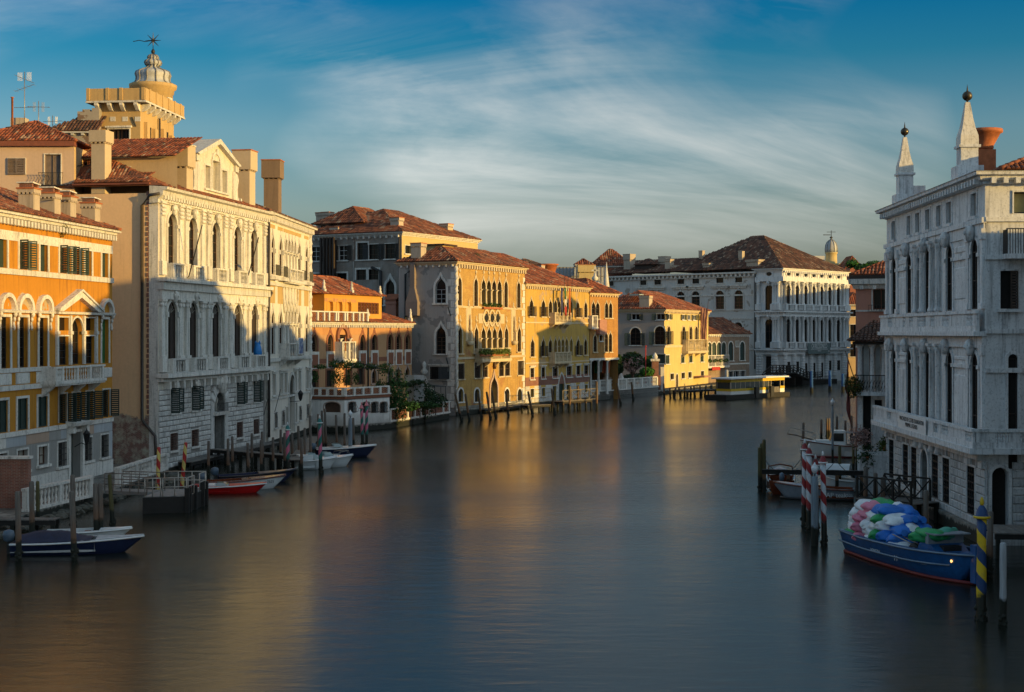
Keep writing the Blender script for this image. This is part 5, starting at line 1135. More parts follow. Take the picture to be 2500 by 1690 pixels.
def brick_garden():
    # balustraded garden strip between the orange house and the brick palazzo
    P = [ground(951, 1046).xy, ground(1097, 1022).xy]; d = P[1]-P[0]
    root = thing('garden_wall', 'low garden wall of pierced brick panels and white posts', 'wall', (P[0].x, P[0].y, 0), math.atan2(d.y, d.x)); f = Fac(root, d.length); L = f.L
    z1, z2 = f.Z(8, 1100, 1318), f.Z(8, 1100, 1225); f.wall(0, L, -1.2, z1, 'quay'); f.strip(0, L, z1-.22, z1, .16)
    k = [.2]+[f.U(8, x, 1280) for x in (1000, 1068, 1125, 1210, 1342)]+[L-.2]
    for u in k: f.put('post', cached('bgp', lambda: MB().box(-.17, .17, -.1, .2, 0, z2-z1).mesh('post', M['istria'])), u, 0, z1)
    for a, b in zip(k, k[1:]): f.put('panel', lattice(b-a-.36, z2-z1-.1, 'redtrim2'), (a+b)/2, .08, z1)
    f.strip(0, L, z2, z2+.15, .18, name='coping')
    MB().box(0, L, .3, 9, -1, z1-.05).obj('soil', M['pave'], root)
    D = 170.
    def d8(x, y, D=D): return D8(x, y, D)
    vine('garden_pergola', 'flat dark pergola frame with creeper beside the brick palazzo', [(d8(830, 1020), d8(1150, 995), (1.2, 1.4, .35), 330)],
      [(d8(840, 1030), d8(1360, 1035, 180)), (d8(1130, 1010, 176), d8(1370, 1035, 182)), (d8(1365, 1035, 182), d8(1365, 1190, 182)), (d8(1260, 1040, 178), d8(1262, 1190, 178)), (d8(840, 1050), d8(1200, 1015, 178)), (d8(1320, 1040, 182), d8(1322, 1180, 182)), (d8(960, 1030, 174), d8(1340, 1030, 184))], 'leaf_dark')
    def bush(label, x, y, r, n, mat='leaf', D=166, s=.3):
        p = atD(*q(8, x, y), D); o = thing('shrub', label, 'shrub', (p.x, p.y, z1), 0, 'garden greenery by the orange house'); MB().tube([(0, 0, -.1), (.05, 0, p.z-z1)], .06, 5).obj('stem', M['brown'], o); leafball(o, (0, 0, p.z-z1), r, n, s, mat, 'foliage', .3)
    bush('tall dark ivy hedge at the end of the white terrace', 890, 1120, (1.7, 1.2, 3.6), 1900, 'leaf_ivy', 164)
    bush('large dark shrub under the flat pergola', 1150, 1130, (2.6, 1.8, 2.6), 1700, 'leaf_dark', 172)
    bush('low dark shrub beside the brick palazzo corner', 1270, 1170, (1.6, 1.2, 1.3), 700, 'leaf_dark', 174)
    bush('low creeper spilling over the garden wall', 1120, 1215, (3.4, .5, .5), 600, 'leaf_ivy', 167.5)
    bush('leafy bush behind the first panel of the garden wall', 1030, 1230, (1.4, .5, .7), 400, 'leaf_ivy', 164.5)
    sc = thing('folding_screen', 'pale grey double door standing in the garden greenery', 'door', D8(985, 1180, 171)); MB().box(-.02, .95, -.05, .05, 0, 3.2).obj('leaf', M['curtain'], sc); MB().box(1.0, 2.2, -.02, .08, 0, 3.2).obj('leaf', M['lead'], sc)
brick_garden()
# ------------------------------------------------------------ tall grey house behind
def grey_house():
    D1 = 205.; A = Vector(((735-CX)/FPX*214, 214)); B = Vector(((981-CX)/FPX*D1, D1)); 
    root, f = building('grey_house', 'tall grey rendered house with dark shutters behind the orange house', 'house', A, B); Z, U = f.Z, f.U; L = f.L; DEP = 21.5
    ze = Z(7, 1200, 350)
    z0, z1 = Z(7, 775, 612), Z(7, 775, 470)
    for x in (510, 775): f.win(U(7, x, 540), z0, z1, 1.7, sw=.1, glass='glass', bars=(2, 3), sash='white', shut='iron', sang=(172, 172))
    f.win(U(7, 962, 540), z0, z1+.3, 1.9, sw=.25, proj=.05, bars=(2, 3), sash='brown')
    z0, z1 = Z(7, 1065, 602), Z(7, 1065, 458)
    for x in (1065, 1225): f.win(U(7, x, 530), z0, z1, 1.75, sw=.1, bars=(2, 3), sash='brown', shut='iron', sang=(172, 172))
    z0, z1 = Z(7, 955, 800), Z(7, 955, 700)
    for x in (515, 760): f.win(U(7, x, 770), Z(7, 760, 800), Z(7, 760, 735), 2.0, sw=.28, sill=False, bars=None)
    for x in (955, 1065): f.win(U(7, x, 750), z0, z1, 2.0, sw=.28, sill=False, bars=(2, 2))
    f.win(U(7, 1228, 900), Z(7, 1228, 1040), Z(7, 1228, 765), 1.6, 'ogee', sw=.4, proj=.08, sill=True, bars=(2, 4))
    f.wall(0, L, 0, ze-.02, 'greybrick')
    # dark lift shaft, pipes
    u0, u1 = U(7, 585, 600, -.5), U(7, 705, 600, -.5); mb = MB()
    for k in range(5): u = u0+(u1-u0)*k/4; mb.box(u-.15, u+.15, -1.2, -.9, 2, Z(7, 640, 395, -.5))
    f.mbobj(mb, 'lift_frame', M['brown_dark']); f.mbobj(MB().box(u0+.2, u1-.2, -.85, .0, 2, Z(7, 640, 400, -.5)), 'lift_shaft', M['brown_dark'])
    for x in (882, 1318): u = U(7, x, 600); drainpipe(f, [(u, -.12, ze-.6), (u, -.12, 6)], .13, mat='pipe' if x > 1000 else 'greywall')
    u = U(7, 1110, 690); drainpipe(f, [(u-1, -.2, Z(7, 1095, 680)), (u+.6, -.2, Z(7, 1125, 715)), (u+.7, -.2, 8)], .22, mat='iron')
    r = rightside(root, L, DEP); r.win(r.U(9, 52, 165), r.Z(9, 52, 195), r.Z(9, 52, 130), 1.6, sw=.1, bars=None); r.wall(0, DEP, 0, ze-.02, 'creamlit', name='side_wall')
    cornice(root, L, DEP, ze+.1, .9, 'istria'); dentils(f, 0, L, ze-.7, ze-.3, .35, .2, 1.0)
    hip(root, 0, L, 0, DEP, ze+.12, 4.2, 'tile', .5, .42, .7, slopes='fr', ridge=9)
    # dormer storey on the roof
    y = 3.2; dz0 = Z(7, 730, 325, y); dz1 = Z(7, 730, 262, y); da, db = U(7, 530, 300, y), U(7, 940, 300, y); d = Fac(root, 0, T(0, y, 0))
    for x in (612, 738, 870): d.win(d.U(7, x, 290), d.Z(7, x, 315), d.Z(7, x, 272), 2.0, sw=.12, bars=None)
    d.wall(da, db, dz0-1, dz1, 'housegrey', name='dormer_wall'); MB().box(db-.2, db, y+.01, y+9, dz0-1, dz1).obj('dormer_cheek', M['creamlit'], root)
    hip(root, da, db+.5, y, y+11, dz1, 2.8, 'tile', .7, .42, .7, slopes='fr', ridge=4, name='dormer_roof')
    for x, yt, w, yy in ((566, 160, 1.1, 6), (628, 155, 1.3, 6), (712, 300, 1.4, 1.5), (1292, 207, 1.5, 2.2)): chimney(root, U(7, x, 240, yy), yy, ze, Z(7, x, yt, yy), w, 1.2, hw=1.15, hh=.5, mat='chim')
    yy = 16; o = r; chimney(root, L-3, r.U(9, 490, 40), ze, r.Z(9, 490, -45), 1.5, 1.5, hw=1.1, hh=.5, mat='chim_pale')
grey_house()
# ------------------------------------------------------------ yellow brick Gothic palazzo
def brick_palazzo():
    A = Vector((-7.4, 187.)); B = Vector((1.86, 207.)); DEP = 8.7
    root, f = building('brick_palazzo', 'yellow brick Gothic palazzo with quatrefoil tracery and ivied balcony', 'palazzo', A, B); Z, U = f.Z, f.U; L = f.L
    zc = Z(9, 600, 270, -.4)
    za, zb = Z(9, 680, 600), Z(9, 680, 380); zs = Z(9, 680, 632)
    single = [U(9, x, 500) for x in (462, 592, 832, 934)]; quad = [U(9, x, 500) for x in (653, 695, 737, 780)]
    fin = cached('bpfin', lambda: MB().lathe([(.1, 0), (.22, .3), (.08, .55), (.13, .75), (.02, 1.0)], 6).mesh('finial', M['istria_gold']))
    for u in single: o = f.win(u, za-.3, zb, 1.15, 'ogee', sw=.22, proj=.09, mat='istria_gold', depth=.3, bars=(2, 4), sash='brown'); link('finial', fin, o, T(0, -.04, zb-za+.55))
    du = (quad[3]-quad[0])/3
    for u in quad: o = f.win(u, za, zb, du-.34, 'ogee', sw=.17, proj=.09, mat='istria_gold', depth=.5, sill=False, bars=None, glass='dark'); link('finial', fin, o, T(0, -.04, zb-za+.3))
    for i in range(5): column(f, quad[0]+(i-.5)*du, -.02, za, zb-1.75, .17, 'istria_gold', cap=.4)
    f.strip(0, L, zs-.05, zs+.2, .12, 'istria_gold')
    for zz in (Z(9, 900, 345), Z(9, 900, 660)): pass
    # piano nobile with tracery
    z0, z1 = Z(9, 700, 985), Z(9, 700, 765); zt = Z(9, 700, 685)
    single2 = [U(9, x, 880) for x in (467, 596, 836, 938)]; quad2 = [U(9, x, 880) for x in (652, 697, 741, 786)]
    for u in single2: o = f.win(u, z0, z1, 1.2, 'ogee', sw=.22, proj=.09, mat='istria_gold', depth=.3, bars=(2, 4)); link('finial', fin, o, T(0, -.04, z1-z0+.3))
    du2 = (quad2[3]-quad2[0])/3
    for u in quad2: f.win(u, z0, z1, du2-.36, 'ogee', sw=.18, proj=.09, mat='istria_gold', depth=.5, sill=False, bars=None, glass='dark')
    for i in range(5): column(f, quad2[0]+(i-.5)*du2, -.02, z0, z1-1.8, .19, 'istria_gold', cap=.45)
    for i in range(4):                                     # quatrefoils: ring of four lobes over each mullion
        u = quad2[0]+(i+.5)*du2 if i < 3 else quad2[0]-.5*du2; zz = (z1+zt)/2+.3
        if i == 3: continue
        o = f.put('quatrefoil', cached('bpq', lambda: quatre(.95)), u, -.02, zz); link('opening', cached('bpqd', lambda: quatre(.62, True)), o, T(0, -.13, 0))
    f.put('tracery_panel', MB().box(-du2*2.3, du2*2.3, -.05, .0, 0, zt-z1-.05).mesh('tracery_panel', M['istria_gold']), (quad2[0]+quad2[3])/2, 0, z1+.22)
    for x in (535, 892):
        o = f.put('statue_niche', MB().cbox(-.75, .75, -.12, .02, 0, 4.6, .1).lathe([(.5, -.5), (.6, 0), (.45, .02)], 8, T(0, -.2, 0)).mesh('statue_niche', M['istria_gold']), U(9, x, 850), 0, Z(9, x, 895)); statue(o, (0, -.35, .1), 3.6, 'istria_gold', 'statue'); link('finial', fin, o, T(0, -.05, 4.6))
    zf = Z(9, 700, 1025); f.strip(0, L, zf-.1, zf+.2, .14, 'istria_gold')
    zbk = Z(9, 740, 1035, -1.); f.balcony(U(9, 640, 1010, -1.), U(9, 872, 1010, -1.), zbk, 1.5, 1.05, 10, 'istria_gold', piers=[U(9, x, 1010, -1.) for x in (645, 715, 790, 866)], slab=.3, brackets=4)
    def hedge(label, x0, x1, y, k, D, mat, r, n):
        p = wmat(root) @ Vector((U(9, (x0+x1)/2, y, k), k, Z(9, (x0+x1)/2, y, k))); o = thing('balcony_plants', label, 'plants', p, root.rotation_euler.z, 'plants on the brick palazzo balconies')
        w = (U(9, x1, y, k)-U(9, x0, y, k)); MB().box(-w/2, w/2, -.15, .15, -.45, -.2).obj('trough', M['terracotta'], o); m = max(3, int(w/.9))
        for i in range(m): leafball(o, (-w/2+w*(i+.5)/m, 0, random.uniform(-.1, .15)), (r*1.2, r*.8, r), n, .2, mat, 'foliage', .2)
    hedge('clipped yellow-green hedge along the brick palazzo balcony', 635, 870, 985, -1.25, 0, 'leaf_y', .62, 260); hedge('row of potted plants on the upper window sill', 655, 805, 612, -.35, 0, 'leaf', .38, 110)
    # lower floor
    y0, y1 = Z(9, 475, 1195), Z(9, 475, 1072)
    for x, w in ((475, 1.7), (605, 1.7), (667, 1.6), (797, 1.6), (845, 1.6), (950, 1.9)): f.win(U(9, x, 1130), y0, y1, w, sw=.16, mat='istria_gold', bars=(2, 2), shut='brown_dark' if x in (605, 950, 475) else None, sang=(20, 20), depth=.15)
    for x in (473, 603, 843, 943): f.win(U(9, x, 1320), Z(9, x, 1378), Z(9, x, 1275), 1.5, 'arch', sw=.25, mat='istria', bars=None, glass='dark')
    ud = U(9, 735, 1300); f.win(ud, 0, Z(9, 735, 1145), 2.3, 'ogee', sw=.35, proj=.15, sill=False, mat='pinktrim', glass='dark', bars=None, depth=.6, name='portal'); f.put('portal_statue', MB().lathe([(.2, 0), (.3, .4), (.15, .8), (.2, 1.1), (.03, 1.4)], 8).mesh('portal_statue', M['brown']), ud, -.2, Z(9, 735, 1115))
    f.strip(0, L, -1.2, 1.15, .1, 'quay', name='water_base'); f.wall(0, L, -1., zc-.4, 'loredan')
    # left flank
    s = leftside(root, DEP)
    s.win(s.U(9, 314, 500), s.Z(9, 314, 592), s.Z(9, 314, 362), 1.6, 'ogee', sw=.3, bars=(2, 3), sash='lead'); s.win(s.U(9, 316, 900), s.Z(9, 316, 995), s.Z(9, 316, 752), 1.5, 'ogee', sw=.32, bars=(2, 4), sash='brown')
    s.win(s.U(9, 308, 1150), s.Z(9, 308, 1198), s.Z(9, 308, 1098), 2.9, sw=.16, bars=(2, 1), shut='iron', sang=(20, 30), hood=True)
    ug = s.U(9, 185, 1250); o = s.put('garden_arch', cached('bparch', lambda: arch_ring(2.9, 4.6)), ug, 0, 0.3); link('finial', MB().lathe([(.3, 0), (.55, .5), (.2, 1.0), (.35, 1.4), (.05, 1.9)], 8).mesh('finial', M['istria']), o, T(0, -.1, 5.0))
    uc = s.U(9, 100, 500); c = MB().box(uc-.9, uc+.9, -.7, .02, s.Z(9, 100, 690), s.Z(9, 100, 580)).add([(uc-.9, -.7, s.Z(9, 100, 580)), (uc+.9, -.7, s.Z(9, 100, 580)), (uc+.9, .02, s.Z(9, 100, 580)), (uc-.9, .02, s.Z(9, 100, 580)), (uc-.35, -.5, s.Z(9, 100, 470)), (uc+.35, -.5, s.Z(9, 100, 470)), (uc+.35, .02, s.Z(9, 100, 470)), (uc-.35, .02, s.Z(9, 100, 470))], [(0, 1, 5, 4), (1, 2, 6, 5), (3, 0, 4, 7)]).box(uc-.35, uc+.35, -.5, .02, s.Z(9, 100, 470), zc); s.mbobj(c, 'chimney_breast', M['chim_grey'])
    u = s.U(9, 40, 500); drainpipe(s, [(s.U(9, 75, 340), -.3, s.Z(9, 75, 335)), (u, -.3, s.Z(9, 40, 360)), (u, -.3, 6)], .15, mat='iron')
    s.wall(0, DEP, -.5, zc-.4, 'loredan_side', name='side_wall')
    qm = [cached(('bpquo', k), lambda: MB().cbox(0, .8+.5*k, -.05, .02, .03, .92, .03).mesh('quoin', M['istria'])) for k in (0, 1)]
    for i in range(int((zc-1.6)/.95)):
        s.put('quoin', qm[i % 2], DEP-.8-.5*(i % 2), 0, 1.0+i*.95); f.put('quoin', qm[(i+1) % 2], .0, 0, 1.0+i*.95, None, SC(.8, 1, 1)) if i % 2 else None; f.put('quoin', qm[i % 2], L-.64-.4*(i % 2), 0, 1.0+i*.95, None, SC(.8, 1, 1))
    mb = MB().tube([(.0, -.02, .5), (.0, -.02, zc-.6)], .2, 8)
    for k in range(2): mb.tube([(.2*math.cos(i*.9+k*math.pi), -.02+.2*math.sin(i*.9+k*math.pi), .5+(zc-1.1)*i/70) for i in range(71)], .09, 5)
    f.mbobj(mb, 'rope_shaft', M['istria'])
    rightside(root, L, DEP).wall(0, DEP, -.5, zc-.4, 'loredan', name='rear_wall')
    cornice(root, L, DEP, zc, .8, 'istria_gold'); dentils(f, 0, L, zc-.85, zc-.35, .35, .3, .75, 'istria_gold'); dentils(s, 0, DEP, zc-.7, zc-.4, .25, .2, .9, 'istria')
    hip(root, 0, L, 0, DEP, zc+.05, 2.3, 'tile', .55, .42, .7, slopes='fl', ridge=4.6)
    chimney(root, s_x(s, 103, -.2)[0]+1.2, s_x(s, 103, -.2)[1], zc-.2, s.Z(9, 103, 112), 1.5, 1.5, hw=1.1, hh=.5, mat='chim')
    y = 3.9; du0, du1 = U(9, 330, 130, y), U(9, 420, 150, y); MB().box(du0, du1, y, y+4, zc+1.2, Z(9, 330, 128, y)).obj('dormer', M['creamlit'], root); MB().box(du0-.3, du1+.3, y-.4, y+4.2, Z(9, 330, 128, y), Z(9, 330, 115, y)).obj('dormer_roof', M['tile'], root)
    leafball(root, (U(9, 590, 225, 2.5), 2.5, Z(9, 590, 225, 2.5)), (1.8, .8, .6), 500, .25, 'leaf_dry', 'roof_plants')
    for x, yy_ in ((385, 655), (370, 1060)): s.mbobj(MB().tube([(s.U(9, x-10, yy_-30), -.1, s.Z(9, x, yy_-35)), (s.U(9, x+10, yy_+30), -.1, s.Z(9, x, yy_+35))], .08, 4), 'tie_bar', M['iron'])
def s_x(s, x, d): p = s.M @ Vector((s.U(9, x, 200, d), d, 0)); return p.x, p.y
def quatre(r, solid=False):
    mb = MB(); pts = []
    for k in range(4):
        a0 = k*math.pi/2
        for i in range(7): a = a0+(i-3)*.42; pts.append((math.cos(a0)*r*.48+math.cos(a)*r*.5, math.sin(a0)*r*.48+math.sin(a)*r*.5))
    if solid: mb.add([(x, -.03, z) for x, z in pts], [tuple(range(len(pts)))]); return mb.mesh('opening', M['dark'])
    pts.append(pts[0]); band(mb, offset(pts, -.3), pts, -.12, .02); return mb.mesh('quatrefoil', M['istria_gold'])
def arch_ring(w, h):
    mb = MB(); o = outline(w, h, 'ogee'); band(mb, o, offset(o, .45), -.2, .02); mb.add([(x, -.03, z) for x, z in o], [tuple(range(len(o)))]); return mb.mesh('garden_arch', M['istria'])
brick_palazzo()

# ------------------------------------------------------------ faded yellow palazzo with two balconies
def yellow_palazzo():
    A = Vector((1.95, 207.2)); B = Vector((12.4, 227.)); DEP = 22
    root, f = building('yellow_palazzo', 'faded yellow palazzo with flags on its upper balcony', 'palazzo', A, B); Z, U = f.Z, f.U; L = f.L; zc = Z(10, 380, 365, -.3)
    z0, z1 = Z(10, 400, 642), Z(10, 400, 480)
    for (a, b, sh) in ((Z(10, 400, 645), Z(10, 400, 482), (138, 247, 562)), (Z(10, 420, 998), Z(10, 420, 832), (150, 247, 565, 640))):
        for x in ((138, 247, 312, 562, 634) if b > 12 else (148, 247, 312, 565, 634)):
            f.win(U(10, x, 570), a-.1, b, 1.25, 'ogee', sw=.16, proj=.06, mat='istria_gold', bars=(2, 3), depth=.25, shut='brown_dark' if x in sh else None, sang=(165, 165))
        quad = [U(10, x, 570) for x in (358, 391, 425, 459, 502)]
        for u in quad: f.win(u, a-.1, b, 1.05, 'ogee', sw=.12, proj=.06, mat='istria_gold', bars=None, glass='dark', depth=.4, sill=False)
        for p, r in zip(quad, quad[1:]): column(f, (p+r)/2, -.02, a, b-1.4, .13, 'istria_gold', cap=.35)
    for zz in (Z(10, 420, 705), Z(10, 420, 1060)): f.balcony(U(10, 348, 680, -.9), U(10, 500, 680, -.9), zz+.1, 1.45, .95, 5, 'istria_gold', piers=[U(10, x, 680, -.9) for x in (352, 385, 422, 460, 496)], slab=.25, brackets=4); f.strip(0, L, zz-.1, zz+.08, .08, 'istria_gold')
    for x, w in ((145, 1.2), (247, 1.2), (356, 1.7), (483, 1.8), (567, 1.5), (639, 1.6)): f.win(U(10, x, 1150), Z(10, 483, 1198), Z(10, 483, 1100), w, sw=.18, hood=True, bars=(2, 2), depth=.2)
    for x, w, hh in ((145, 1.1, 0), (249, 1.1, 0), (350, 1.2, .9), (475, 1.2, .9), (564, 1., 0), (640, 1.1, 0)): f.win(U(10, x, 1320), Z(10, 564, 1345)-hh, Z(10, 564, 1275)+hh*.2, w, sw=.12, bars=None, glass='dark')
    ud = U(10, 413, 1300); f.win(ud, .5, Z(10, 413, 1170), 2.0, 'point', sw=.25, proj=.1, sill=False, glass='green', bars=(2, 3), sash='green', name='portal')
    zb = Z(10, 500, 1255); f.wall(0, L, -1, zc-.3, 'yellow'); blocks(f, 0, L, .6, zb, .62, 1.6, .06, 'rust', [(o[0]-o[3]/2-.2, o[0]+o[3]/2+.2, o[1]-.2, o[2]+.2) for o in f.ops], gap=.05); f.strip(0, L, -1.2, .6, .15, 'quay', name='water_base')
    f.strip(0, L, zb+.02, zb+1.3, .02, 'redbrick', name='bare_brick_band')
    rightside(root, L, DEP).wall(0, DEP, 0, zc-.3, 'orange_brick', name='side_wall'); leftside(root, DEP).wall(0, DEP, 0, zc-.3, 'yellow', name='side_wall')
    cornice(root, L, DEP, zc, .75, 'istria_gold'); dentils(f, 0, L, zc-.75, zc-.35, .3, .28, .7, 'istria_gold')
    hip(root, 0, L, 0, DEP, zc+.04, 5.2, 'tile_red', .5, .42, .7, slopes='fr', ridge=9)
    y = 10; chimney(root, U(10, 290, 200, y), y, zc+2, Z(10, 290, 168, y), 1.9, 1.9, 'bell', 'terracotta', hh=2.6); chimney(root, U(10, 215, 200, y), y, zc+2, Z(10, 215, 180, y), 1.2, 1.2, hw=1.1, hh=.6)
    y = 13; u0, u1 = U(10, 108, 170, y), U(10, 240, 170, y); MB().box(u0+.4, u1-.4, y, y+4, zc+2, Z(10, 170, 178, y)).obj('roof_terrace_hut', M['brown'], root); hip(root, u0, u1, y, y+4, Z(10, 170, 178, y), 1.0, 'tile_dark', .4, .4, .6, slopes='fl', name='hut_roof')
    for k, (x, c, lab) in enumerate(((413, 'fl_blue', 'blue flag hanging from the upper yellow palazzo balcony'), (444, None, 'green, white and red flag on the yellow palazzo balcony'), (484, 'fl_red', 'red and gold flag on the yellow palazzo balcony'))):
        p = wmat(root) @ Vector((U(10, x+8, 600, -1.2), -1.1, Z(10, x, 650, -1.2))); o = thing('flag', lab, 'flag', p, root.rotation_euler.z+.3, 'flags on the yellow palazzo balcony')
        MB().tube([(.3, 0, -.4), (.1, -.5, 6.2)], .04, 5).obj('flagpole', M['brown'], o)
        mats = [c] if c else ['fl_green', 'fl_white', 'fl_rd']; n = len(mats)
        for i, m in enumerate(mats):
            w = 1.7/n; mb = MB(); a0 = -.85+i*w if n == 1 else 0
            if n == 1: cloth(mb, -.9, .5, 4.4, 0.2)
            else: cloth(mb, -.55+.1*i-.3, .45, 4.4, 2.7) if i == 0 else cloth(mb, -.5, .55, 2.8+.3*(2-i)-1.0*(i-1), 1.5-1.3*(i-1))
            mb.obj('cloth', M[m], o)
def cloth(mb, x0, w, z1, z0, n=9, m=6, amp=.12):
    vs = [(x0+w*i/n*(1-.25*j/m), amp*math.sin(i*1.9+j*.7)-.15, z1+(z0-z1)*j/m+.05*math.sin(i)) for j in range(m+1) for i in range(n+1)]
    mb.add(vs, [(j*(n+1)+i, j*(n+1)+i+1, (j+1)*(n+1)+i+1, (j+1)*(n+1)+i) for j in range(m) for i in range(n)], True)
    vs2 = [(a, b+.03, c) for a, b, c in vs]; mb.add(vs2, [(j*(n+1)+i, (j+1)*(n+1)+i, (j+1)*(n+1)+i+1, j*(n+1)+i+1) for j in range(m) for i in range(n)], True)
yellow_palazzo()
def orange_palazzo():
    A = Vector((12.5, 227.1)); B = Vector((17.5, 233.4)); DEP = 14
    root, f = building('orange_palazzo', 'narrow orange brick palazzo with paired pointed windows above a dark porch', 'palazzo', A, B); Z, U = f.Z, f.U; L = f.L; zc = Z(10, 800, 435, -.3)
    for x in (704, 743): f.win(U(10, x, 590), Z(10, 720, 668), Z(10, 720, 500), 1.05, 'ogee', sw=.14, mat='istria_gold', bars=(1, 2), depth=.2)
    for x in (824, 861): f.win(U(10, x, 590), Z(10, 840, 660), Z(10, 840, 505), .95, 'ogee', sw=.14, mat='istria_gold', bars=(1, 2), depth=.2); f.win(U(10, x-2, 860), Z(10, 840, 970), Z(10, 840, 780), .95, 'ogee', sw=.14, mat='istria_gold', bars=(1, 2), depth=.2)
    f.win(U(10, 720, 890), Z(10, 720, 970), Z(10, 720, 800), .95, 'ogee', sw=.14, mat='istria_gold', bars=(1, 2), depth=.2); f.win(U(10, 773, 845), Z(10, 773, 870), Z(10, 773, 820), .9, sw=.1, bars=None)
    zp = Z(10, 800, 1025); f.wall(0, L, zp, zc-.2, 'orange_brick')
    u0 = U(10, 683, 700, -.5); f.balcony(u0, u0+1.6, Z(10, 700, 745, -.5), 1.9, .7, 3, 'istria', slab=.2); 
    MB().box(U(10, 730, 700), U(10, 795, 700), -.75, -.02, Z(10, 760, 810), Z(10, 760, 675)).obj('awning', M['pink_awn'], root)
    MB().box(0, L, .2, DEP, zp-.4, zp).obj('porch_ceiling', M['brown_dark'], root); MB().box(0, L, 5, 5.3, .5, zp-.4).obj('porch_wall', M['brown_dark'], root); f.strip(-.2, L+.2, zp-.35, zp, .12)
    for x in (688, 760, 840): column(f, U(10, x, 1150), .2, .9, zp-.36, .22, 'istria', cap=.5)
    rightside(root, L, DEP).wall(0, DEP, 0, zc-.2, 'orange_brick', name='side_wall'); leftside(root, DEP).wall(0, DEP, 0, zc-.2, 'orange_brick', name='side_wall')
    cornice(root, L, DEP, zc, .6, 'istria_gold'); dentils(f, 0, L, zc-.6, zc-.3, .25, .25, .7, 'istria_gold'); hip(root, 0, L, 0, DEP, zc+.03, 2.4, 'tile_red', .5, .42, .7, slopes='flr', ridge=4)
orange_palazzo()
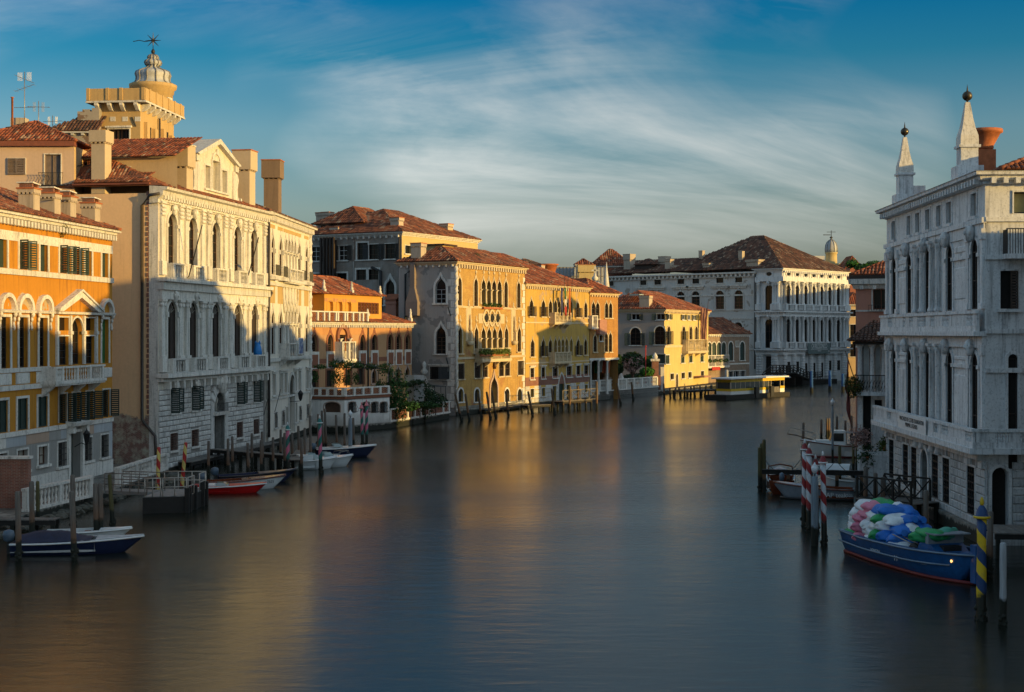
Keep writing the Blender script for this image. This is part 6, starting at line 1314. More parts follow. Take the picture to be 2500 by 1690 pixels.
# ------------------------------------------------------------ hotel garden terrace
def garden_terrace():
    P = [ground(1441, 978).xy, ground(1489, 975).xy, ground(1607, 964).xy]; zt = 1.35
    root = thing('garden_terrace', 'stone garden terrace with white balustrade beside the orange palazzo', 'terrace', (P[1].x, P[1].y, 0)); Wi = wmat(root).inverted(); zr = 0
    for a, b in ((P[0], P[1]), (P[1], P[2])):
        d = b-a; f = Fac(root, d.length, Wi @ T(a.x, a.y, 0) @ RZ(math.atan2(d.y, d.x))); L = f.L; f.wall(0, L, -1.2, zt, 'quay'); f.strip(-.05, L+.05, zt, zt+.2, .15)
        n = max(2, int(L/3.2)); zr = 3.25; bm = cached('gtb', lambda: baluster_mesh(1.5, .1, M['istria']))
        for k in range(n+1): f.put('pier', cached('gtp', lambda: MB().box(-.25, .25, -.2, .2, 0, zr-zt-.35).mesh('pier', M['istria'])), .25+(L-.5)*k/n, .25, zt+.2)
        for k in range(n):
            for i in range(7): f.put('baluster', bm, .25+(L-.5)*(k+(i+1)/8.)/n, .25, zt+.2)
        f.strip(0, L, zr-.15, zr, .05, name='rail', y=.2)
    MB().hprism([(p.x-P[1].x, p.y-P[1].y) for p in (P[0], P[1], P[2], P[2]+Vector((-6, 14)), P[0]+Vector((-4, 12)))], -1, zt+.15).obj('terrace_floor', M['pave'], root)
    def par(label, x, yt, yb, D, m):
        p = atD(*q(11, x, yb), D); h = atD(*q(11, x, yt), D).z-p.z; o = thing('closed_parasol', label, 'parasol', p, 0, 'closed parasols on the garden terrace')
        MB().lathe([(.12, -.8), (.05, -.75), (.05, .3)], 8).obj('pole', M['wood'], o); mb = MB(); n = 12; prof = [(.62, .0), (.55, h*.25), (.36, h*.6), (.16, h*.9), (.05, h)]
        vs = [(r*(1+.14*(-1)**i)*math.cos(2*math.pi*i/n), r*(1+.14*(-1)**i)*math.sin(2*math.pi*i/n), z) for r, z in prof for i in range(n)]; mb.add(vs, [(j*n+i, j*n+(i+1) % n, (j+1)*n+(i+1) % n, (j+1)*n+i) for j in range(4) for i in range(n)], True); mb.obj('canopy', M[m], o)
    par('closed yellow parasol on the garden terrace', 165, 1258, 1360, 236, 'par_y'); par('closed grey-white parasol beside the flowering tree', 345, 1255, 1345, 240, 'fl_white'); par('closed pale parasol behind the corner shrine', 222, 1240, 1350, 238, 'fl_white')
    p = atD(*q(11, 230, 1410), 235.); c = thing('corner_pillar', 'pink and white stone pillar at the terrace corner', 'pillar', (p.x, p.y, zt)); MB().box(-.8, .8, -.8, .8, 0, 2.2).box(-.55, .55, -.55, .55, 2.2, 7).obj('shaft', M['m_pink'], c); MB().box(-.75, .75, -.75, .75, 7, 7.3).lathe([(.6, 7.3), (.4, 8.0), (.45, 8.4), (.1, 9.3)], 8).obj('finial', M['istria'], c)
    for x0, x1, yt, yb, m, lab in ((190, 175, 1040, 1340, ('fl_green', 'fl_white', 'fl_rd'), 'tricolour flag drooping over the garden terrace'), (225, 240, 1040, 1340, ('fl_red',), 'red and orange flag drooping over the garden terrace')):
        D = 233.; b = atD(*q(11, x1, yb), D); t = atD(*q(11, x0, yt), D); o = thing('terrace_flag', lab, 'flag', b); MB().tube([(0, 0, -.5), t-b], .06, 5).obj('flagpole', M['brown'], o)
        for i, mm in enumerate(m): mb = MB(); cloth(mb, -1.2+i*.75, .8 if len(m) > 1 else 1.7, 7.6-.4*i, 1.6+.2*i, amp=.2); mb.obj('cloth', M[mm], o)
    # planting
    def tree(name, label, x, y, rx, rz, D, n, mats, tr=True, s=.5):
        p = atD(*q(11, x, y), D); r = rx*.28/FPX*D, rx*.28/FPX*D*.9, rz*.28/FPX*D; o = thing(name, label, 'tree' if tr else 'shrub', (p.x, p.y, zt))
        h = p.z-zt; tm = MB().tube([(0, 0, 0), (.1, 0, h*.4), (0, .1, h)], [.28, .2, .1], 7)
        for k in range(6): a = k*1.05; tm.tube([(0, .05, h*.35+k*.1), (math.cos(a)*r[0]*.4, math.sin(a)*r[1]*.4, h*.75), (math.cos(a)*r[0]*.75, math.sin(a)*r[1]*.75, h+r[2]*.2)], [.12, .08, .03], 5)
        tm.obj('trunk', M['brown'], o)
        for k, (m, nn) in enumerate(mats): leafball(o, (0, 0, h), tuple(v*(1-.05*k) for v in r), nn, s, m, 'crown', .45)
    tree('oleander_tree', 'rounded tree covered in pale pink blossom on the terrace', 443, 1140, 100, 105, 243, 0, (('blossom', 2600), ('leaf_dark', 1700)))
    tree('garden_tree', 'dark evergreen behind the blossom tree against the grey wall', 310, 1190, 60, 110, 250, 0, (('leaf_dark', 2200),)); tree('garden_tree', 'green leafy tree right of the blossom tree', 590, 1160, 70, 65, 254, 0, (('leaf', 1700),)); tree('garden_shrub', 'bright green shrub below the blossom tree', 570, 1240, 70, 45, 250, 0, (('leaf_g', 1500),), False, .35); tree('garden_shrub', 'dark hedge behind the terrace balustrade', 480, 1290, 150, 40, 252, 0, (('leaf_dark', 2200),), False, .4)
    p = atD(*q(11, 560, 1400), 246.); t = atD(*q(11, 558, 1030), 246.); o = thing('red_pole', 'thin red pole standing in the hotel garden', 'pole', p); MB().tube([(0, 0, 0), t-p], .09, 6).lathe([(.0, t.z-p.z), (.16, t.z-p.z+.15), (.0, t.z-p.z+.4)], 6).obj('shaft', M['fl_rd'], o)
    p = atD(*q(11, 640, 1385), 252.); o = thing('gate_pier', 'brick gate pier with white statue niche beside the pale yellow house', 'pier', (p.x, p.y, .5)); h = atD(*q(11, 650, 1130), 252.).z-.5
    MB().box(-1.2, .9, -.9, .9, 0, h*.5).box(-.6, .6, -.6, .6, h*.5, h*.93).obj('shaft', M['redbrick'], o); MB().box(-.8, .8, -.8, .8, h*.93, h).lathe([(.4, h), (.5, h+.4), (.1, h+1.1)], 8).obj('cap', M['istria'], o); MB().box(.95, 1.6, -.5, .5, 0, h*.75).obj('niche', M['istria'], o)
garden_terrace()
# ------------------------------------------------------------ pale yellow house
def pale_house():
    A = Vector((27.8, 258.)); B = Vector((39.3, 283.)); DEP = 9.6
    root, f = building('pale_yellow_house', 'pale yellow corner house with arched windows and small stone balcony', 'house', A, B); Z, U = f.Z, f.U; L = f.L; zc = Z(11, 900, 705, -.3)
    for x in (757, 885, 935, 978, 1045): f.win(U(11, x, 760), Z(11, 900, 790), Z(11, 900, 745), 1.7, sw=.08, bars=(2, 1), sash='white', shut='green' if x != 935 else None, sang=(170, 170), depth=.15)
    a, b = Z(11, 890, 1000), Z(11, 890, 848)
    for x in (757, 888, 950, 998, 1048): f.win(U(11, x, 920), a, b, 1.8, 'arch', sw=.25, proj=.1, mat='istria_gold', bars=(2, 3), shut='brown_dark' if x < 900 else None, sang=(165, 165), depth=.25)
    f.strip(0, L, a-.6, a-.2, .15, 'istria_gold'); f.balcony(U(11, 925, 1040, -1.2), U(11, 1100, 1040, -1.2), Z(11, 1000, 1060, -1.2), 2.2, 1.2, 6, 'istria_gold', piers=[U(11, x, 1040, -1.2) for x in (930, 985, 1045, 1095)], slab=.35, brackets=4, rb=.1)
    a, b = Z(11, 880, 1165), Z(11, 880, 1092)
    for x in (747, 880, 950, 1048): f.win(U(11, x, 1130), a, b, 2.1, sw=.2, bars=(2, 1), glass='green', sash='green', depth=.12); 
    for x in (788, 884, 943, 1052): f.win(U(11, x, 1280), Z(11, 884, 1300), Z(11, 884, 1250), 2.0, sw=.15, bars=(2, 1), sash='brown')
    f.win(U(11, 830, 1310), .8, Z(11, 830, 1262), 1.4, 'arch', sw=.18, glass='brown', bars=None, sill=False, name='door'); MB().box(U(11, 975, 1280), U(11, 1035, 1280), -2.2, -.02, Z(11, 1000, 1290), Z(11, 1000, 1278)).obj('awning', M['pink_awn'], root)
    f.wall(0, L, -1, zc-.2, 'paleyellow'); s = leftside(root, DEP+6)
    for x in (470, 688): s.win(s.U(11, x, 760), s.Z(11, 470, 790), s.Z(11, 470, 738), 1.6, sw=.08, bars=(2, 1), sash='white', shut='green', sang=(165, 165))
    s.win(s.U(11, 468, 940), s.Z(11, 468, 1010), s.Z(11, 468, 858), 2.0, 'arch', sw=.2, bars=(2, 3), shut='green', sang=(165, 165)); s.win(s.U(11, 682, 920), s.Z(11, 682, 1005), s.Z(11, 682, 845), 2.0, 'arch', sw=.2, bars=(2, 3), shut='green', sang=(165, 165)); s.win(s.U(11, 690, 1130), s.Z(11, 690, 1170), s.Z(11, 690, 1090), 1.7, sw=.12, bars=None, glass='green')
    s.wall(0, DEP+6, -.5, zc-.2, 'housegrey', name='side_wall'); rightside(root, L, DEP).wall(0, DEP, 0, zc-.2, 'paleyellow', name='side_wall')
    cornice(root, L, DEP+6, zc, .9, 'istria_gold'); dentils(f, 0, L, zc-.7, zc-.35, .3, .3, .8, 'istria_gold'); hip(root, 0, L, 0, DEP+6, zc+.03, 3.6, 'tile_red', .5, .45, .75, slopes='fl', ridge=8)
    p = s.M @ Vector((s.U(11, 560, 640, 1.), 1., 0)); chimney(root, p.x, p.y, zc, s.Z(11, 560, 580, 1.), 1.9, 1.9, hw=1.08, hh=.5, mat='chim'); MB().box(2., 4.5, 5.5, 7.5, zc+2.6, zc+2.9).obj('skylight', M['skyglass'], root)
    o = thing('red_banner', 'faded red flag beside the small stone balcony', 'flag', wmat(root) @ Vector((U(11, 1090, 980, -1.6), -1.6, Z(11, 1090, 1030, -1.6)))); MB().tube([(-.2, 0, 0), (.3, 0, 9)], .06, 5).obj('flagpole', M['brown'], o); mb = MB(); cloth(mb, -1.2, 1.4, 7.6, 1.5, amp=.2); mb.obj('cloth', M['pink_awn'], o)
    # quay along the house
    quay([tuple(ground(1607, 964).xy), tuple(ground(1735, 950).xy), tuple(ground(1850, 948).xy), (75, 330), (25, 300), (22, 262)], .85, 'quay')
pale_house()
def low_brick():
    A = Vector((39.6, 285.5)); B = Vector((50.2, 299.)); DEP = 12
    root, f = building('brown_brick_house', 'low brown brick house with row of white-framed arched windows', 'house', A, B); Z, U = f.Z, f.U; L = f.L; zc = Z(12, 300, 915, -.2)
    for x in (113, 153, 196, 238): f.win(U(12, x, 1060), Z(12, 196, 1138), Z(12, 196, 985), 1.75, 'arch', sw=.2, bars=None, glass='green', depth=.15, sill=False)
    for x in (300, 400): f.win(U(12, x, 1060), Z(12, 300, 1145), Z(12, 300, 982), 2.0, 'arch', sw=.25, bars=None, glass='green', depth=.15)
    f.win(U(12, 357, 1000), Z(12, 357, 1022), Z(12, 357, 975), 1.5, sw=.1, bars=None, glass='curtain', depth=.05)
    f.balcony(U(12, 100, 1160, -.8), U(12, 285, 1160, -.8), Z(12, 200, 1190, -.8), 2.2, .8, 5, 'istria', piers=[U(12, x, 1160, -.8) for x in (103, 160, 220, 282)], slab=.3, rb=.1)
    for x, w in ((300, 2.2), (350, 2.4), (405, 2.2)): f.win(U(12, x, 1260), Z(12, 350, 1290), Z(12, 350, 1235), w, sw=.15, bars=(2, 1), sash='white')
    MB().box(U(12, 135, 1215, -.9), U(12, 205, 1215, -.9), -1., -.8, Z(12, 170, 1228, -.9), Z(12, 170, 1200, -.9)).obj('red_awning', M['fl_rd'], root); f.strip(U(12, 290, 1180), L, Z(12, 350, 1178), Z(12, 350, 1166), .1)
    f.wall(0, L, -1, zc-.1, 'brownbrick'); rightside(root, L, DEP).wall(0, DEP, 0, zc-.1, 'brownbrick', name='side_wall'); leftside(root, DEP).wall(0, DEP, 0, zc-.1, 'brownbrick', name='side_wall')
    cornice(root, L, DEP, zc, .6); dentils(f, 0, L, zc-.55, zc-.2, .25, .3, .8); hip(root, 0, L, 0, DEP, zc+.03, 3.4, 'tile', .5, .45, .75, slopes='fr', ridge=1.)
    for k in range(4): leafball(root, (U(12, 115+k*50, 1150, -1.), -1., Z(12, 150, 1145, -1.)), (1., .4, .4), 110, .3, 'leaf', 'window_box_plants')
low_brick()
# ------------------------------------------------------------ great white palazzo across the bend
def great_palazzo():
    A = Vector((58.3, 305.)); B = Vector((77.2, 326.)); DEP = 48
    root, f = building('great_palazzo', 'great white palazzo with columned loggias and banner across the canal bend', 'palazzo', A, B); Z, U = f.Z, f.U; L = f.L
    zc = Z(12, 1000, 352, -.6); s = leftside(root, DEP); ucol = DEP-s.U(12, 525, 700)
    zA = Z(12, 1000, 475); zB = Z(12, 1000, 715, -.6); zC = Z(12, 1000, 1040, -.6); zD = Z(12, 1000, 1320)
    bays = [U(12, x, 600) for x in (800, 877, 950, 1020, 1088, 1160, 1236)]; bw = (bays[-1]-bays[0])/6
    st = 'rezstone'
    def order(F, us, z0, z1, w, ent):
        for u in us:
            o = F.win(u, z0, z1-.5, w, 'arch', sw=.3, proj=.12, sill=False, mat=st, bars=(2, 3), depth=.2); link('carved_mask', head_mesh(st), o, T(0, -.35, z1-z0-.1) @ SC(1.7, 1.7, 1.7))
            for e in (-1, 1): link('impost', cached('gpimp', lambda: MB().box(-.2, .2, -.2, .05, 0, .3).mesh('impost', M[st])), o, T(e*(w/2+.2), 0, z1-z0-.5-w/2-.3))
    order(f, bays, zB+.2, zA, 1.65, 0); order(f, bays, zC+.2, zB-1.2, 1.65, 0)
    cols = [bays[0]-bw/2-.1]+[b+bw/2 for b in bays]; cols[0] = max(cols[0], .55)
    for (a, b) in ((zB+.2, zA+.3), (zC+.2, zB-1.1)):
        for u in [cols[0]-.9 if cols[0] > 1.4 else cols[0]]+cols+[cols[-1]+1.1, L-.35]: column(f, u, -.45, a+1.3, b, .33, st, cap=.95, cor=True); f.put('pedestal', cached('gpped', lambda: MB().box(-.48, .48, -1., .02, 0, 1.3).mesh('pedestal', M[st])), u, 0, a)
    for zz in (zB, zC):
        f.strip(-.9, L+.9, zz-.3, zz, 1.15, st, name='ledge'); f.strip(-.5, L+.5, zz-1.2, zz-.3, .6, st, name='entablature'); dentils(f, 0, L, zz-.62, zz-.3, .95, .3, .7, st)
        for k, u in enumerate(bays):
            b = f.put('balustrade', cached('gpbr', lambda: MB().box(-bw/2+.5, bw/2-.5, -1., -.8, 1.1, 1.3).mesh('balustrade', M[st])), u, 0, zz+.2)
            for i in range(5): link('baluster', baluster_mesh(1.1, .12, M[st]), b, T(-.75+i*.375, -.9, 0))
    # attic with oval lights
    for u in bays: o = f.put('oval_window', cached('gpov', lambda: ovalring(.85, .6, st)), u, -.05, (zA+zc)/2+.35); link('pane', cached('gpovp', lambda: ovalring(.62, .42, 'glass', True)), o, T(0, -.04, 0))
    for u in cols: f.put('attic_pilaster', cached('gpap', lambda: MB().box(-.3, .3, -.2, .02, 0, zc-zA-2.3).mesh('attic_pilaster', M[st])), u, 0, zA+1.3)
    f.strip(-.2, L+.2, zA+.3, zA+1.25, .75, st, name='entablature')
    f.wall(0, L, -1, zc-.6, st)
    # rusticated ground floor with banded columns
    for u in cols+[cols[-1]+1.1]:
        f.put('banded_column', cached('gpbc', lambda: banded(.5, zC-1.2-1.2, st)), u, -.35, 1.2)
    for k, u in enumerate(bays): f.put('opening' if k in (2, 3, 4) else 'window', cached(('gpgo', k in (2, 3, 4)), lambda: MB().box(-.8, .8, -.06, .02, 0, zC-4.2 if k in (2, 3, 4) else zC-5.2).mesh('window', M['dark'])), u, 0, 1.0 if k in (2, 3, 4) else 2.4)
    blocks(f, 0, L, .9, zC-1.3, .8, 2.6, .03, st, [(b-1., b+1., 0, zC) for b in bays], gap=.06)
    # flank: stone return then plain wall
    su = DEP-ucol
    uc = s.U(12, 635, 600); order(s, [uc], zB+.2, zA, 1.9, 0); order(s, [uc], zC+.2, zB-1.2, 1.9, 0)
    for (a, b) in ((zB+.2, zA+.3), (zC+.2, zB-1.1)):
        for u in (su+.7, uc+1.9, DEP-.7, DEP-1.9): column(s, u, -.4, a+1.3, b, .33, st, cap=.95, cor=True); s.put('pedestal', CACHE['gpped'], u, 0, a)
    for zz in (zB, zC): s.strip(su, DEP+1.1, zz-.3, zz-.004, 1.1, st, name='ledge'); s.strip(su, DEP+.55, zz-1.2, zz-.3, .55, st, name='entablature'); dentils(s, su, DEP, zz-.62, zz-.3, .9, .3, .7, st)
    s.strip(su, DEP+.7, zA+.3, zA+1.25, .7, st, name='entablature'); o = s.put('oval_window', CACHE['gpov'], uc, -.05, (zA+zc)/2+.35); link('pane', CACHE['gpovp'], o, T(0, -.04, 0))
    s.win(uc, .9, zC-1.6, 1.9, sw=.2, mat=st, bars=None, glass='dark', sill=False)
    for u in (su+.7, uc-1.9, uc+1.9, DEP-1.9): s.put('banded_column', CACHE['gpbc'], u, -.3, 1.2)
    blocks(s, su, DEP, .9, zC-1.3, .8, 2.6, .03, st, [(uc-1.2, uc+1.2, 0, zC)], gap=.06)
    s.wall(su, DEP, -1, zc-.6, st, name='stone_return')
    s2 = Fac(root, 0, s.M @ T(0, .15, 0)); 
    for x in (1205, 1370, 995, 865, 663, 538, 252): s2.win(s2.U(11, x, 440), s2.Z(11, 1205, 468), s2.Z(11, 1205, 408), 1.9, sw=.18, mat='istria', bars=(2, 2))
    for x in (1206, 1370, 995, 865, 663, 538): s2.win(s2.U(11, x, 610), s2.Z(11, 1206, 697), s2.Z(11, 1206, 535), 2.3, 'arch', sw=.3, proj=.12, mat='istria', bars=(2, 4), sash='redwood', key=True)
    for x in (1200, 1365): s2.win(s2.U(11, x, 830), s2.Z(11, 1365, 960), s2.Z(11, 1365, 810), 2.3, 'arch', sw=.3, proj=.12, mat='istria', bars=(2, 4), key=True); 
    for x in (1206, 1370, 995, 865, 663, 538): s2.put('hood', cached('gphood', lambda: MB().box(-2.4, 2.4, -.5, .02, 0, .35).box(-2.1, 2.1, -.3, .02, -.4, 0).mesh('hood', M['istria'])), s2.U(11, x, 500), 0, s2.Z(11, 1206, 500))
    s2.wall(0, su, -1, zc-.9, 'rez_side', name='flank_wall')
    for zz in (s2.Z(11, 1300, 705), s2.Z(11, 1300, 575), s2.Z(11, 1300, 780), s2.Z(11, 1300, 1045)): s2.strip(0, su, zz-.15, zz+.15, .12)
    dentils(s2, 0, su, zc-1.5, zc-.9, .55, .45, 1.15); s2.strip(0, su, zc-1.7, zc-1.5, .3); s2.strip(0, su, zc-.9, zc-.55, .8, name='cornice')
    drainpipe(s, [(su-.3, -.2, zc-1.2), (su-.3, -.2, 3)], .16)
    MB().ring(0, L, 0, DEP-su+.01 if 0 else ucol, [(o*1.3, zc+h*1.3) for o, h in CORN]).obj('cornice', M[st], root); dentils(f, 0, L, zc-.95, zc-.5, .62, .4, .85, st)
    rightside(root, L, 30).wall(0, 30, -1, zc-.6, st, name='side_wall')
    # big dark hipped roof and the long lower wing roof
    hip(root, 0, L, 0, 30, zc+.05, 8.2, 'tile_dark', .6, .5, .8, slopes='fl', ridge=14)
    o = MB().add([(-.5, 26, zc), (-.5, DEP, zc), (9, DEP, zc+3.4), (9, 26, zc+3.4)], [(0, 1, 2, 3)]).obj('wing_roof', M['tile_dark'], root, None, True); tb = MB(); tiles(tb, [(-.5, DEP, zc+.02), (-.5, 26, zc+.02), (9, 26, zc+3.4), (9, DEP, zc+3.4)], .5, .8); t = tb.obj('roof_tiles', M['tile_dark'], o, None, True); t['kind'] = 'stuff'
    for x, yt, w, yy in ((415, 220, 1.9, 3.), (723, 240, 1.9, 6.), (765, 265, 1.5, 2.), (1047, 190, .9, 5.), (1393, 195, .9, 3.5), (812, 318, 1.3, 1.5), (1100, 300, 1.6, 1.2), (1520, 270, 3., 1.6)):
        p = s.M @ Vector((s.U(11, x, yt+40, yy), yy, 0)); chimney(root, p.x, p.y, zc, s.Z(11, x, yt, yy), w, w, hw=1.15, hh=1.4 if yt < 245 else .5, mat='chim', cap='chim')
    for x, yt in ((580, 280),): p = s.M @ Vector((s.U(11, x, 320, 4), 4, 0)); MB().box(p.x-2, p.x+2, p.y-2.4, p.y+2.4, zc, s.Z(11, x, 315, 4)).obj('dormer', M['brown_dark'], root); hip(root, p.x-2, p.x+2, p.y-2.4, p.y+2.4, s.Z(11, x, 312, 4), 1.4, 'tile_dark', .5, .5, .7, slopes='fl', name='dormer_roof')
    # banner
    u0, u1 = U(12, 972, 1035, -1.3), U(12, 1165, 1035, -1.3); z0, z1 = Z(12, 1065, 1085, -1.3), Z(12, 1065, 992, -1.3)
    b = thing('museum_banner', 'grey-green banner with white lettering on the great palazzo', 'banner', wmat(root) @ Vector(((u0+u1)/2, -1.35, z0)), root.rotation_euler.z); w = u1-u0; MB().box(-w/2, w/2, -.03, .03, 0, z1-z0).obj('sheet', M['banner'], b)
    txt('CA’REZZONICO', b, (0, -.06, (z1-z0)*.52), 1.5, 'white', sx=.62); txt('MUSEO DEL SETTECENTO VENEZIANO', b, (0, -.06, (z1-z0)*.36), .42, 'white'); txt('VENEZIA', b, (0, -.06, (z1-z0)*.22), .4, 'white'); txt('M', b, (w/2-.7, -.06, .25), .7, 'white')
    # water-gate with steps, wooden landing bridge
    return root, f, zC
def ovalring(a, b, mat, solid=False):
    mb = MB(); p = [(a*math.cos(i*math.pi/8), b*math.sin(i*math.pi/8)) for i in range(17)]
    if solid: mb.add([(x, -.02, z) for x, z in p[:-1]], [tuple(range(16))]); return mb.mesh('pane', M[mat])
    band(mb, p, [(x*1.35, z*1.35) for x, z in p], -.14, .02); return mb.mesh('oval_window', M[mat])
def banded(r, h, mat):
    n = 9; pr = []
    for i in range(n): z = h*i/n; pr += [(r, z), (r*1.12, z+.04), (r*1.12, z+h/n-.14), (r, z+h/n-.1)]
    return MB().lathe(pr+[(r*1.3, h-.1), (r*1.3, h)], 12).mesh('banded_column', M[mat])
def txt(s, parent, loc, size, mat, rx=90, rz=0, sx=1., ext=.004, name='lettering'):
    c = bpy.data.curves.new('t', 'FONT'); c.body = s; c.size = size; c.align_x = 'CENTER'; c.extrude = ext
    tmp = bpy.data.objects.new('t', c); COL.objects.link(tmp); dg = bpy.context.evaluated_depsgraph_get(); me = bpy.data.meshes.new_from_object(tmp.evaluated_get(dg)); bpy.data.objects.remove(tmp)
    me.materials.clear(); me.materials.append(M[mat]); me.name = name
    return link(name, me, parent, T(*loc) @ RZ(R(rz)) @ RX(R(rx)) @ SC(sx, 1, 1))
gpr, gpf, GPZC = great_palazzo()

# ------------------------------------------------------------ grey-white palazzo on the right
def right_palazzo():
    A = Vector((25.44, 95.94)); B = Vector((24.44, 73.)); DEP = 17.
    root, f = building('obelisk_palazzo', 'grey-white stone palazzo with two rooftop obelisks on the right bank', 'palazzo', A, B); Z, U = f.Z, f.U; L = f.L; st = 'rightstone2'
    s = rightside(root, L, DEP); zc = Z(13, 1100, 812, -.6)
    # attic
    z0, z1 = Z(13, 1088, 1192), Z(13, 1088, 998)
    for a, b, y in ((398, 437, 1310), (523, 567, 1265), (597, 640, 1245), (673, 733, 1215), (773, 817, 1185), (853, 908, 1160), (1057, 1118, 1095)):
        f.win((U(13, a, y)+U(13, b, y))/2, z0, z1, 1.05, sw=.16, proj=.05, mat=st, glass='lead_dark', bars=None, depth=.14)
    zs = Z(13, 1150, 1228); f.strip(-.1, L+.1, zs-.14, zs+.14, .2, st); f.strip(0, L, zs-.75, zs-.14, .08, st, name='frieze')
    arch = ((465, 510), (610, 655), (780, 855), (985, 1055), (1228, 1295)); rect = ((697, 735), (900, 940))
    def order(yref, zt, zb, zi, tag_):
        ulist = []
        for a, b in arch:
            u0, u1 = U(14, a, yref), U(14, b, yref); u = (u0+u1)/2; w = 1.35 if (a, b) != (780, 855) else 1.75; ulist.append((u, w))
            o = f.win(u, zb, zt+(w-1.35)/2, w, 'arch', sw=.2, proj=.08, mat=st, sill=False, bars=(2, 2), sash='brown_dark', depth=.11, glass='glass')
            link('carved_mask', head_mesh(st), o, T(0, -.3, zt-zb+.3) @ SC(1.1, 1.2, 1.2))
            for e in (-1, 1): link('impost', cached(('rpimp', w), lambda: MB().box(-.2, .2, -.16, .05, 0, .2).mesh('impost', M[st])), o, T(e*(w/2+.2), 0, zi-zb))
        for a, b in rect:
            u = (U(14, a, yref)+U(14, b, yref))/2; f.win(u, zb, zi-.15, .85, sw=.08, proj=.06, mat=st, sill=False, bars=(1, 2), sash='brown_dark', depth=.1); f.win(u, zi+.3, zt-.35, .85, sw=.08, proj=.06, mat=st, sill=False, bars=None, glass='glass', depth=.1)
        cu = ulist[2][0]; 
        for d in (-2.65, -1.15, 1.15, 2.65): column(f, cu+d, -.12, zb, zt+.45, .2, st, cap=.62, cor=True)
        for u in (.35, ulist[0][0]+1.1, ulist[4][0]-1.2, L-.3): f.put('pilaster', cached(('rppil', tag_), lambda: MB().box(-.24, .24, -.13, .02, 0, zt-zb+.45).box(-.32, .32, -.2, .02, zt-zb-.1, zt-zb+.45).box(-.32, .32, -.2, .02, 0, .3).mesh('pilaster', M[st])), u, 0, zb)
        m = [(ulist[0][0]+.95, ulist[1][0]-.95), (ulist[3][0]+1.0, ulist[4][0]-1.6)]
        for a, b in m:
            for q0, q1 in ((zb+.6, zi-.4), (zi+.4, zt-.2)): f.put('wall_panel', cached(('rppan', round(b-a, 1), round(q1-q0, 1)), lambda: MB().cbox(-(b-a)/2, (b-a)/2, -.06, .0, 0, q1-q0, .05).mesh('wall_panel', M[st])), (a+b)/2, 0, q0)
            f.put('band', cached(('rpb', round(b-a, 1)), lambda: MB().box(-(b-a)/2-.35, (b-a)/2+.35, -.12, .0, 0, .2).mesh('band', M[st])), (a+b)/2, 0, zi)
        return ulist
    zt1 = Z(14, 1262, -62); zi1 = Z(14, 1262, 112); zb1 = Z(14, 1262, 610)
    order(400, zt1, zb1, zi1, 'u')
    # parapet balustrade, first upper
    zp1, zp0 = Z(14, 1290, 620, -.35), Z(14, 1270, 822, -.6)
    def para(zlo, zhi, out, spans, slab, F=f, u0=0, u1=L):
        b = F.strip(u0-.1, u1+.1, zlo-slab, zlo, out+.25, st, name='balcony'); lk = lambda n, me, M_: link(n, me, b, M_)
        MB().box(u0-.04, u1+.04, -out-.16, -out+.12, zhi-.16, zhi).obj('rail', M[st], b); MB().box(u0-.02, u1+.02, -out-.1, -out+.06, zlo, zlo+.3).obj('plinth', M[st], b)
        edges = [u0]; 
        for a, c, n in spans: edges += [a, c]
        edges.append(u1); bm = baluster_mesh(zhi-zlo-.46, .1, M[st])
        for a, c in zip(edges[::2], edges[1::2]):
            if c-a > .03: MB().box(a, c, -out-.08, -out+.05, zlo+.302, zhi-.162).obj('panel', M[st], b)
        for a, c, n in spans:
            for i in range(n): lk('baluster', bm, T(a+(c-a)*(i+.5)/n, -out-.01, zlo+.3))
    sp = []
    for x0, x1, n in ((435, 475, 3), (577, 600, 2), (640, 677, 3), (720, 800, 6), (843, 885, 3), (958, 1022, 5), (1190, 1252, 5)): sp.append((U(14, x0, 720, -.35), U(14, x1, 720, -.35), n))
    para(zp0, zp1, .35, sp, .24)
    f.strip(0, L, zp0-.85, zp0-.24, .15, st, name='entablature')
    zt2 = Z(14, 1247, 1030); zi2 = Z(14, 1250, 1180); zb2 = zp0-7.1
    u2 = order(1250, zt2, zb2, zi2, 'l')
    # long lower balcony
    zl0 = Z(15, 900, 372, -.8); zl1 = Z(15, 870, 238, -.8); sp = []
    for x0, x1, n in ((283, 310, 2), (580, 612, 2), (633, 675, 4), (785, 828, 4)): sp.append((U(15, x0, 250, -.8), U(15, x1, 250, -.8), n))
    para(zl0, zl1, .8, sp, .3, u1=L+.9)
    f.strip(0, L, zl0-.7, zl0-.3, .4, st, name='entablature')
    # ground floor ashlar and iron lattices
    av = []
    def lat(a, b, yt, yb, y):
        u = (U(15, a, y)+U(15, b, y))/2; w = 1.55; zz0, zz1 = Z(15, 658, 700)+.0, Z(15, 658, 415); o = f.win(u, zz0, zz1, w, sw=.12, mat=st, glass='dark', bars=None, depth=.12, sill=False); av.append((u-w/2-.14, u+w/2+.14, zz0-.05, zz1+.15))
        link('lattice', cached('rplat', lambda: ironlat(1.55, zz1-zz0)), o, T(0, .03, 0))
    for a, b, yt, yb in ((287, 328, 295, 540), (378, 418, 328, 585), (433, 470, 345, 605), (568, 605, 390, 660), (630, 685, 415, 700), (787, 845, 460, 770)): lat(a, b, yt, yb, (yt+yb)/2)
    ud = U(15, 523, 500); zd = Z(15, 523, 360); o = f.win(ud, .7, zd, 1.7, 'arch', sw=.25, proj=.12, mat=st, sill=False, glass='dark', bars=None, depth=.3, name='portal'); av.append((ud-1.15, ud+1.15, 0, zd+.3))
    blocks(f, 0, L, .8, zl0-.75, .44, 1.1, .07, 'rust_grey', av, gap=.05); f.strip(0, L, -1.5, .8, .2, 'quay', name='water_base')
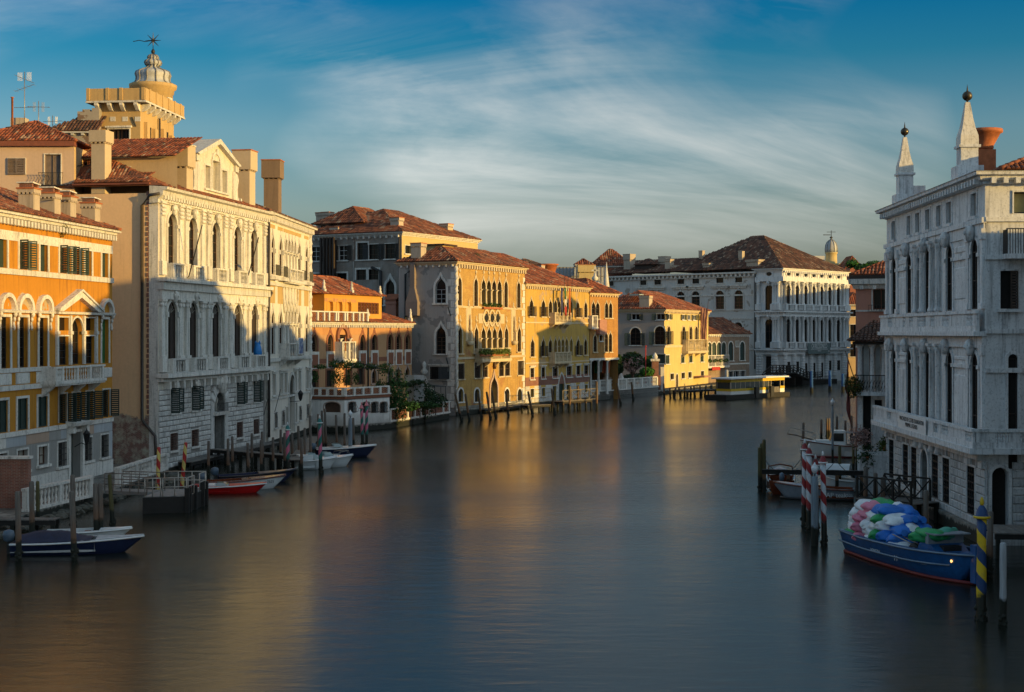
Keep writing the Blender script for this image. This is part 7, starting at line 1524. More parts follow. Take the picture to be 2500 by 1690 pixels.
    al = f.ops; zk = zl0-.72; f.ops = [o for o in al if o[2] < zk]; f.wall(0, L, -1, zk, 'mortar', name='ground_wall'); f.ops = [o for o in al if o[2] >= zk]; f.wall(0, L, zk, zc-.5, st)
    # end wall facing the bridge
    du = s.U(15, 937, 560); zz = s.Z(15, 937, 475); o = s.win(max(du, .75), .8, zz, .85, 'arch', sw=.16, proj=.1, mat=st, sill=False, glass='dark', bars=None, depth=.5, name='side_door'); dav = [(max(du, .75)-.6, max(du, .75)+.6, 0, zz+.25)]
    u = s.U(14, 1582, 430); s.win(u, s.Z(14, 1582, 605), s.Z(14, 1582, 240), .88, sw=.08, mat=st, glass='dark', bars=None, shut='brown_dark', sang=(None, 20), depth=.2)
    u = s.U(14, 1620, 1300); s.win(u, zb2, s.Z(14, 1620, 1040), .5, 'arch', sw=.16, proj=.08, mat=st, sill=False, glass='dark', bars=(1, 2), sash='brown_dark', depth=.15); u = s.U(13, 1490, 1070); s.win(u, s.Z(13, 1490, 1165), s.Z(13, 1490, 985), .9, sw=.08, mat=st, glass='blind_y', bars=(1, 1), sash='iron', sill=False)
    for zz_ in (s.Z(14, 1450, 110), s.Z(14, 1450, 820), s.Z(13, 1300, 1215), s.Z(14, 1450, 1195)): s.strip(0, DEP, zz_-.12, zz_+.12, .14, st)
    b0 = s.U(13, 1355, 1400, -.8); g = s.mbobj(MB().box(b0, b0+4, -.85, .02, s.Z(13, 1430, 1500, -.8)-.25, s.Z(13, 1430, 1500, -.8)), 'iron_balcony', M[st]); zb_ = s.Z(13, 1430, 1500, -.8); mb = MB()
    for i in range(30): mb.tube([(b0+.06+i*.135, -.8, zb_), (b0+.06+i*.135, -.8, zb_+1.25)], .022, 4)
    for i in range(6): mb.tube([(b0+.06, -.8+i*.14, zb_), (b0+.06, -.8+i*.14, zb_+1.25)], .022, 4)
    mb.box(b0, b0+4, -.83, -.77, zb_+1.25, zb_+1.3); s.mbobj(mb, 'railing', M['iron'])
    para(zl0, zl1, .8, [(.25, .95, 5), (1.5, 2.2, 4)], .3, s, -.7, 2.3)
    blocks(s, .02, 2.4, .8, zl0-.75, .44, 1.0, .1, 'rust_grey', dav, gap=.05); s.wall(0, DEP, -1, zc-.5, st, name='end_wall')
    MB().box(.02, L, DEP-.3, DEP, 0, zc-.5).obj('rear_wall', M[st], root); MB().box(0, .3, .02, DEP-.3, 0, zc-.5).obj('rear_wall', M[st], root)
    # cornice with brackets
    MB().ring(0, L, 0, DEP, [(o*1.05, zc+h*1.05) for o, h in CORN]).obj('cornice', M[st], root)
    bz = zc-.62; dentils(f, 0, L, bz, bz+.3, .52, .24, .56, st, single=True); dentils(s, 0, 8, bz, bz+.3, .52, .24, .60, st, single=True)
    hip(root, 0, L, 1.2, DEP, zc+.06, 3.3, 'tile', .6, .26, .42, slopes='fr', ridge=6)
    # obelisks
    def obelisk(x, zb, zp, zo, zball, r, ztip, y, w):
        u = f.U(13, x, 700, y); mb = MB().box(-w*.75, w*.75, -w*.75, w*.75, zc-.1, zb); mb.box(-w/2, w/2, -w/2, w/2, zb, zp); mb.box(-w*.62, w*.62, -w*.62, w*.62, zp, zp+.14)
        o = mb.obj('obelisk', M[st], root, T(u, y, 0)); h = zo-zp-.14; a, b, c = w*.52, w*.30, w*.13; k = zp+.14
        m2 = MB().box(-a, a, -a, a, k, k+h*.13); lev = [(a, k+h*.13), (a*.97, k+h*.22), (b*1.25, k+h*.4), (b*.9, k+h*.62), (c*1.25, k+h*.92), (c, k+h)]
        vs = []; 
        for e, zz_ in lev: vs += [(-e, -e, zz_), (e, -e, zz_), (e, e, zz_), (-e, e, zz_)]
        m2.add(vs, [(j*4+i, j*4+(i+1) % 4, (j+1)*4+(i+1) % 4, (j+1)*4+i) for j in range(len(lev)-1) for i in range(4)]+[(20, 21, 22, 23)]); m2.obj('needle', M['istria'], o)
        m3 = MB().lathe([(.03, zo-.02), (.06, zball-r)]+[(max(.03, r*math.sin(t*math.pi/10)), zball-r*math.cos(t*math.pi/10)) for t in range(1, 10)]+[(.05, zball+r), (.05, zball+r*1.1), (.0, ztip)], 14); m3.obj('ball_finial', M['bronze'], o)
    y = .25; Zy = lambda x, yy: f.Z(13, x, yy, y)
    obelisk(1030, Zy(1030, 775), Zy(1030, 622), Zy(1030, 240), Zy(1030, 187), .27, Zy(1030, 85), y, .93); obelisk(508, Zy(508, 1010), Zy(508, 850), Zy(508, 532), Zy(508, 484), .26, Zy(508, 398), y, .90)
    # flared terracotta chimney
    y = 3.4; s_u = 1.2; pz = 3.; u = f.U(13, 1165, 560, y); w = 1.15; chimney(root, u, y, zc, f.Z(13, 1165, 468, y), w, w, 'bell', 'terracotta', hh=f.Z(13, 1165, 468, y)-f.Z(13, 1165, 640, y))
    MB().box(f.U(13, 590, 960, 1.6)-.5, f.U(13, 590, 960, 1.6)+.5, 1.1, 2.2, zc, f.Z(13, 590, 940, 1.6)).obj('dormer', M[st], root)
    # exhibition banner on the balcony
    u0, u1 = U(15, 352, 210, -.98), U(15, 527, 230, -.98); za, zb_ = Z(15, 440, 262, -.98), Z(15, 440, 172, -.98); ln = u1-u0
    b = thing('balcony_banner', 'white banner with black lettering on the obelisk palazzo balcony', 'banner', wmat(root) @ Vector(((u0+u1)/2, -1.0, zl0-.05)), root.rotation_euler.z); h = zl1-zl0
    MB().box(-ln/2, ln/2, -.02, .02, .02, h).obj('sheet', M['white'], b); txt('VINCENZO DE COTIIS FOUNDATION', b, (0, -.035, h*.58), .36, 'iron', sx=min(1., ln*.9/6.2)); txt('MINIMAL LEGENDS', b, (0, -.035, h*.25), .36, 'iron', sx=min(1., ln*.9/6.2))
    # weed stains kept dark at the foot; timber landing in front
    return root, f, s
def ironlat(w, h):
    mb = MB(); n = 4; m = int(h/(w/n))
    for i in range(n):
        for j in range(m): mb.lathe([(w/n*.42, -.03), (w/n*.42, .03)], 6, T(-w/2+w*(i+.5)/n, 0, h*(j+.5)/m) @ RX(R(90)), cap=False, smooth=False)
    for i in range(n+1): mb.box(-w/2+w*i/n-.03, -w/2+w*i/n+.03, -.03, .03, 0, h)
    for j in range(m+1): mb.box(-w/2, w/2, -.03, .03, h*j/m-.03, h*j/m+.03)
    return mb.mesh('lattice', M['iron'])
rpr, rpf, rps = right_palazzo()
# ------------------------------------------------------------ little loggia house beyond
def loggia_house():
    A = Vector((23.95, 98.)); root, f = building('loggia_house', 'small white house with curtained loggia under a tiled hood', 'house', A, A+Vector((2.5, -.8))); Z, U = f.Z, f.U; L = f.L; DEP = 8.
    zf = Z(14, 250, 1400); ze = Z(14, 250, 945); sl = leftside(root, DEP)
    f.win(U(14, 222, 1500), .9, Z(14, 222, 1430), .55, sw=.06, bars=None, glass='dark', sill=False); f.win(U(14, 330, 1510), Z(14, 330, 1620), Z(14, 330, 1480), .5, sw=.06, bars=None, glass='dark')
    f.wall(0, L, -.5, zf-.25, 'rightstone2'); sl.wall(0, DEP, -.5, zf-.25, 'rightstone2', name='side_wall'); MB().box(-.25, L+.1, -.9, DEP, zf-.25, zf).obj('loggia_floor', M['rightstone2'], root)
    for x in (272, 382): column(f, U(14, x, 1100), .15, zf+.0, ze, .17, 'rightstone2', cap=.45)
    for k in range(3): column(sl, DEP-.3-k*2.4, .15, zf, ze, .17, 'rightstone2', cap=.45)
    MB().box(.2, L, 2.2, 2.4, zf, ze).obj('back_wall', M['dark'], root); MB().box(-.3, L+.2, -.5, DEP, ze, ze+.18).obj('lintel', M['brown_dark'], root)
    for x0, x1 in ((188, 245), (300, 355)):
        mb = MB(); u0, u1 = U(14, x0, 1100, .3), U(14, x1, 1100, .3); n = 10; vs = [(u0+(u1-u0)*i/n, .35+.07*(-1)**i, z) for z in (ze, zf+.05) for i in range(n+1)]; mb.add(vs, [(i, i+1, n+2+i, n+1+i) for i in range(n)], True); mb.obj('curtain', M['fl_white'], root)
    o = MB().add([(-.6, -.8, ze+.2), (L+.3, -.8, ze+.2), (L+.3, 2.5, ze+1.5), (.8, 2.5, ze+1.5), (-.6, DEP, ze+.2), (.8, DEP, ze+1.5)], [(0, 1, 2, 3), (4, 0, 3, 5)]).obj('hood_roof', M['tile_dark'], root, None, True)
    tb = MB(); tiles(tb, [(-.6, -.8, ze+.22), (L+.3, -.8, ze+.22), (L+.3, 2.5, ze+1.5), (.8, 2.5, ze+1.5)], .26, .42); tiles(tb, [(-.6, DEP, ze+.22), (-.6, -.8, ze+.22), (.8, 2.5, ze+1.5), (.8, DEP, ze+1.5)], .26, .42); t = tb.obj('roof_tiles', M['tile_dark'], o, None, True); t['kind'] = 'stuff'
    mb = MB()
    for i in range(12): mb.tube([(-.1+i*.2, -.8, zf), (-.1+i*.2, -.8, zf+1.15)], .02, 4); mb.tube([(-.1+(i-.5)*.2, -.8, zf+.1+.1*(i % 3)), (-.1+(i+.5)*.2, -.8, zf+.8)], .018, 4)
    mb.box(-.2, L, -.84, -.76, zf+1.12, zf+1.18); mb.obj('iron_railing', M['iron'], root)
    c = [(('ivy', 'dark ivy clump spilling over the loggia railing'), (-.15, -.95, zf+.35), (.75, .5, .95), 900, 'leaf_dry2'), (('flowers', 'white and pink oleander pots by the lower loggia window'), (.25, -1.3, 3.9), (.9, .6, .9), 700, 'blossom'), (('ivy', 'hanging green fern below the loggia, against the palazzo'), (1.9, -1.0, 3.3), (.55, .4, .85), 600, 'leaf_y2'), (('flowers', 'trailing dark flowers over the landing rail'), (.8, -1.5, 2.6), (.9, .5, 1.0), 600, 'leaf_dark')]
    for (nm, lab), p, r, n, m in c: pt = wmat(root) @ Vector(p); o = thing('hanging_plant', lab, 'plant', pt, 0, 'plants on the loggia house'); leafball(o, (0, 0, 0), r, n, .17, m, 'foliage', .2); MB().lathe([(.15, -.35), (.22, 0), (.2, .02)], 8).obj('pot', M['terracotta'], o)
    for k, (zz, out) in enumerate(((2.9, 1.7),)): MB().box(.1, L+.3, -out, .02, zz-.25, zz).obj('landing', M['rightstone2'], root); MB().box(.3, L+.3, -out+.05, .0, -.5, zz-.25).obj('landing_wall', M['rust_grey'], root)
    p = wmat(root) @ Vector((-.55, -.6, zf+.2)); fl = thing('red_flag', 'faded red flag hanging from a slanting pole by the loggia', 'flag', p); t = atD(*q(14, 15, 1010), 98.5)-p; MB().tube([(.6, .3, .3), t], .035, 5).obj('flagpole', M['brown'], fl); mb = MB(); n, m = 8, 8
    vs = [(t.x*(1-j/m)*(1-i/n*.2)+(-.25+.1*math.sin(i))*j/m+.12*i/n*3*(j/m), .1*math.sin(i*1.7+j), t.z*(1-j/m)*.9-(i/n)*(1.6+1.1*j/m)) for j in range(m+1) for i in range(n+1)]; mb.add(vs, [(j*(n+1)+i, j*(n+1)+i+1, (j+1)*(n+1)+i+1, (j+1)*(n+1)+i) for j in range(m) for i in range(n)], True); mb.obj('cloth', M['flag_red'], fl)
loggia_house()
def pink_house():
    D = 125.; A = Vector(((2089-CX)/FPX*D, D)); root, f = building('salmon_house', 'salmon pink house with white string courses behind the loggia house', 'house', A, A+Vector((10.4, -3.9))); Z, U = f.Z, f.U; L = f.L; DEP = 14; zc = Z(14, 250, 318, -.4)
    for x in (345, 620): f.win(U(14, x, 510)+.1, Z(14, 345, 612), Z(14, 345, 418), 1.35, sw=.16, mat='istria', bars=(2, 1), sash='redwood'); f.win(U(14, x, 800), Z(14, 340, 950), Z(14, 340, 762), 1.35, sw=.16, mat='istria', bars=(2, 2), glass='brown', sash='redwood')
    b = U(14, 345, 590); mb = MB()
    for i in range(9): mb.tube([(b-.9+i*.225, -.35, Z(14, 345, 622)), (b-.9+i*.225, -.35, Z(14, 345, 572))], .02, 4)
    mb.box(b-.95, b+.95, -.38, -.32, Z(14, 345, 572), Z(14, 345, 568)); f.mbobj(mb, 'window_railing', M['iron'])
    for yy in (625, 970): f.strip(0, L, Z(14, 200, yy+8), Z(14, 200, yy-8), .06)
    f.wall(0, L, -1, zc-.3, 'salmon'); leftside(root, DEP).wall(0, DEP, -1, zc-.3, 'salmon', name='side_wall'); rightside(root, L, DEP).wall(0, DEP, -1, zc-.3, 'salmon', name='side_wall')
    MB().ring(0, L, 0, DEP, [(.05, zc-.9), (.2, zc-.85), (.3, zc-.5), (.55, zc-.45), (.6, zc), (.1, zc)]).obj('cornice', M['istria'], root); dentils(f, 0, L, zc-.9, zc-.5, .42, .3, 1.05, single=True)
    MB().box(-.5, L+.5, -.5, DEP, zc, zc+.35).obj('gutter', M['brown_dark'], root); hip(root, 0, L, 0, DEP, zc+.36, 2.6, 'tile_red', .45, .3, .5, slopes='fl', ridge=4.5)
pink_house()
# ------------------------------------------------------------ far rooftops and towers
def far_things():
    def blk(name, label, x0, x1, ytop, D, mat, roof=None, rise=2.5, dep=12, cat='building', wins=(), k=12, t2=None, rot=0):
        a, b = q(k, x0, ytop), q(k, x1, ytop); A = Vector(((a[0]-CX)/FPX*D, D)); B = Vector(((b[0]-CX)/FPX*(D+rot), D+rot)); root, f = building(name, label, cat, A, B); z = f.Z(k, (x0+x1)/2, ytop)
        for (x, y0, y1, w) in wins: f.win(f.U(k, x, (y0+y1)/2), f.Z(k, x, y1), f.Z(k, x, y0), w, sw=.15, bars=(2, 2))
        f.wall(0, f.L, 0, z, mat); backwalls(root, f.L, dep, 0, z, mat)
        if roof: MB().ring(0, f.L, 0, dep, [(.1, z-.5), (.5, z-.2), (.5, z), (0, z)]).obj('cornice', M['istria'], root); hip(root, 0, f.L, 0, dep, z+.02, rise, roof, .5, .5, .8, slopes='flr')
        return root, f, z
    blk('cream_palazzo', 'tall cream palazzo glimpsed right of the great white palazzo', 1312, 1480, 655, 352, 'cream', 'tile_red', 3, wins=((1368, 700, 760, 1.6), (1368, 830, 940, 1.6), (1368, 1000, 1110, 1.6)))
    blk('red_house', 'red-brown rendered block with tiled roof behind the great palazzo', 1290, 1470, 380, 372, 'redwall', 'tile_red', 4.5)
    blk('red_chimney_stack', 'square red brick chimney stack beside the red-brown block', 1340, 1390, 330, 366, 'redwall', None, dep=4)
    blk('grey_parapet_house', 'pale grey roof block left of the small bell tower', 1022, 1118, 232, 380, 'rez_side', None, dep=5)
    # bell tower with ribbed cupola
    D = 385.; p = atD(*q(12, 1176, 330), D); o = thing('bell_tower', 'small round bell tower with ribbed cupola beyond the great palazzo', 'tower', (p.x, p.y, 0)); zz = lambda y: atD(*q(12, 1176, y), D).z; r = (1228-1125)/2*.2801/FPX*D
    MB().lathe([(r*1.2, 0), (r*1.2, zz(330)), (r*1.5, zz(328)), (r*1.5, zz(300)), (r*1.0, zz(298)), (r*.95, zz(215)), (r*1.08, zz(210)), (r*1.08, zz(202))], 18).obj('shaft', M['creamlit'], o)
    pr = [(r*1.0, zz(202)), (r*1.02, zz(170)), (r*.95, zz(140)), (r*.75, zz(115)), (r*.4, zz(98)), (r*.12, zz(88)), (r*.08, zz(80))]; d = MB().lathe(pr, 18).obj('cupola', M['lead'], o)
    for i in range(10): link('rib', cached('btrib', lambda: MB().tube([(a*1.02, 0, b) for a, b in pr], .12, 5).mesh('rib', M['lead_dark'])), d, RZ(i*math.pi/5))
    MB().lathe([(.1, zz(80)), (.5, zz(72)), (.1, zz(62)), (.08, zz(10))], 8).box(-1.2, 1.2, -.06, .06, zz(24)-.06, zz(24)+.06).box(-2.2, -.2, -.05, .05, zz(52), zz(46)).obj('cross_vane', M['iron'], o)
    # pine crown over the salmon house roof
    p = atD(*q(12, 1530, 325), 200.); o = thing('pine_tree', 'flat-topped pine crown showing above the salmon house roof', 'tree', (p.x, p.y, 0)); MB().tube([(0, 0, 0), (.3, 0, p.z-1), (0, 0, p.z)], [.4, .25, .1], 7).obj('trunk', M['brown'], o)
    for k in range(-3, 4): leafball(o, (k*.85, random.uniform(-1, 1), p.z+random.uniform(-.3, .5)), (1.1, 1.6, .65), 420, .4, 'leaf_g' if k % 2 else 'leaf', 'crown', .2)
    # scaffolded block, its roof, little dome
    root, f, z = blk('scaffolded_house', 'house wrapped in pale blue scaffold netting behind the orange palazzo', 370, 810, 195, 300, 'netting', None, dep=12, k=10)
    g = MB()
    for i in range(15): u = f.L*i/14; g.box(u-.06, u+.06, -.1, -.02, 10, z)
    for j in range(6): g.box(0, f.L, -.1, -.02, z-.1-j*1.9, z-j*1.9)
    g.obj('scaffold_poles', M['galv'], root)
    blk('tiled_roof_house', 'house with long red tiled roof behind the scaffold netting', 690, 1060, 185, 340, 'redwall', 'tile_red', 4.2, dep=9, k=10); r2 = blk('roof_lookout', 'small tiled lookout hut above the scaffold netting', 555, 680, 172, 318, 'brown', 'tile_red', 1.3, dep=5, k=10)
    b = atD(*q(10, 642, 285), 296.); o = thing('tall_chimney', 'tall yellow chimney in front of the scaffold netting', 'chimney', (b.x, b.y, 0)); chimney(o, 0, 0, 8, atD(*q(10, 642, 180), 296.).z, 3.3, 3.3, hw=1.12, hh=1.6, mat='creamlit')
    b = atD(*q(10, 720, 360), 290.); o = thing('lead_dome', 'low ribbed lead dome behind the orange palazzo', 'dome', (b.x, b.y, 0)); R_ = 100*.2674/FPX*290; pr = [(R_*math.cos(i*math.pi/16), b.z-1+R_*.85*math.sin(i*math.pi/16)) for i in range(8)]; d = MB().lathe([(R_, 6)]+pr+[(.15, pr[-1][1]+.3)], 20).obj('shell', M['lead'], o)
    for i in range(16): link('rib', cached('ldr', lambda: MB().tube([(a*1.01, 0, c) for a, c in pr], .1, 4).mesh('rib', M['lead_dark'])), d, RZ(i*math.pi/8))
    t = pr[-1][1]; MB().lathe([(.5, t), (.7, t+.6), (.3, t+1.0), (.2, t+1.6)], 8).box(-.7, .7, -.1, .1, t+2.0, t+2.3).box(-.15, .15, -.1, .1, t+1.4, t+3.0).obj('cross', M['istria'], o)
    b = atD(*q(10, 825, 375), 285.); o = thing('small_pinnacle', 'small white pinnacle beside the lead dome', 'pinnacle', (b.x, b.y, 10)); MB().lathe([(.6, 0), (.6, b.z-10), (.05, b.z-10+5)], 6).obj('spike', M['istria'], o)
far_things()
# ------------------------------------------------------------ the rest of the right bank, round the corner of the canal and beside the bridge
def unseen_bank_house(label, x0, x1, y0, y1, z, mat, rise=2.5):  # unseen houses, placed and sized to cast shade on the opposite bank
    root = thing('unseen_bank_house', label, 'house', (x0, y1, 0), -R(90)); f = Fac(root, y1-y0); L = y1-y0
    nz = max(2, int(z/4.2)); nu = max(2, int(L/3.4))
    for j in range(nz):
        for i in range(nu): f.win(L*(i+.5)/nu, 1.6+j*(z-1)/nz, 1.6+j*(z-1)/nz+1.9, 1.2, sw=.14, bars=(2, 2), shut='green', sang=(165, 165))
    f.wall(0, L, -1, z, mat); backwalls(root, L, x1-x0, -1, z+.01, mat); cornice(root, L, x1-x0, z+.1, .7); hip(root, 0, L, 0, x1-x0, z+.12, rise, 'tile', .5, .5, .8, slopes='f')

for lab, *a in (('unseen long house beside the bridge past the right edge', 28., 46., 38., 68., 17., 'housegrey', 2.5), ('unseen tall house behind the loggia house', 33.4, 45., 99.5, 119., 16.8, 'cream', 2.4), ('unseen house along the bank beyond the salmon house', 42.5, 54., 140., 165., 16.2, 'paleyellow', 2.4),
  ('unseen house on the inner bend of the right bank', 51., 63., 187., 206., 16.4, 'cream', 2.), ('unseen low house further round the right bend', 57., 68., 206.3, 226., 10.8, 'housegrey', 1.5), ('unseen long palazzo facing the great white palazzo', 96., 110., 262., 332., 21.5, 'rez_side', 2.5)):
    unseen_bank_house(lab, *a)
# ------------------------------------------------------------ mooring poles
ORD = ['first', 'second', 'third', 'fourth', 'fifth', 'sixth', 'seventh', 'eighth', 'ninth', 'tenth', 'eleventh', 'twelfth', 'thirteenth', 'fourteenth', 'fifteenth', 'sixteenth', 'seventeenth', 'eighteenth', 'nineteenth', 'twentieth', 'twenty-first']
def pole(k, xt, yt, xb, yb, r, mat, label, group, name='mooring_pole', cap=None, zb=0., ring=None, D=None):
    b = ground(*q(k, xb, yb), zb) if D is None else atD(*q(k, xb, yb), D); t = atD(*q(k, xt, yt), b.y); o = thing(name, label, 'pole', b, 0, group); h = t.z-b.z; lean = (t.x-b.x)
    sh = Matrix.Rotation(math.atan2(lean, h), 4, 'Y')
    n = 6; pr = [(r*1.05, -2.2)]+[(r*random.uniform(.94, 1.05)*(1-.12*i/n), h*i/n) for i in range(n)]+([(r*.86, h-.06), (r*.6, h)] if not cap else [(r, h)])
    MB().lathe(pr, 10).obj('shaft', M[mat], o, sh)
    w = MB()                                              # ragged weed collar at the waterline
    for i in range(26): a = random.uniform(0, 6.28); z = random.uniform(-.3, .5); s = random.uniform(.04, .1); w.lathe([(s*.5, -s), (s, 0), (s*.4, s)], 5, T(math.cos(a)*r, math.sin(a)*r, z))
    if zb == 0 and D is None: w.obj('weed', M['weed'], o)['kind'] = 'stuff'
    if cap:
        c, fin = cap; MB().lathe([(r*1.02, h-.02), (r*1.5, h), (r*1.5, h+.5*r), (r*1.15, h+.6*r), (r*.95, h+1.6*r), (r*.5, h+2.3*r), (r*.3, h+2.5*r)], 12).obj('cap', M[c], o, sh); MB().lathe([(r*.3, h+2.45*r), (r*.45, h+2.9*r), (r*.35, h+3.6*r), (r*.1, h+4.1*r)], 8).obj('knob', M[fin], o, sh)
        MB().lathe([(r*1.55, h), (r*1.62, h+.25*r), (r*1.55, h+.5*r)], 12).obj('collar', M[fin], o, sh)
    return o
def lantern(root, h, k):
    MB().lathe([(k*a, h+k*b) for a, b in ((.3, 0), (.28, .5), (.6, .62), (.5, .75))], 8).obj('neck', M['grey_blue'], root); MB().lathe([(k*a, h+k*b) for a, b in ((.5, .75), (.85, 1.4), (1., 2.1), (.9, 2.5), (.55, 2.75), (.6, 2.85), (.25, 3.2), (.2, 3.5), (.03, 3.7))], 10).obj('lamp_glass', M['opal'], root)
def row(k, pts, r, mat, text, group, **kw):
    for i, p in enumerate(pts): pole(k, *p, r, mat if isinstance(mat, str) else mat[i % len(mat)], text % ORD[i], group, **kw)
row(2, ((130, 965, 140, 1480), (233, 892, 237, 1330), (535, 845, 540, 1250), (528, 965, 550, 1470), (703, 905, 712, 1310), (740, 903, 746, 1308)), .15, 'pole', '%s stout grey mooring pole from the left around the covered boat', 'poles at the covered boat')
pole(2, 277, 890, 282, 1230, .12, 'pole_g', 'olive mooring pole beside the low balustrade at the far left', 'poles at the covered boat'); pole(2, 808, 840, 832, 1235, .13, 'pole_g', 'leaning brown mooring pole left of the gangway', 'poles at the covered boat')
G = ((828, 385, 826, 690), (985, 368, 986, 690), (1020, 350, 1022, 650), (1145, 402, 1152, 705), (1178, 325, 1180, 620), (1253, 378, 1256, 665), (1262, 312, 1266, 620), (1350, 357, 1350, 645), (1412, 295, 1412, 575), (1443, 322, 1445, 640), (1505, 320, 1508, 580), (1555, 265, 1562, 560), (1580, 365, 1582, 670), (1607, 280, 1609, 610), (1650, 180, 1657, 590), (1715, 168, 1722, 520), (1745, 140, 1762, 490), (1770, 125, 1782, 485), (1860, 175, 1870, 490), (1930, 162, 1930, 505), (2000, 200, 2004, 460))
row(6, G, .12, 'pole', '%s weathered mooring pole from the left before the white and Gothic palazzi', 'poles before the white palazzo')
for i, (p, lab) in enumerate((((1468, 300, 1472, 655), 'teal and pink striped pole with teal cap beside the jetty'), ((1728, 245, 1738, 650), 'teal and pink striped pole in front of the white motorboats'), ((2068, 125, 2076, 435), 'left of two pink-capped striped poles by the terrace'), ((2108, 103, 2110, 435), 'right of two pink-capped striped poles by the terrace'))):
    pole(6, *p, .155, 'st_teal', lab, 'teal and pink striped poles', 'striped_pole', ('teal', 'white') if i < 2 else ('pink', 'pink'))
pole(6, 425, 437, 410, 900, .14, 'st_redy', 'red and yellow striped pole at the near corner of the pontoon', 'red and yellow poles', 'striped_pole'); pole(6, 643, 397, 605, 830, .14, 'st_redy', 'leaning red and yellow striped pole at the back of the pontoon', 'red and yellow poles', 'striped_pole')
def lamp_post(k, xt, yt, xb, yb, r, label):
    b = ground(*q(k, xb, yb)); h = atD(*q(k, xt, yt), b.y).z; o = thing('lamp_post', label, 'lamp post', b, 0, 'lantern posts in the canal'); k_ = .19; h -= k_*3.7; MB().lathe([(r*1.05, -2), (r, 0), (r, h-.6), (r*.98, h-.58), (r*.8, h-.06), (r*.35, h)], 12).obj('shaft', M['grey_blue'], o); lantern(o, h, k_); return o
lamp_post(6, 1990, 135, 1976, 520, .18, 'grey lamp post with white lantern before the orange house terrace'); lamp_post(16, 635, 705, 632, 1470, .19, 'thick grey lamp post with white lantern among the red and white poles'); lamp_post(16, 790, 120, 796, 690, .1, 'slim grey lamp post with white lantern behind the cabin boat')
for i, (p, lab) in enumerate((((540, 595, 533, 1290), 'leftmost red and white striped pole'), ((580, 640, 578, 1335), 'red and white striped pole just left of the thick lamp post'), ((640, 740, 645, 1330), 'red and white striped pole hidden behind the thick lamp post'), ((708, 715, 720, 1465), 'red and white striped pole right of the thick lamp post'))): pole(16, *p, .155, 'st_redw', lab, 'red and white striped poles', 'striped_pole', ('redcap', 'white'))
pole(15, 882, 800, 878, 1450, .2, 'st_by', 'blue and yellow striped pole at the cargo boat bow', None, 'striped_pole', ('bluecap', 'yellow_p'))
row(9, ((-60, 1375, -40, 1540), (35, 1350, 32, 1565), (90, 1350, 90, 1560), (185, 1350, 192, 1545)), .12, 'pole_b', '%s thin pole from the left before the brick garden wall', 'poles by the garden wall')
row(9, ((428, 1310, 482, 1535), (510, 1310, 542, 1530), (615, 1310, 640, 1515), (680, 1295, 712, 1520), (722, 1285, 754, 1510), (832, 1290, 856, 1500)), .15, 'pole_b', '%s leaning brown pole from the left before the brick palazzo', 'leaning poles at the brick palazzo')
row(10, ((108, 1325, 152, 1560), (325, 1305, 352, 1545), (492, 1285, 488, 1515), (565, 1280, 568, 1500), (735, 1240, 737, 1500), (918, 1250, 955, 1455)), .16, 'pole_b', '%s brown pole from the left before the yellow palazzo and garden terrace', 'poles before the yellow palazzo')
pole(11, 435, 1330, 450, 1490, .18, 'pole_b', 'dark pole leaning against the middle of the garden terrace', None)
row(11, [(715+i*44+(i % 3)*9, 1345+(i*37) % 40, 722+i*44+(i % 2)*8, 1478-i*2) for i in range(9)], .17, 'pole', '%s rough pile from the left at the small jetty before the pale house', 'piles at the small jetty')
row(12, ((1003, 1235, 1005, 1425), (1163, 1232, 1164, 1412), (1277, 1258, 1278, 1415)), .3, 'bluepost', '%s blue painted post from the left before the great palazzo', 'blue posts at the great palazzo', name='blue_post'); pole(12, 265, 1225, 263, 1450, .32, 'whitepost', 'pale grey painted post left of the floating station', None)
row(16, ((128, 570, 132, 965), (147, 535, 150, 955), (170, 498, 173, 965)), .14, 'pole_g', '%s brown pile from the left in the cluster at the rope end', 'pile cluster left of the motorboats')
row(16, ((530, 345, 522, 640), (565, 518, 565, 690), (693, 318, 692, 530), (745, 305, 745, 500), (763, 303, 763, 500), (835, 288, 835, 480), (912, 325, 912, 600), (970, 280, 968, 500)), .13, 'pole', '%s mooring pole from the left around the white cabin boat', 'poles round the cabin boat')
row(16, ((860, 555, 862, 960), (985, 530, 985, 830), (1018, 565, 1018, 830)), .12, 'pole_g', '%s olive pile from the left behind the grey motorboat', 'olive piles at the landing')
row(15, ((140, 475, 138, 765), (203, 510, 203, 790), (250, 535, 250, 790), (525, 620, 528, 985), (940, 755, 928, 1180)), .15, 'pole', '%s grey pile from the left along the obelisk palazzo', 'piles along the obelisk palazzo'); pole(15, 1018, 955, 1018, 1480, .14, 'whitepost', 'pale grey painted post at the right edge', None)
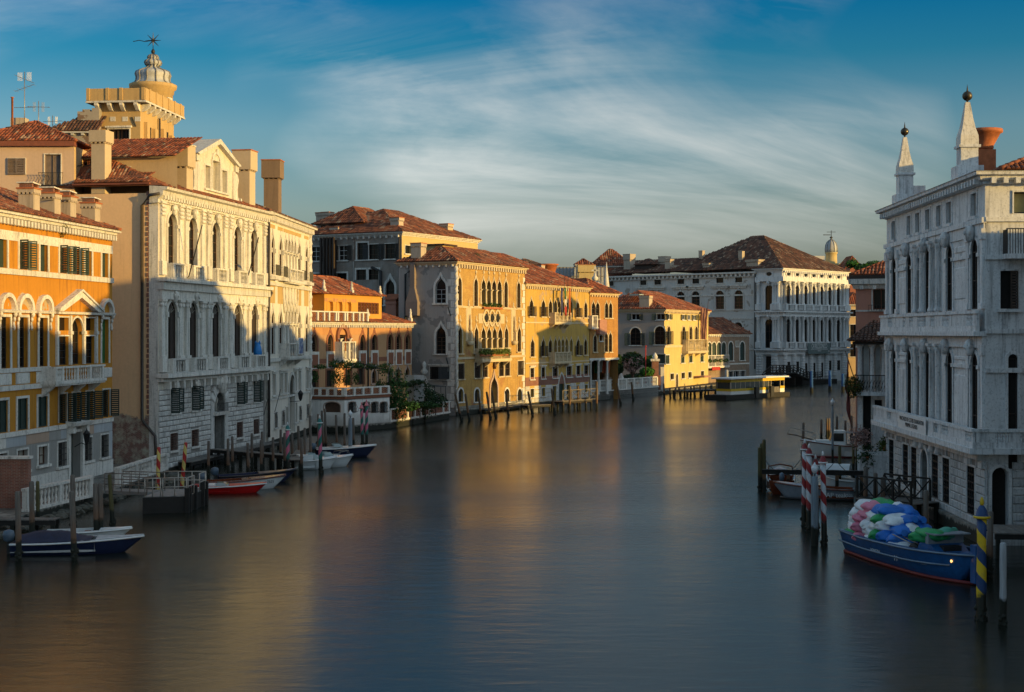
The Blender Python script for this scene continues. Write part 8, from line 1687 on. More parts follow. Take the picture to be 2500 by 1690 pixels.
# ------------------------------------------------------------ boats: stern at x = 0, bow at +x, waterline z = 0
def hull(o, L, B, H, mat, deckmat, full=.5, sheer=.35, rake=.12, deck=.55, floor=.15, rub='white', flare=.82, tail=.9, boot=None):
    N = 14; st = []
    for i in range(N+1):
        t = i/N; k = max(0, (t-full)/(1-full)); b = B/2*(tail+(1-tail)*min(1, t/.3))*(1-k**2.3); sz = H*(1+sheer*t*t); kz = -.35+(.35+sz*.75)*max(0, (t-.86)/.14)**2; st.append((L*t, max(b, .015), sz, kz, rake*L*max(0, t-.7)/.3))
    vs = []
    for x, b, sz, kz, rk in st:
        for s, f, z in ((-1, 1, sz), (-1, flare, sz*.35), (-1, .55, min(kz+.12, sz)), (1, 0, kz), (1, .55, min(kz+.12, sz)), (1, flare, sz*.35), (1, 1, sz)): vs.append((x+rk*(max(z, 0)/sz), s*b*f, max(z, kz)))
    fs = [(i*7+j, i*7+j+1, (i+1)*7+j+1, (i+1)*7+j) for i in range(N) for j in range(6)]+[tuple(range(7))]
    h = MB().add(vs, fs, True).obj('hull', M[mat], o)
    d = MB(); n0 = int(N*deck)
    for i in range(N):
        a, b2 = st[i], st[i+1]; xa, xb = a[0]+a[4], b2[0]+b2[4]
        if i >= n0: d.add([(xa, -a[1], a[2]+.01), (xb, -b2[1], b2[2]+.01), (xb, b2[1], b2[2]+.01), (xa, a[1], a[2]+.01), (xa, 0, a[2]+.07), (xb, 0, b2[2]+.06)], [(0, 1, 5, 4), (4, 5, 2, 3)])
        else:
            for s in (-1, 1): d.add([(xa, s*a[1], a[2]+.01), (xb, s*b2[1], b2[2]+.01), (xb, s*(b2[1]-.16), b2[2]+.01), (xa, s*(a[1]-.16), a[2]+.01), (xb, s*(b2[1]-.16), floor), (xa, s*(a[1]-.16), floor)], [(0, 1, 2, 3), (3, 2, 4, 5)])
    m = st[n0]; d.add([(m[0], -m[1], m[2]), (m[0], m[1], m[2]), (m[0], m[1], floor), (m[0], -m[1], floor)], [(0, 1, 2, 3)]); d.obj('deck', M[deckmat], o)
    fl = MB().add([(st[i][0], s*(st[i][1]-.15), floor) for i in range(n0+1) for s in (-1, 1)], [(2*i, 2*i+1, 2*i+3, 2*i+2) for i in range(n0)]); fl.obj('floor', M['wood'], o)
    if rub:
        for s in (-1, 1): MB().tube([(x+rk, s*(b+.01), sz-.05) for x, b, sz, kz, rk in st], .05, 5).obj('rub_rail', M[rub], o)
    if boot:
        for s in (-1, 1): MB().tube([(x+rk*.15, s*(b*(flare-.1)), .06) for x, b, sz, kz, rk in st], .09, 5).obj('boot_stripe', M[boot], o)
    return st
def boat(name, label, pa, pb, cat='motorboat'):
    a, b = ground(*pa).xy, ground(*pb).xy; d = b-a; return thing(name, label, cat, (a.x, a.y, 0), math.atan2(d.y, d.x), 'moored boats'), d.length
def outboard(o, x=-.15, z=.5, m='cowl'):
    MB().lathe([(.1, z+.1), (.2, z+.2), (.24, z+.45), (.2, z+.65), (.05, z+.72)], 10, T(x-.1, 0, 0) @ SC(1.25, .8, 1)).obj('outboard_motor', M[m], o); MB().box(x-.18, x-.02, -.07, .07, -.4, z+.15).obj('motor_leg', M['iron'], o)
def windscreen(o, x, w, z, h, m='skyglass'): MB().add([(x, -w, z), (x, w, z), (x-.35, w*.85, z+h), (x-.35, -w*.85, z+h), (x-.8, -w, z), (x-.9, -w*.9, z+h*.9), (x-.8, w, z), (x-.9, w*.9, z+h*.9)], [(0, 1, 2, 3), (0, 3, 5, 4), (1, 6, 7, 2)]).obj('windscreen', M[m], o)
o, L = boat('covered_boat', 'dark blue open boat under a navy tarpaulin at the lower left', q(2, 95, 1428), q(2, 960, 1412)); st = hull(o, L, 1.9, .62, 'navy', 'lead', deck=.72, rub='white', tail=.85)
vs = []; n = 9
for i in range(n+1):
    x = L*(.06+.62*i/n); b = st[min(14, int((.06+.62*i/n)*14))][1]; zz = .62*(1+.35*(x/L)**2); hgt = .5*math.sin(math.pi*min(1, .12+i/n*1.0))**.5
    for j in range(7): a = j/6; vs.append((x, -b*1.02+2*b*1.02*a, zz+.02+hgt*math.sin(math.pi*a)+.03*math.sin(i*2+j)))
MB().add(vs, [(i*7+j, i*7+j+1, (i+1)*7+j+1, (i+1)*7+j) for i in range(n) for j in range(6)], True).obj('tarpaulin', M['tarp'], o); outboard(o, -.1, .5)
o, L = boat('white_skiff', 'small white skiff behind the covered boat', q(2, 330, 1318), q(2, 905, 1310)); hull(o, L, 1.5, .42, 'gelcoat', 'gelcoat', deck=.75, floor=.1); MB().box(.8, 1.1, -.6, .6, .3, .36).obj('thwart', M['redwood'], o); MB().box(2.0, 2.3, -.62, .62, .3, .36).obj('thwart', M['redwood'], o)
o, L = boat('red_speedboat', 'bright red speedboat with low cockpit beside the pontoon', q(6, 690, 812), q(6, 1235, 806)); hull(o, L, 1.75, .5, 'red_p', 'red_p', deck=.58, rub='white'); MB().box(1.1, 1.6, -.6, -.1, .2, .62, c=0).obj('seat', M['white'], o); MB().box(1.1, 1.6, .1, .6, .2, .62).obj('seat', M['white'], o); windscreen(o, L*.56, .55, .52, .22); MB().box(.2, .9, -.5, .5, .3, .6).obj('engine_hatch', M['red_p'], o); outboard(o, -.1, .35, 'iron'); MB().add([(L*.42, -.5, .62), (L*.52, -.5, .66), (L*.54, .5, .66), (L*.4, .5, .62)], [(0, 1, 2, 3)]).obj('seat_back', M['yellow_p'], o)
o, L = boat('white_brown_motorboat', 'white motorboat with brown deck and raised bow behind the red speedboat', q(6, 800, 785), q(6, 1385, 768)); hull(o, L, 1.8, .62, 'gelcoat', 'varnish', deck=.55, rub='varnish', sheer=.5); outboard(o, -.1, .5); txt('VE 7525', o, (L*.86, -.52, .42), .26, 'iron', rz=12)
o, L = boat('dark_motorboat', 'dark slender motorboat farthest in the row by the white palazzo', q(6, 900, 735), q(6, 1470, 715)); hull(o, L, 1.7, .6, 'navy', 'navy', deck=.6, rub='iron', sheer=.5); outboard(o, -.1, .5)
o, L = boat('white_motorboat', 'nearer of two white motorboats, with low cabin top', q(6, 1520, 618), q(6, 1830, 608)); hull(o, L, 2.0, .75, 'gelcoat', 'gelcoat', deck=.5, sheer=.25); windscreen(o, L*.62, .6, .85, .45); MB().box(.3, L*.45, -.75, .75, .6, 1.15).obj('cabin_top', M['gelcoat'], o)
o, L = boat('white_motorboat', 'farther of two white motorboats, with raised rail at the bow', q(6, 1640, 603), q(6, 1960, 590)); hull(o, L, 2.0, .75, 'gelcoat', 'gelcoat', deck=.5, sheer=.25); windscreen(o, L*.6, .6, .85, .4)
for s in (-1, 1): MB().tube([(L*.68, s*.7, .9), (L*.7, s*.68, 1.2), (L*.98, s*.25, 1.3), (L*1.0, s*.22, 1.05)], .025, 5).obj('bow_rail', M['galv'], o)
o, L = boat('navy_launch', 'long launch with navy hull and white deck by the terrace', q(6, 1690, 525), q(6, 2135, 515)); hull(o, L, 2.1, .85, 'navy', 'gelcoat', deck=.45, sheer=.25, rub='white'); windscreen(o, L*.5, .7, .95, .3); MB().box(.2, 1.2, -.7, .7, .4, .9).obj('engine_box', M['gelcoat'], o); outboard(o, -.1, .6)
o, L = boat('cabin_boat', 'white cabin boat with red waterline moored by the loggia house', q(16, 1070, 660), q(16, 560, 655), 'cabin boat'); hull(o, L, 2.5, 1.05, 'gelcoat', 'gelcoat', deck=.4, sheer=.45, rub='varnish', boot='bootred'); c = MB().add([(L*.32, -.95, 1.0), (L*.62, -.85, 1.0), (L*.62, .85, 1.0), (L*.32, .95, 1.0), (L*.32, -.85, 2.35), (L*.53, -.75, 2.35), (L*.53, .75, 2.35), (L*.32, .85, 2.35)], [(0, 1, 5, 4), (1, 2, 6, 5), (2, 3, 7, 6), (4, 5, 6, 7)]).obj('cabin', M['gelcoat'], o)
for s in (-1, 1): MB().add([(L*.36, s*.93, 1.45), (L*.575, s*.85, 1.45), (L*.525, s*.80, 2.15), (L*.36, s*.88, 2.15)], [(0, 1, 2, 3)]).obj('cabin_window', M['glass'], c)
MB().add([(L*.6, -.7, 1.45), (L*.6, .7, 1.45), (L*.55, .65, 2.15), (L*.55, -.65, 2.15)], [(0, 1, 2, 3)]).obj('windscreen', M['glass'], c); MB().box(L*.08, L*.33, -.9, .9, 2.15, 2.2).obj('awning', M['lead_dark'], c); MB().box(L*.6, L*.85, -.6, .6, 1.1, 1.5, ).obj('foredeck_trunk', M['gelcoat'], o)
MB().tube([(L*.9, 0, 1.5), (L*1.2, 0, 1.9), (L*1.35, 0, 2.0)], .05, 5).obj('bowsprit', M['brown'], o)
for s in (-1, 1): MB().tube([(L*.85, s*.6, 1.5), (L*.87, s*.6, 2.1), (L*1.3, s*.15, 2.6), (L*1.35, 0, 2.0)], .025, 5).obj('bow_rail', M['galv'], o)
o, L = boat('grey_motorboat', 'grey motorboat with white lettering on its side by the landing', q(16, 985, 1050), q(16, 330, 1035)); hull(o, L, 1.9, .75, 'greyhull', 'varnish', deck=.62, rub='varnish', sheer=.5, boot='iron'); txt('FAP teak', o, (L*.26, .93, .25), .42, 'gelcoat', rz=180); txt('7525', o, (L*.07, .93, .3), .26, 'gelcoat', rz=180)
o, L = boat('mahogany_runabout', 'varnished mahogany runabout seen from its stern with an outboard', q(16, 330, 1000), q(16, 300, 900)); L = 4.6; hull(o, L, 1.9, .95, 'varnish', 'varnish', deck=.5, sheer=.5, rub='white'); outboard(o, -.3, .8); MB().tube([(L*.45, -.85, 1.0), (L*.5, -.8, 1.7), (L*.5, 0, 1.85), (L*.5, .8, 1.7), (L*.45, .85, 1.0)], .06, 6).obj('windscreen_frame', M['varnish'], o)
o, L = boat('white_tender', 'white tender under a pale canopy by the loggia landing', q(16, 1010, 965), q(16, 740, 955)); hull(o, L, 1.8, .75, 'gelcoat', 'gelcoat', deck=.6); cv = MB(); cloth(cv, .3, 2.0, .85, 1.75, 8, 6, .03); MB().add([(.4+i*.35, -.8+j*.32, 1.1+.75*math.sin(math.pi*j/5)**.6) for i in range(6) for j in range(6)], [(i*6+j, i*6+j+1, i*6+j+7, i*6+j+6) for i in range(5) for j in range(5)], True).obj('canopy', M['gelcoat'], o); outboard(o, -.1, .6)
# ------------------------------------------------------------ cargo boat with sacks
co, CL = boat('cargo_boat', 'blue cargo boat heaped with sacks beside the obelisk palazzo', q(15, 95, 1010), q(15, 830, 1225), 'cargo boat'); CB = 3.0
hull(co, CL, CB, 1.15, 'cargo', 'cargo', full=.62, sheer=.18, deck=.93, floor=.75, rub='cargo_pale', tail=.72, boot='bootred', rake=.04)
for s in (-1, 1): MB().tube([(CL*t, s*CB/2*(.72+.28*min(1, t/.3))*(1-max(0, (t-.62)/.38)**2.3)*.985+s*.02, .62+.15*t*t) for t in [i/12 for i in range(12)]], .045, 5).obj('side_moulding', M['cargo_pale'], co)
MB().box(CL*.995, CL*1.035, -.14, .14, .1, 1.75).obj('stem_post', M['cargo'], co); MB().lathe([(.04, 0), (.07, .05), (.01, .08)], 8, T(CL*.93, -.62, .95) @ RX(R(90))).obj('bow_lamp', M['bowlamp'], co)
w = MB().add([(CL*.70, -1.0, 1.0), (CL*.88, -.75, 1.0), (CL*.88, .75, 1.0), (CL*.70, 1.0, 1.0), (CL*.72, -.95, 1.5), (CL*.79, -.85, 1.5), (CL*.79, .85, 1.5), (CL*.72, .95, 1.5)], [(0, 1, 5, 4), (1, 2, 6, 5), (2, 3, 7, 6), (3, 0, 4, 7), (4, 5, 6, 7)]).obj('wheelhouse', M['cargo'], co)
MB().box(CL*.76, CL*.785, -.9, .9, 1.505, 1.95).box(CL*.76, CL*.84, -.92, .92, 1.95, 2.0).obj('shelter', M['greyhull'], w); MB().box(CL*.80, CL*.84, -.45, .45, 1.0, 1.45).obj('console', M['iron'], w); txt('M', co, (CL*.60, -CB/2*.97, .5), .34, 'gelcoat', rz=2); txt('VENEZIA', co, (CL*.42, -CB/2*.99, .62), .22, 'gelcoat'); txt('V 4325', co, (CL*.78, -CB/2*.80, .6), .2, 'cargo_pale', rz=14)
for n_, c in (('white', (.74, .77, .80)), ('green', (.014, .30, .09)), ('blue', (.010, .15, .55)), ('pink', (.66, .20, .30)), ('mint', (.06, .34, .24))): M['sack_'+n_] = plain('sack_'+n_, c, .55, .3, bump=.35)
def sackmesh(mat, v):
    random.seed(v); mb = MB(); n, m = 18, 12; vs = []; ph = [random.uniform(0, 6.28) for _ in range(6)]
    for j in range(m+1):
        t = math.pi*j/m
        for i in range(n):
            a = 2*math.pi*i/n; k = 1+.10*math.sin(3*a+ph[0]+t)+.07*math.sin(5*a+ph[1]-2*t)+.05*math.sin(9*a+ph[2]+3*t); r = math.sin(t)**.62
            k += random.uniform(-.05, .05)*(0 < j < m)+.045*math.sin(14*a+5*t+ph[4]); vs.append((-math.cos(t)*.62*(1+.07*math.sin(a*2+ph[3])), r*math.cos(a)*.40*k, r*math.sin(a)*(.25 if math.sin(a) > 0 else .2)*k))
    mb.add(vs, [(j*n+i, j*n+(i+1) % n, (j+1)*n+(i+1) % n, (j+1)*n+i) for j in range(m) for i in range(n)], True); mb.lathe([(.03, 0), (.05, .06), (.13, .2)], 7, T(.58, 0, .02) @ RY(R(75))); return mb.mesh('sack', M[mat])
W = wmat(co); cnt = 0
for lay, (x0, x1, nx, ny) in enumerate(((.05, .58, 6, 4), (.04, .56, 6, 4), (.04, .53, 6, 3), (.07, .48, 5, 3), (.11, .42, 4, 2))):
    for i in range(nx):
        for j in range(ny):
            x = CL*(x0+(x1-x0)*(i+.5)/nx)+random.uniform(-.08, .08); y = (-1+2*(j+.5)/ny)*(.88-.07*lay)*(.75 if i == 0 else 1)+random.uniform(-.06, .06); z = 1.0+lay*.36+random.uniform(-.03, .05)
            c = 'white'
            if i >= nx-1: c = 'blue' if (j+lay) % 3 else 'white'
            elif i == nx-2: c = ('green', 'blue', 'white')[(j+lay) % 3]
            elif i == 1: c = 'pink' if j == 0 else ('white', 'green')[(lay+j) % 2]
            elif (i*3+j+lay) % 5 == 0: c = 'green'
            o = thing('sack', {'white': 'white sack', 'green': 'green sack', 'blue': 'blue sack', 'pink': 'pink sack'}[c]+' in the big heap on the cargo boat', 'sack', W @ Vector((x, y, z)), co.rotation_euler.z+random.choice((0, 1.57, .3, -.4, 1.2)), c+' sacks heaped on the cargo boat')
            link('bag', cached(('sack', c, cnt % 4), lambda: sackmesh('sack_'+c, cnt % 4+3)), o, RX(random.uniform(-.25, .25)) @ RY(random.uniform(-.2, .2)) @ SC(1.2, 1.25, 1.25)); cnt += 1; random.seed(100+cnt)
for i, (x, y, z, c, lab) in enumerate(((.70, -.4, 1.68, 'green', 'large green sack on the wheelhouse roof, nearest the canal'), (.73, .35, 1.82, 'mint', 'pale mint sack on the wheelhouse roof'), (.74, -.45, 1.85, 'green', 'topmost green sack on the wheelhouse roof'), (.68, .55, 1.5, 'green', 'green sack lying at the foot of the wheelhouse'))):
    o = thing('sack', lab, 'sack', W @ Vector((CL*x, y, z)), co.rotation_euler.z+1.2+i); link('bag', cached(('sack', c, i), lambda: sackmesh('sack_'+c, i+3)), o, SC(1.35, 1.3, 1.2))
o = thing('hand_cart', 'two-wheeled hand cart parked on the cargo boat deck', 'cart', W @ Vector((CL*.63, -.35, .78)), co.rotation_euler.z+.5)
for s in (-1, 1): MB().lathe([(.08, -.05), (.26, -.06), (.30, 0), (.26, .06), (.08, .05)], 14, T(0, s*.55, .3) @ RX(R(90))).obj('tyre', M['iron'], o); MB().lathe([(.02, -.07), (.12, -.07), (.12, .07), (.02, .07)], 10, T(0, s*.55, .3) @ RX(R(90))).obj('rim', M['wood'], o)
MB().tube([(0, -.55, .3), (0, .55, .3)], .03, 6).obj('axle', M['iron'], o)
for s in (-.4, 0, .4): MB().tube([(.25, s, .35), (-1.2, s, .85)], .03, 5).obj('frame_rail', M['galv'], o)
# ------------------------------------------------------------ pontoon, gangway, jetties, balustrades
def prism_at(root, pts, z0, z1, name, mat): Wi = wmat(root).inverted(); return MB().hprism([tuple((Wi @ Vector((p.x, p.y, 0))).xy) for p in pts], z0, z1).obj(name, M[mat], root)
P = [ground(*q(6, x, y)) for x, y in ((292, 978), (655, 968), (805, 905), (470, 905))]; o = thing('pontoon', 'dark floating pontoon with pale handrails by the white palazzo', 'pontoon', P[0]); prism_at(o, P, -.4, .98, 'float', 'wood_dark'); prism_at(o, [p+(sum(P, Vector())/4-p)*.02 for p in P], .985, 1.03, 'deck', 'galv_deck')
def railing(root, a, b, z, h, n, mat='galv', r=.035, rails=2):
    a, b = wmat(root).inverted() @ Vector((a.x, a.y, 0)), wmat(root).inverted() @ Vector((b.x, b.y, 0)); mb = MB()
    for i in range(n+1): p = a.lerp(b, i/n); mb.tube([(p.x, p.y, z), (p.x, p.y, z+h)], r, 5)
    for k in range(rails): zz = z+h*(k+1)/rails; mb.tube([(a.x, a.y, zz), (b.x, b.y, zz)], r, 5)
    return mb.obj('railing', M[mat], root)
railing(o, P[0].lerp(P[1], .05), P[0].lerp(P[1], .4), 1.03, 1.1, 2, 'galv_w'); railing(o, P[0].lerp(P[1], .45), P[0].lerp(P[1], .98), 1.03, 1.1, 2, 'galv_w'); railing(o, P[1].lerp(P[2], .03), P[1].lerp(P[2], .35), 1.03, 1.1, 1, 'galv_w'); railing(o, P[1].lerp(P[2], .65), P[2].lerp(P[1], .03), 1.03, 1.1, 1, 'galv_w'); railing(o, P[3], P[2], 1.03, 1.1, 3, 'galv_w')
for p in (P[1].lerp(P[2], .1), P[1].lerp(P[2], .4), P[1].lerp(P[2], .8), P[2], P[1]): q_ = wmat(o).inverted() @ p; MB().box(q_.x-.14, q_.x+.14, q_.y-.14, q_.y+.14, -.5, 1.5).obj('fender_post', M['wood_dark'], o)
a, b = atD(*q(6, 60, 775), 90.5), P[3].lerp(P[0], .4)+Vector((0, 0, 1.1)); g = thing('gangway', 'pale sloping gangway from the quay steps to the pontoon', 'gangway', (a.x, a.y, 0)); d = Vector((b.x-a.x, b.y-a.y, 0)); n = Vector((-d.y, d.x, 0)).normalized()*.75; za, zb = .95, 1.08
MB().add([tuple(-n+Vector((0, 0, za))), tuple(n+Vector((0, 0, za))), tuple(d+n+Vector((0, 0, zb))), tuple(d-n+Vector((0, 0, zb))), tuple(-n+Vector((0, 0, za-.2))), tuple(n+Vector((0, 0, za-.2))), tuple(d+n+Vector((0, 0, zb-.2))), tuple(d-n+Vector((0, 0, zb-.2)))], [(0, 1, 2, 3), (0, 3, 7, 4), (1, 2, 6, 5), (0, 1, 5, 4), (2, 3, 7, 6)]).obj('walkway', M['galv_deck'], g)
for s in (-1, 1):
    mb = MB()
    for i in range(6): p = d*(i/5)+n*s; mb.tube([p+Vector((0, 0, za)), p+Vector((0, 0, za+1.1))], .03, 5)
    for h in (.4, .75, 1.1): mb.tube([n*s+Vector((0, 0, za+h)), d+n*s+Vector((0, 0, zb+h))], .03, 5)
    mb.obj('handrail', M['rail_rust'], g)
def balustrade(label, a, b, z0, z1, n, name='stone_balustrade', mat='istria'):
    d = b-a; o = thing(name, label, 'balustrade', (a.x, a.y, z0), math.atan2(d.y, d.x), 'white stone balustrades on the quay'); L = Vector((d.x, d.y)).length; h = z1-z0; m = M[mat]; MB().box(0, L, -.2, .2, 0, .16).obj('plinth', m, o); MB().box(-.05, L+.05, -.2, .2, h-.16, h).obj('rail', m, o); k = max(2, int(L/3.4))
    for i in range(k+1): link('pier', cached(('bpier', mat, round(h, 1)), lambda: MB().box(-.2, .2, -.17, .17, .161, h-.161).mesh('pier', m)), o, T(.2+(L-.4)*i/k, 0, 0))
    for i in range(k):
        for j in range(n): link('baluster', baluster_mesh(h-.32, .11, m), o, T(.4+(L-.4)*i/k+((L-.4)/k-.4)*(j+.5)/n, 0, .16))
    return o
balustrade('white balustrade below the ochre palazzo', ground(60, 1250, .66), ground(222, 1213, .66), .66, 2.0, 8); balustrade('white balustrade along the foot of the white palazzo flank', ground(286, 1187, .66), ground(405, 1146, .66), .66, 1.9, 9)
o = thing('brick_wall', 'red brick garden wall with stone coping at the lower left', 'wall', ground(-40, 1240, .66)); e = ground(64, 1243, .66)-o.location; MB().box(0, e.x, -.25, .25, 0, 2.9).obj('brickwork', M['redbrick'], o); MB().box(-.02, e.x+.1, -.35, .35, 2.9, 3.05).obj('coping', M['istria'], o);
def rubble(name, a, b, n, w):                              # weed-grown footing stones below the quay
    mb = MB(); a, b = Vector(a), Vector(b)
    for i in range(n): p = a.lerp(b, random.random())+Vector((random.uniform(0, w), random.uniform(-.5, .5), 0)); s = random.uniform(.1, .42); mb.r = random.random(); mb.lathe([(s*.6, -s*.6), (s, -.02), (s*.8, s*.3), (s*.2, s*.5)], 6, T(p.x, p.y, random.uniform(-.1, .25)) @ RZ(random.random()*3) @ RX(random.uniform(-.4, .4)), smooth=False)
    o = mb.obj(name, M['weedstone']); o['kind'] = 'stuff'; tag(o, 'weed-covered footing stones along the foot of the left quay', 'stones')
rubble('footing_stones', (-28.4, 72, 0), (-25.8, 106, 0), 520, 1.0)
def jetty(label, pts, z, w, posts=6, mat='wood', name='jetty', planks=True, dz=.14):
    a, b = pts; d = b-a; o = thing(name, label, 'jetty', (a.x, a.y, 0), math.atan2(d.y, d.x)); L = Vector((d.x, d.y)).length; n = max(3, int(L/.32))
    pm = MB().box(.01, L/n-.015, -w/2, w/2, 0, .06).mesh('plank', M[mat])
    for i in range(n): link('plank', pm, o, T(L*i/n, random.uniform(-.03, .03), z+random.uniform(-.008, .008)))
    for s in (-1, 1): MB().box(0, L, s*(w/2-.12)-.07, s*(w/2-.12)+.07, z-.26, z-.002).obj('beam', M['wood_dark'], o)
    for i in range(posts):
        for s in (-1, 1): MB().box(-.1, .1, -.1, .1, -1.5, z-.26).obj('support', M['pole_b'], o, T(.15+(L-.3)*i/max(1, posts-1), s*(w/2-.12), 0))
    return o
jetty('long low jetty along the foot of the white palazzo', (Vector((-26.3, 113.5, 0)), Vector((-22.6, 134.3, 0))), .55, 1.2, 9); jetty('short jetty reaching out between the moored boats', (ground(*q(6, 870, 560)), ground(*q(6, 1500, 620))), 1.1, 1.0, 6); jetty('narrow landing stage at the far left behind the poles', (ground(*q(2, -60, 1290)), ground(*q(2, 425, 1290))), .85, .9, 4)
jetty('plank jetty beside the Gothic palazzo corner', (ground(*q(6, 1520, 650)), ground(*q(6, 1690, 440))), 1.0, 1.1, 5)
jetty('low quay jetty at the foot of the brick palazzo', (Vector((-4.2, 192.6, 0)), Vector((1.8, 205.6, 0))), .5, 1.3, 6); o = jetty('jetty with crossed rails at the yellow palazzo door', (ground(*q(10, 372, 1510)), ground(*q(10, 640, 1490))), 1.3, 2.2, 6)
def xrail(o, L, y, z, h, n, mat='wood'):
    for i in range(n+1): MB().box(L*i/n-.06, L*i/n+.06, y-.05, y+.05, z, z+h).obj('rail_post', M[mat], o)
    MB().box(0, L, y-.06, y+.06, z+h, z+h+.1).obj('top_rail', M[mat], o); MB().box(0, L, y-.05, y+.05, z+.05, z+.13).obj('low_rail', M[mat], o)
    for i in range(n):
        for s in (1, -1): MB().tube([(L*i/n, y, z+(.1 if s > 0 else h)), (L*(i+1)/n, y, z+(h if s > 0 else .1))], .045, 4).obj('cross_brace', M[mat], o)
xrail(o, 8.6, -1.0, 1.36, 1.5, 4); o = jetty('plank landing with crossed rails before the obelisk palazzo', (ground(*q(15, 170, 790)), ground(*q(15, 515, 840))), 1.15, 2.6, 4); xrail(o, (ground(*q(15, 515, 840))-ground(*q(15, 170, 790))).length, -1.1, 1.2, 1.25, 3, 'wood_dark'); xrail(o, (ground(*q(15, 515, 840))-ground(*q(15, 170, 790))).length*.85, 1.2, 1.2, 1.25, 3, 'wood_dark')
jetty('timber deck at the end of the obelisk palazzo, right edge', (Vector((23.6, 70.2, 0)), Vector((31., 69.6, 0))), 1.2, 3.2, 4); jetty('dark beam jetty running out to the pile cluster', (ground(*q(16, 150, 985)), ground(*q(16, 1080, 1000))), 1.55, .5, 5, 'wood_dark'); jetty('small jetty of rough piles before the pale yellow house', (ground(*q(11, 855, 1470)), ground(*q(11, 1110, 1455))), 1.2, 3.0, 5); jetty('low landing stage left of the crossed-rail jetty', (ground(*q(10, 75, 1520)), ground(*q(10, 285, 1510))), .9, 1.6, 3)
# rope slung between the piles
a, b = atD(*q(16, 178, 680), 97.), atD(*q(16, 1150, 685), 97.); o = thing('mooring_rope', 'sagging rope slung from the pile cluster to the loggia landing', 'rope', a); d = b-a; MB().tube([d*(i/24)+Vector((0, 0, -.95*(1-(2*((i/24*3) % 1)-1)**2))) for i in range(25)], .025, 5).obj('strand', M['iron'], o)
# ------------------------------------------------------------ floating water-bus station and landing bridge
a, b = ground(*q(12, 262, 1490)), ground(*q(12, 815, 1455)); d = b-a; o = thing('water_bus_station', 'floating water-bus station with yellow bands and white roof', 'station', (a.x, a.y, 0), math.atan2(d.y, d.x)); f = Fac(o); L = f.uz(*q(12, 815, 1455))[0]; Z = f.Z; U = f.U
MB().box(0, L, 0, 4.2, -.6, .75).obj('float', M['wood_dark'], o); y = .8; u0, u1, u2, u3 = (f.U(12, x, 1350, y) for x in (300, 630, 730, 768)); z0, zb, zw, zt, zr = .76, f.Z(12, 470, 1405, y), f.Z(12, 470, 1384, y), f.Z(12, 470, 1328, y), f.Z(12, 470, 1300, y)
MB().box(u0, u1, y, y+.1, z0, zb).obj('lower_panel', M['white'], o); MB().box(u0-.02, u1, y-.03, y+.1, zb, zw).obj('yellow_band', M['yellow_p'], o); MB().box(u0-.02, u3, y-.03, y+.1, zt, zr).obj('yellow_band', M['yellow_p'], o); n = 8
for i in range(n+1): u = u0+(u1-u0)*i/n; MB().box(u-.07, u+.07, y, y+.12, zw, zt).obj('mullion', M['galv'], o)
for i in range(n): MB().box(u0+(u1-u0)*i/n+.07, u0+(u1-u0)*(i+1)/n-.07, y+.04, y+.07, zw, zt).obj('pane', M['station_glass'], o)
MB().box(u2, u3, y, y+.1, z0, zw+.1).obj('end_panel', M['white'], o); MB().box(u2, u3, y-.03, y+.1, zw-.3, zw+.12).obj('yellow_band', M['yellow_p'], o); MB().box(u1, u2, y+.1, y+.16, z0, zw).obj('bench_back', M['wood'], o)
for u in (u2+.1, u3-.1, u0+.1): MB().box(u-.09, u+.09, 3.4, 3.6, z0, zr).box(u-.08, u+.08, y+.01, y+.17, zw, zt).obj('post', M['galv'], o)
MB().box(u0, u0+.1, y+.11, 3.6, z0, zb).obj('end_panel', M['white'], o); MB().box(u0-.02, u0+.1, y+.11, 3.6, zt, zr).obj('yellow_band', M['yellow_p'], o); MB().box(u0-.02, u0+.1, y+.11, 3.6, zb, zw).obj('yellow_band', M['yellow_p'], o); MB().box(u0+.02, u0+.08, y+.11, 3.6, zw, zt).obj('pane', M['station_glass'], o); MB().box(u0, u3, 3.6, 3.7, z0, zr).obj('rear_wall', M['station_glass'], o); MB().box(u0-.9, u3+.5, y-.6, 4.0, zr, zr+.22).obj('roof', M['white'], o)
for u in (f.U(12, 525, 1440, 0.1), f.U(12, 655, 1440, .1)): MB().box(u-.5, u+.5, -.15, .3, .1, 1.9).obj('fender', M['iron'], o)
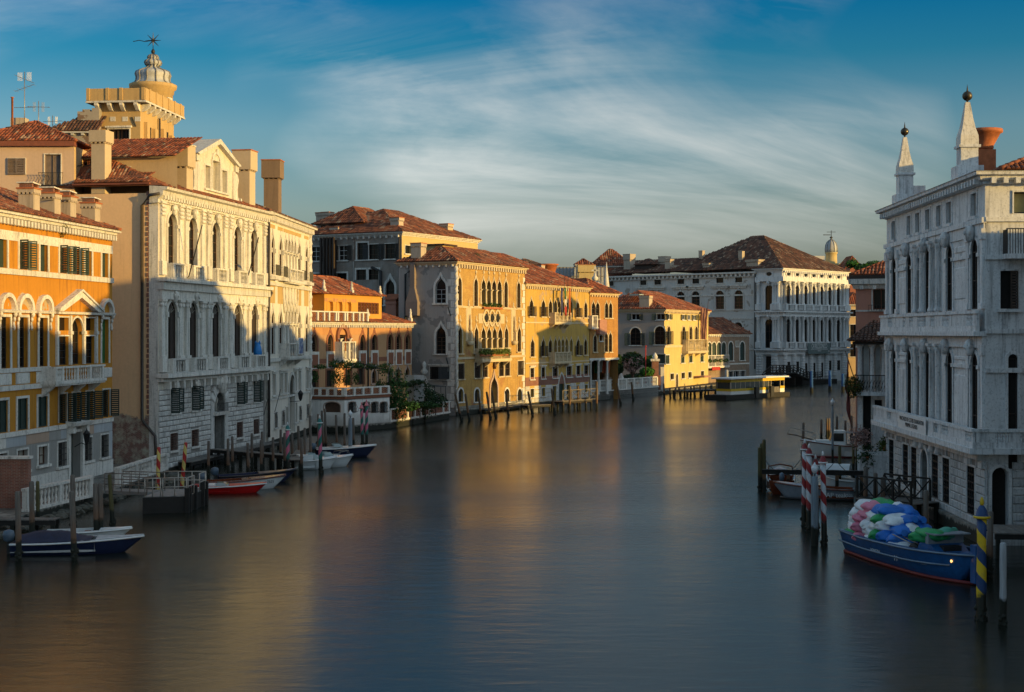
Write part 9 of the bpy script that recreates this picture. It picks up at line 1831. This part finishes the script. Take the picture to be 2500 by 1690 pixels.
def stairs_bridge():
    r = gpf; D = -7.; U, Z = lambda x, y: r.U(12, x, y, D), lambda x, y: r.Z(12, x, y, D); o = thing('landing_bridge', 'dark wooden stepped bridge before the great white palazzo', 'bridge', wmat(gpr) @ Vector((U(790, 1300), D, 0)), gpr.rotation_euler.z); ux = U(790, 1300); x = [U(v, 1300)-ux for v in (625, 700, 810, 945)]; zt = Z(750, 1255); z0 = 1.0
    for yy in (-1.3, 1.3):
        for h in (0, .55, 1.1, 1.6): MB().tube([(x[0], yy, z0+h), (x[1], yy, zt+h), (x[2], yy, zt+h), (x[3], yy, z0+h)], .09 if h else .2, 5).obj('rail', M['wood_dark'], o)
        for i in range(12):
            t = x[0]+(x[3]-x[0])*i/11; zz = z0+(zt-z0)*min(1, max(0, (t-x[0])/(x[1]-x[0])), max(0, (x[3]-t)/(x[3]-x[2]))); MB().box(t-.08, t+.08, yy-.08, yy+.08, zz, zz+1.6).obj('baluster', M['wood_dark'], o)
    for i in range(20): t = x[0]+(x[3]-x[0])*i/19; zz = z0+(zt-z0)*min(1, max(0, (t-x[0])/(x[1]-x[0])), max(0, (x[3]-t)/(x[3]-x[2]))); MB().box(t-.3, t+.3, -1.3, 1.3, zz-.1, zz+.05).obj('tread', M['wood_dark'], o)
    for t in (x[1], x[2], (x[0]+x[1])/2, (x[2]+x[3])/2): MB().box(t-.15, t+.15, -1.4, 1.4, -1.5, z0+.6).obj('trestle', M['wood_dark'], o)
    q0 = thing('landing_rail', 'low dark railing along the landing of the great palazzo', 'railing', wmat(gpr) @ Vector((U(955, 1380), D+1, 0)), gpr.rotation_euler.z); Lr = U(1125, 1380)-U(955, 1380); MB().box(-2, Lr+6, -.5, 3, -.8, .85).obj('landing', M['wood_dark'], q0)
    for i in range(13): MB().box(Lr*i/12-.06, Lr*i/12+.06, -.3, -.2, .85, 2.5).obj('upright', M['wood_dark'], q0)
    for h in (1.3, 1.9, 2.45): MB().box(0, Lr, -.29, -.21, h, h+.09).obj('bar', M['wood_dark'], q0)
stairs_bridge()
# blue animal figure on the white palazzo balcony, simplified to a plain bag
p = wmat(wroot) @ Vector((wf.U(5, 1048, 600, -.5), -.45, wf.Z(5, 1048, 640, -.5)+.05)); o = thing('blue_sculpture', 'bright blue animal bundle on the white palazzo balcony rail', 'sculpture', p); MB().lathe([(.3, 0), (.42, .25), (.38, .6), (.30, .95), (.22, 1.15), (.1, 1.3)], 10).obj('body', M['blue_bright'], o); 
for s in (-1, 1): MB().lathe([(.12, 0), (.09, .2), (.01, .36)], 6, T(s*.18, 0, 1.1)).obj('tip', M['blue_bright'], o)
for lab, (xa, ya, xb, yb) in (('bare slanting flagstaff left on the white palazzo front', (435, 1400, 565, 900)), ('bare slanting flagstaff right on the white palazzo front', (992, 1440, 1105, 1020))):
    a = Vector((wf.U(4, xa, ya, -.4), -.4, wf.Z(4, xa, ya, -.4))); b = Vector((wf.U(4, xb, yb, -2.4), -2.4, wf.Z(4, xb, yb, -2.4))); o = thing('flagstaff', lab, 'flagstaff', wmat(wroot) @ a, wroot.rotation_euler.z, 'flagstaffs on the white palazzo'); MB().tube([(0, 0, 0), b-a], .05, 6).obj('staff', M['iron'], o)
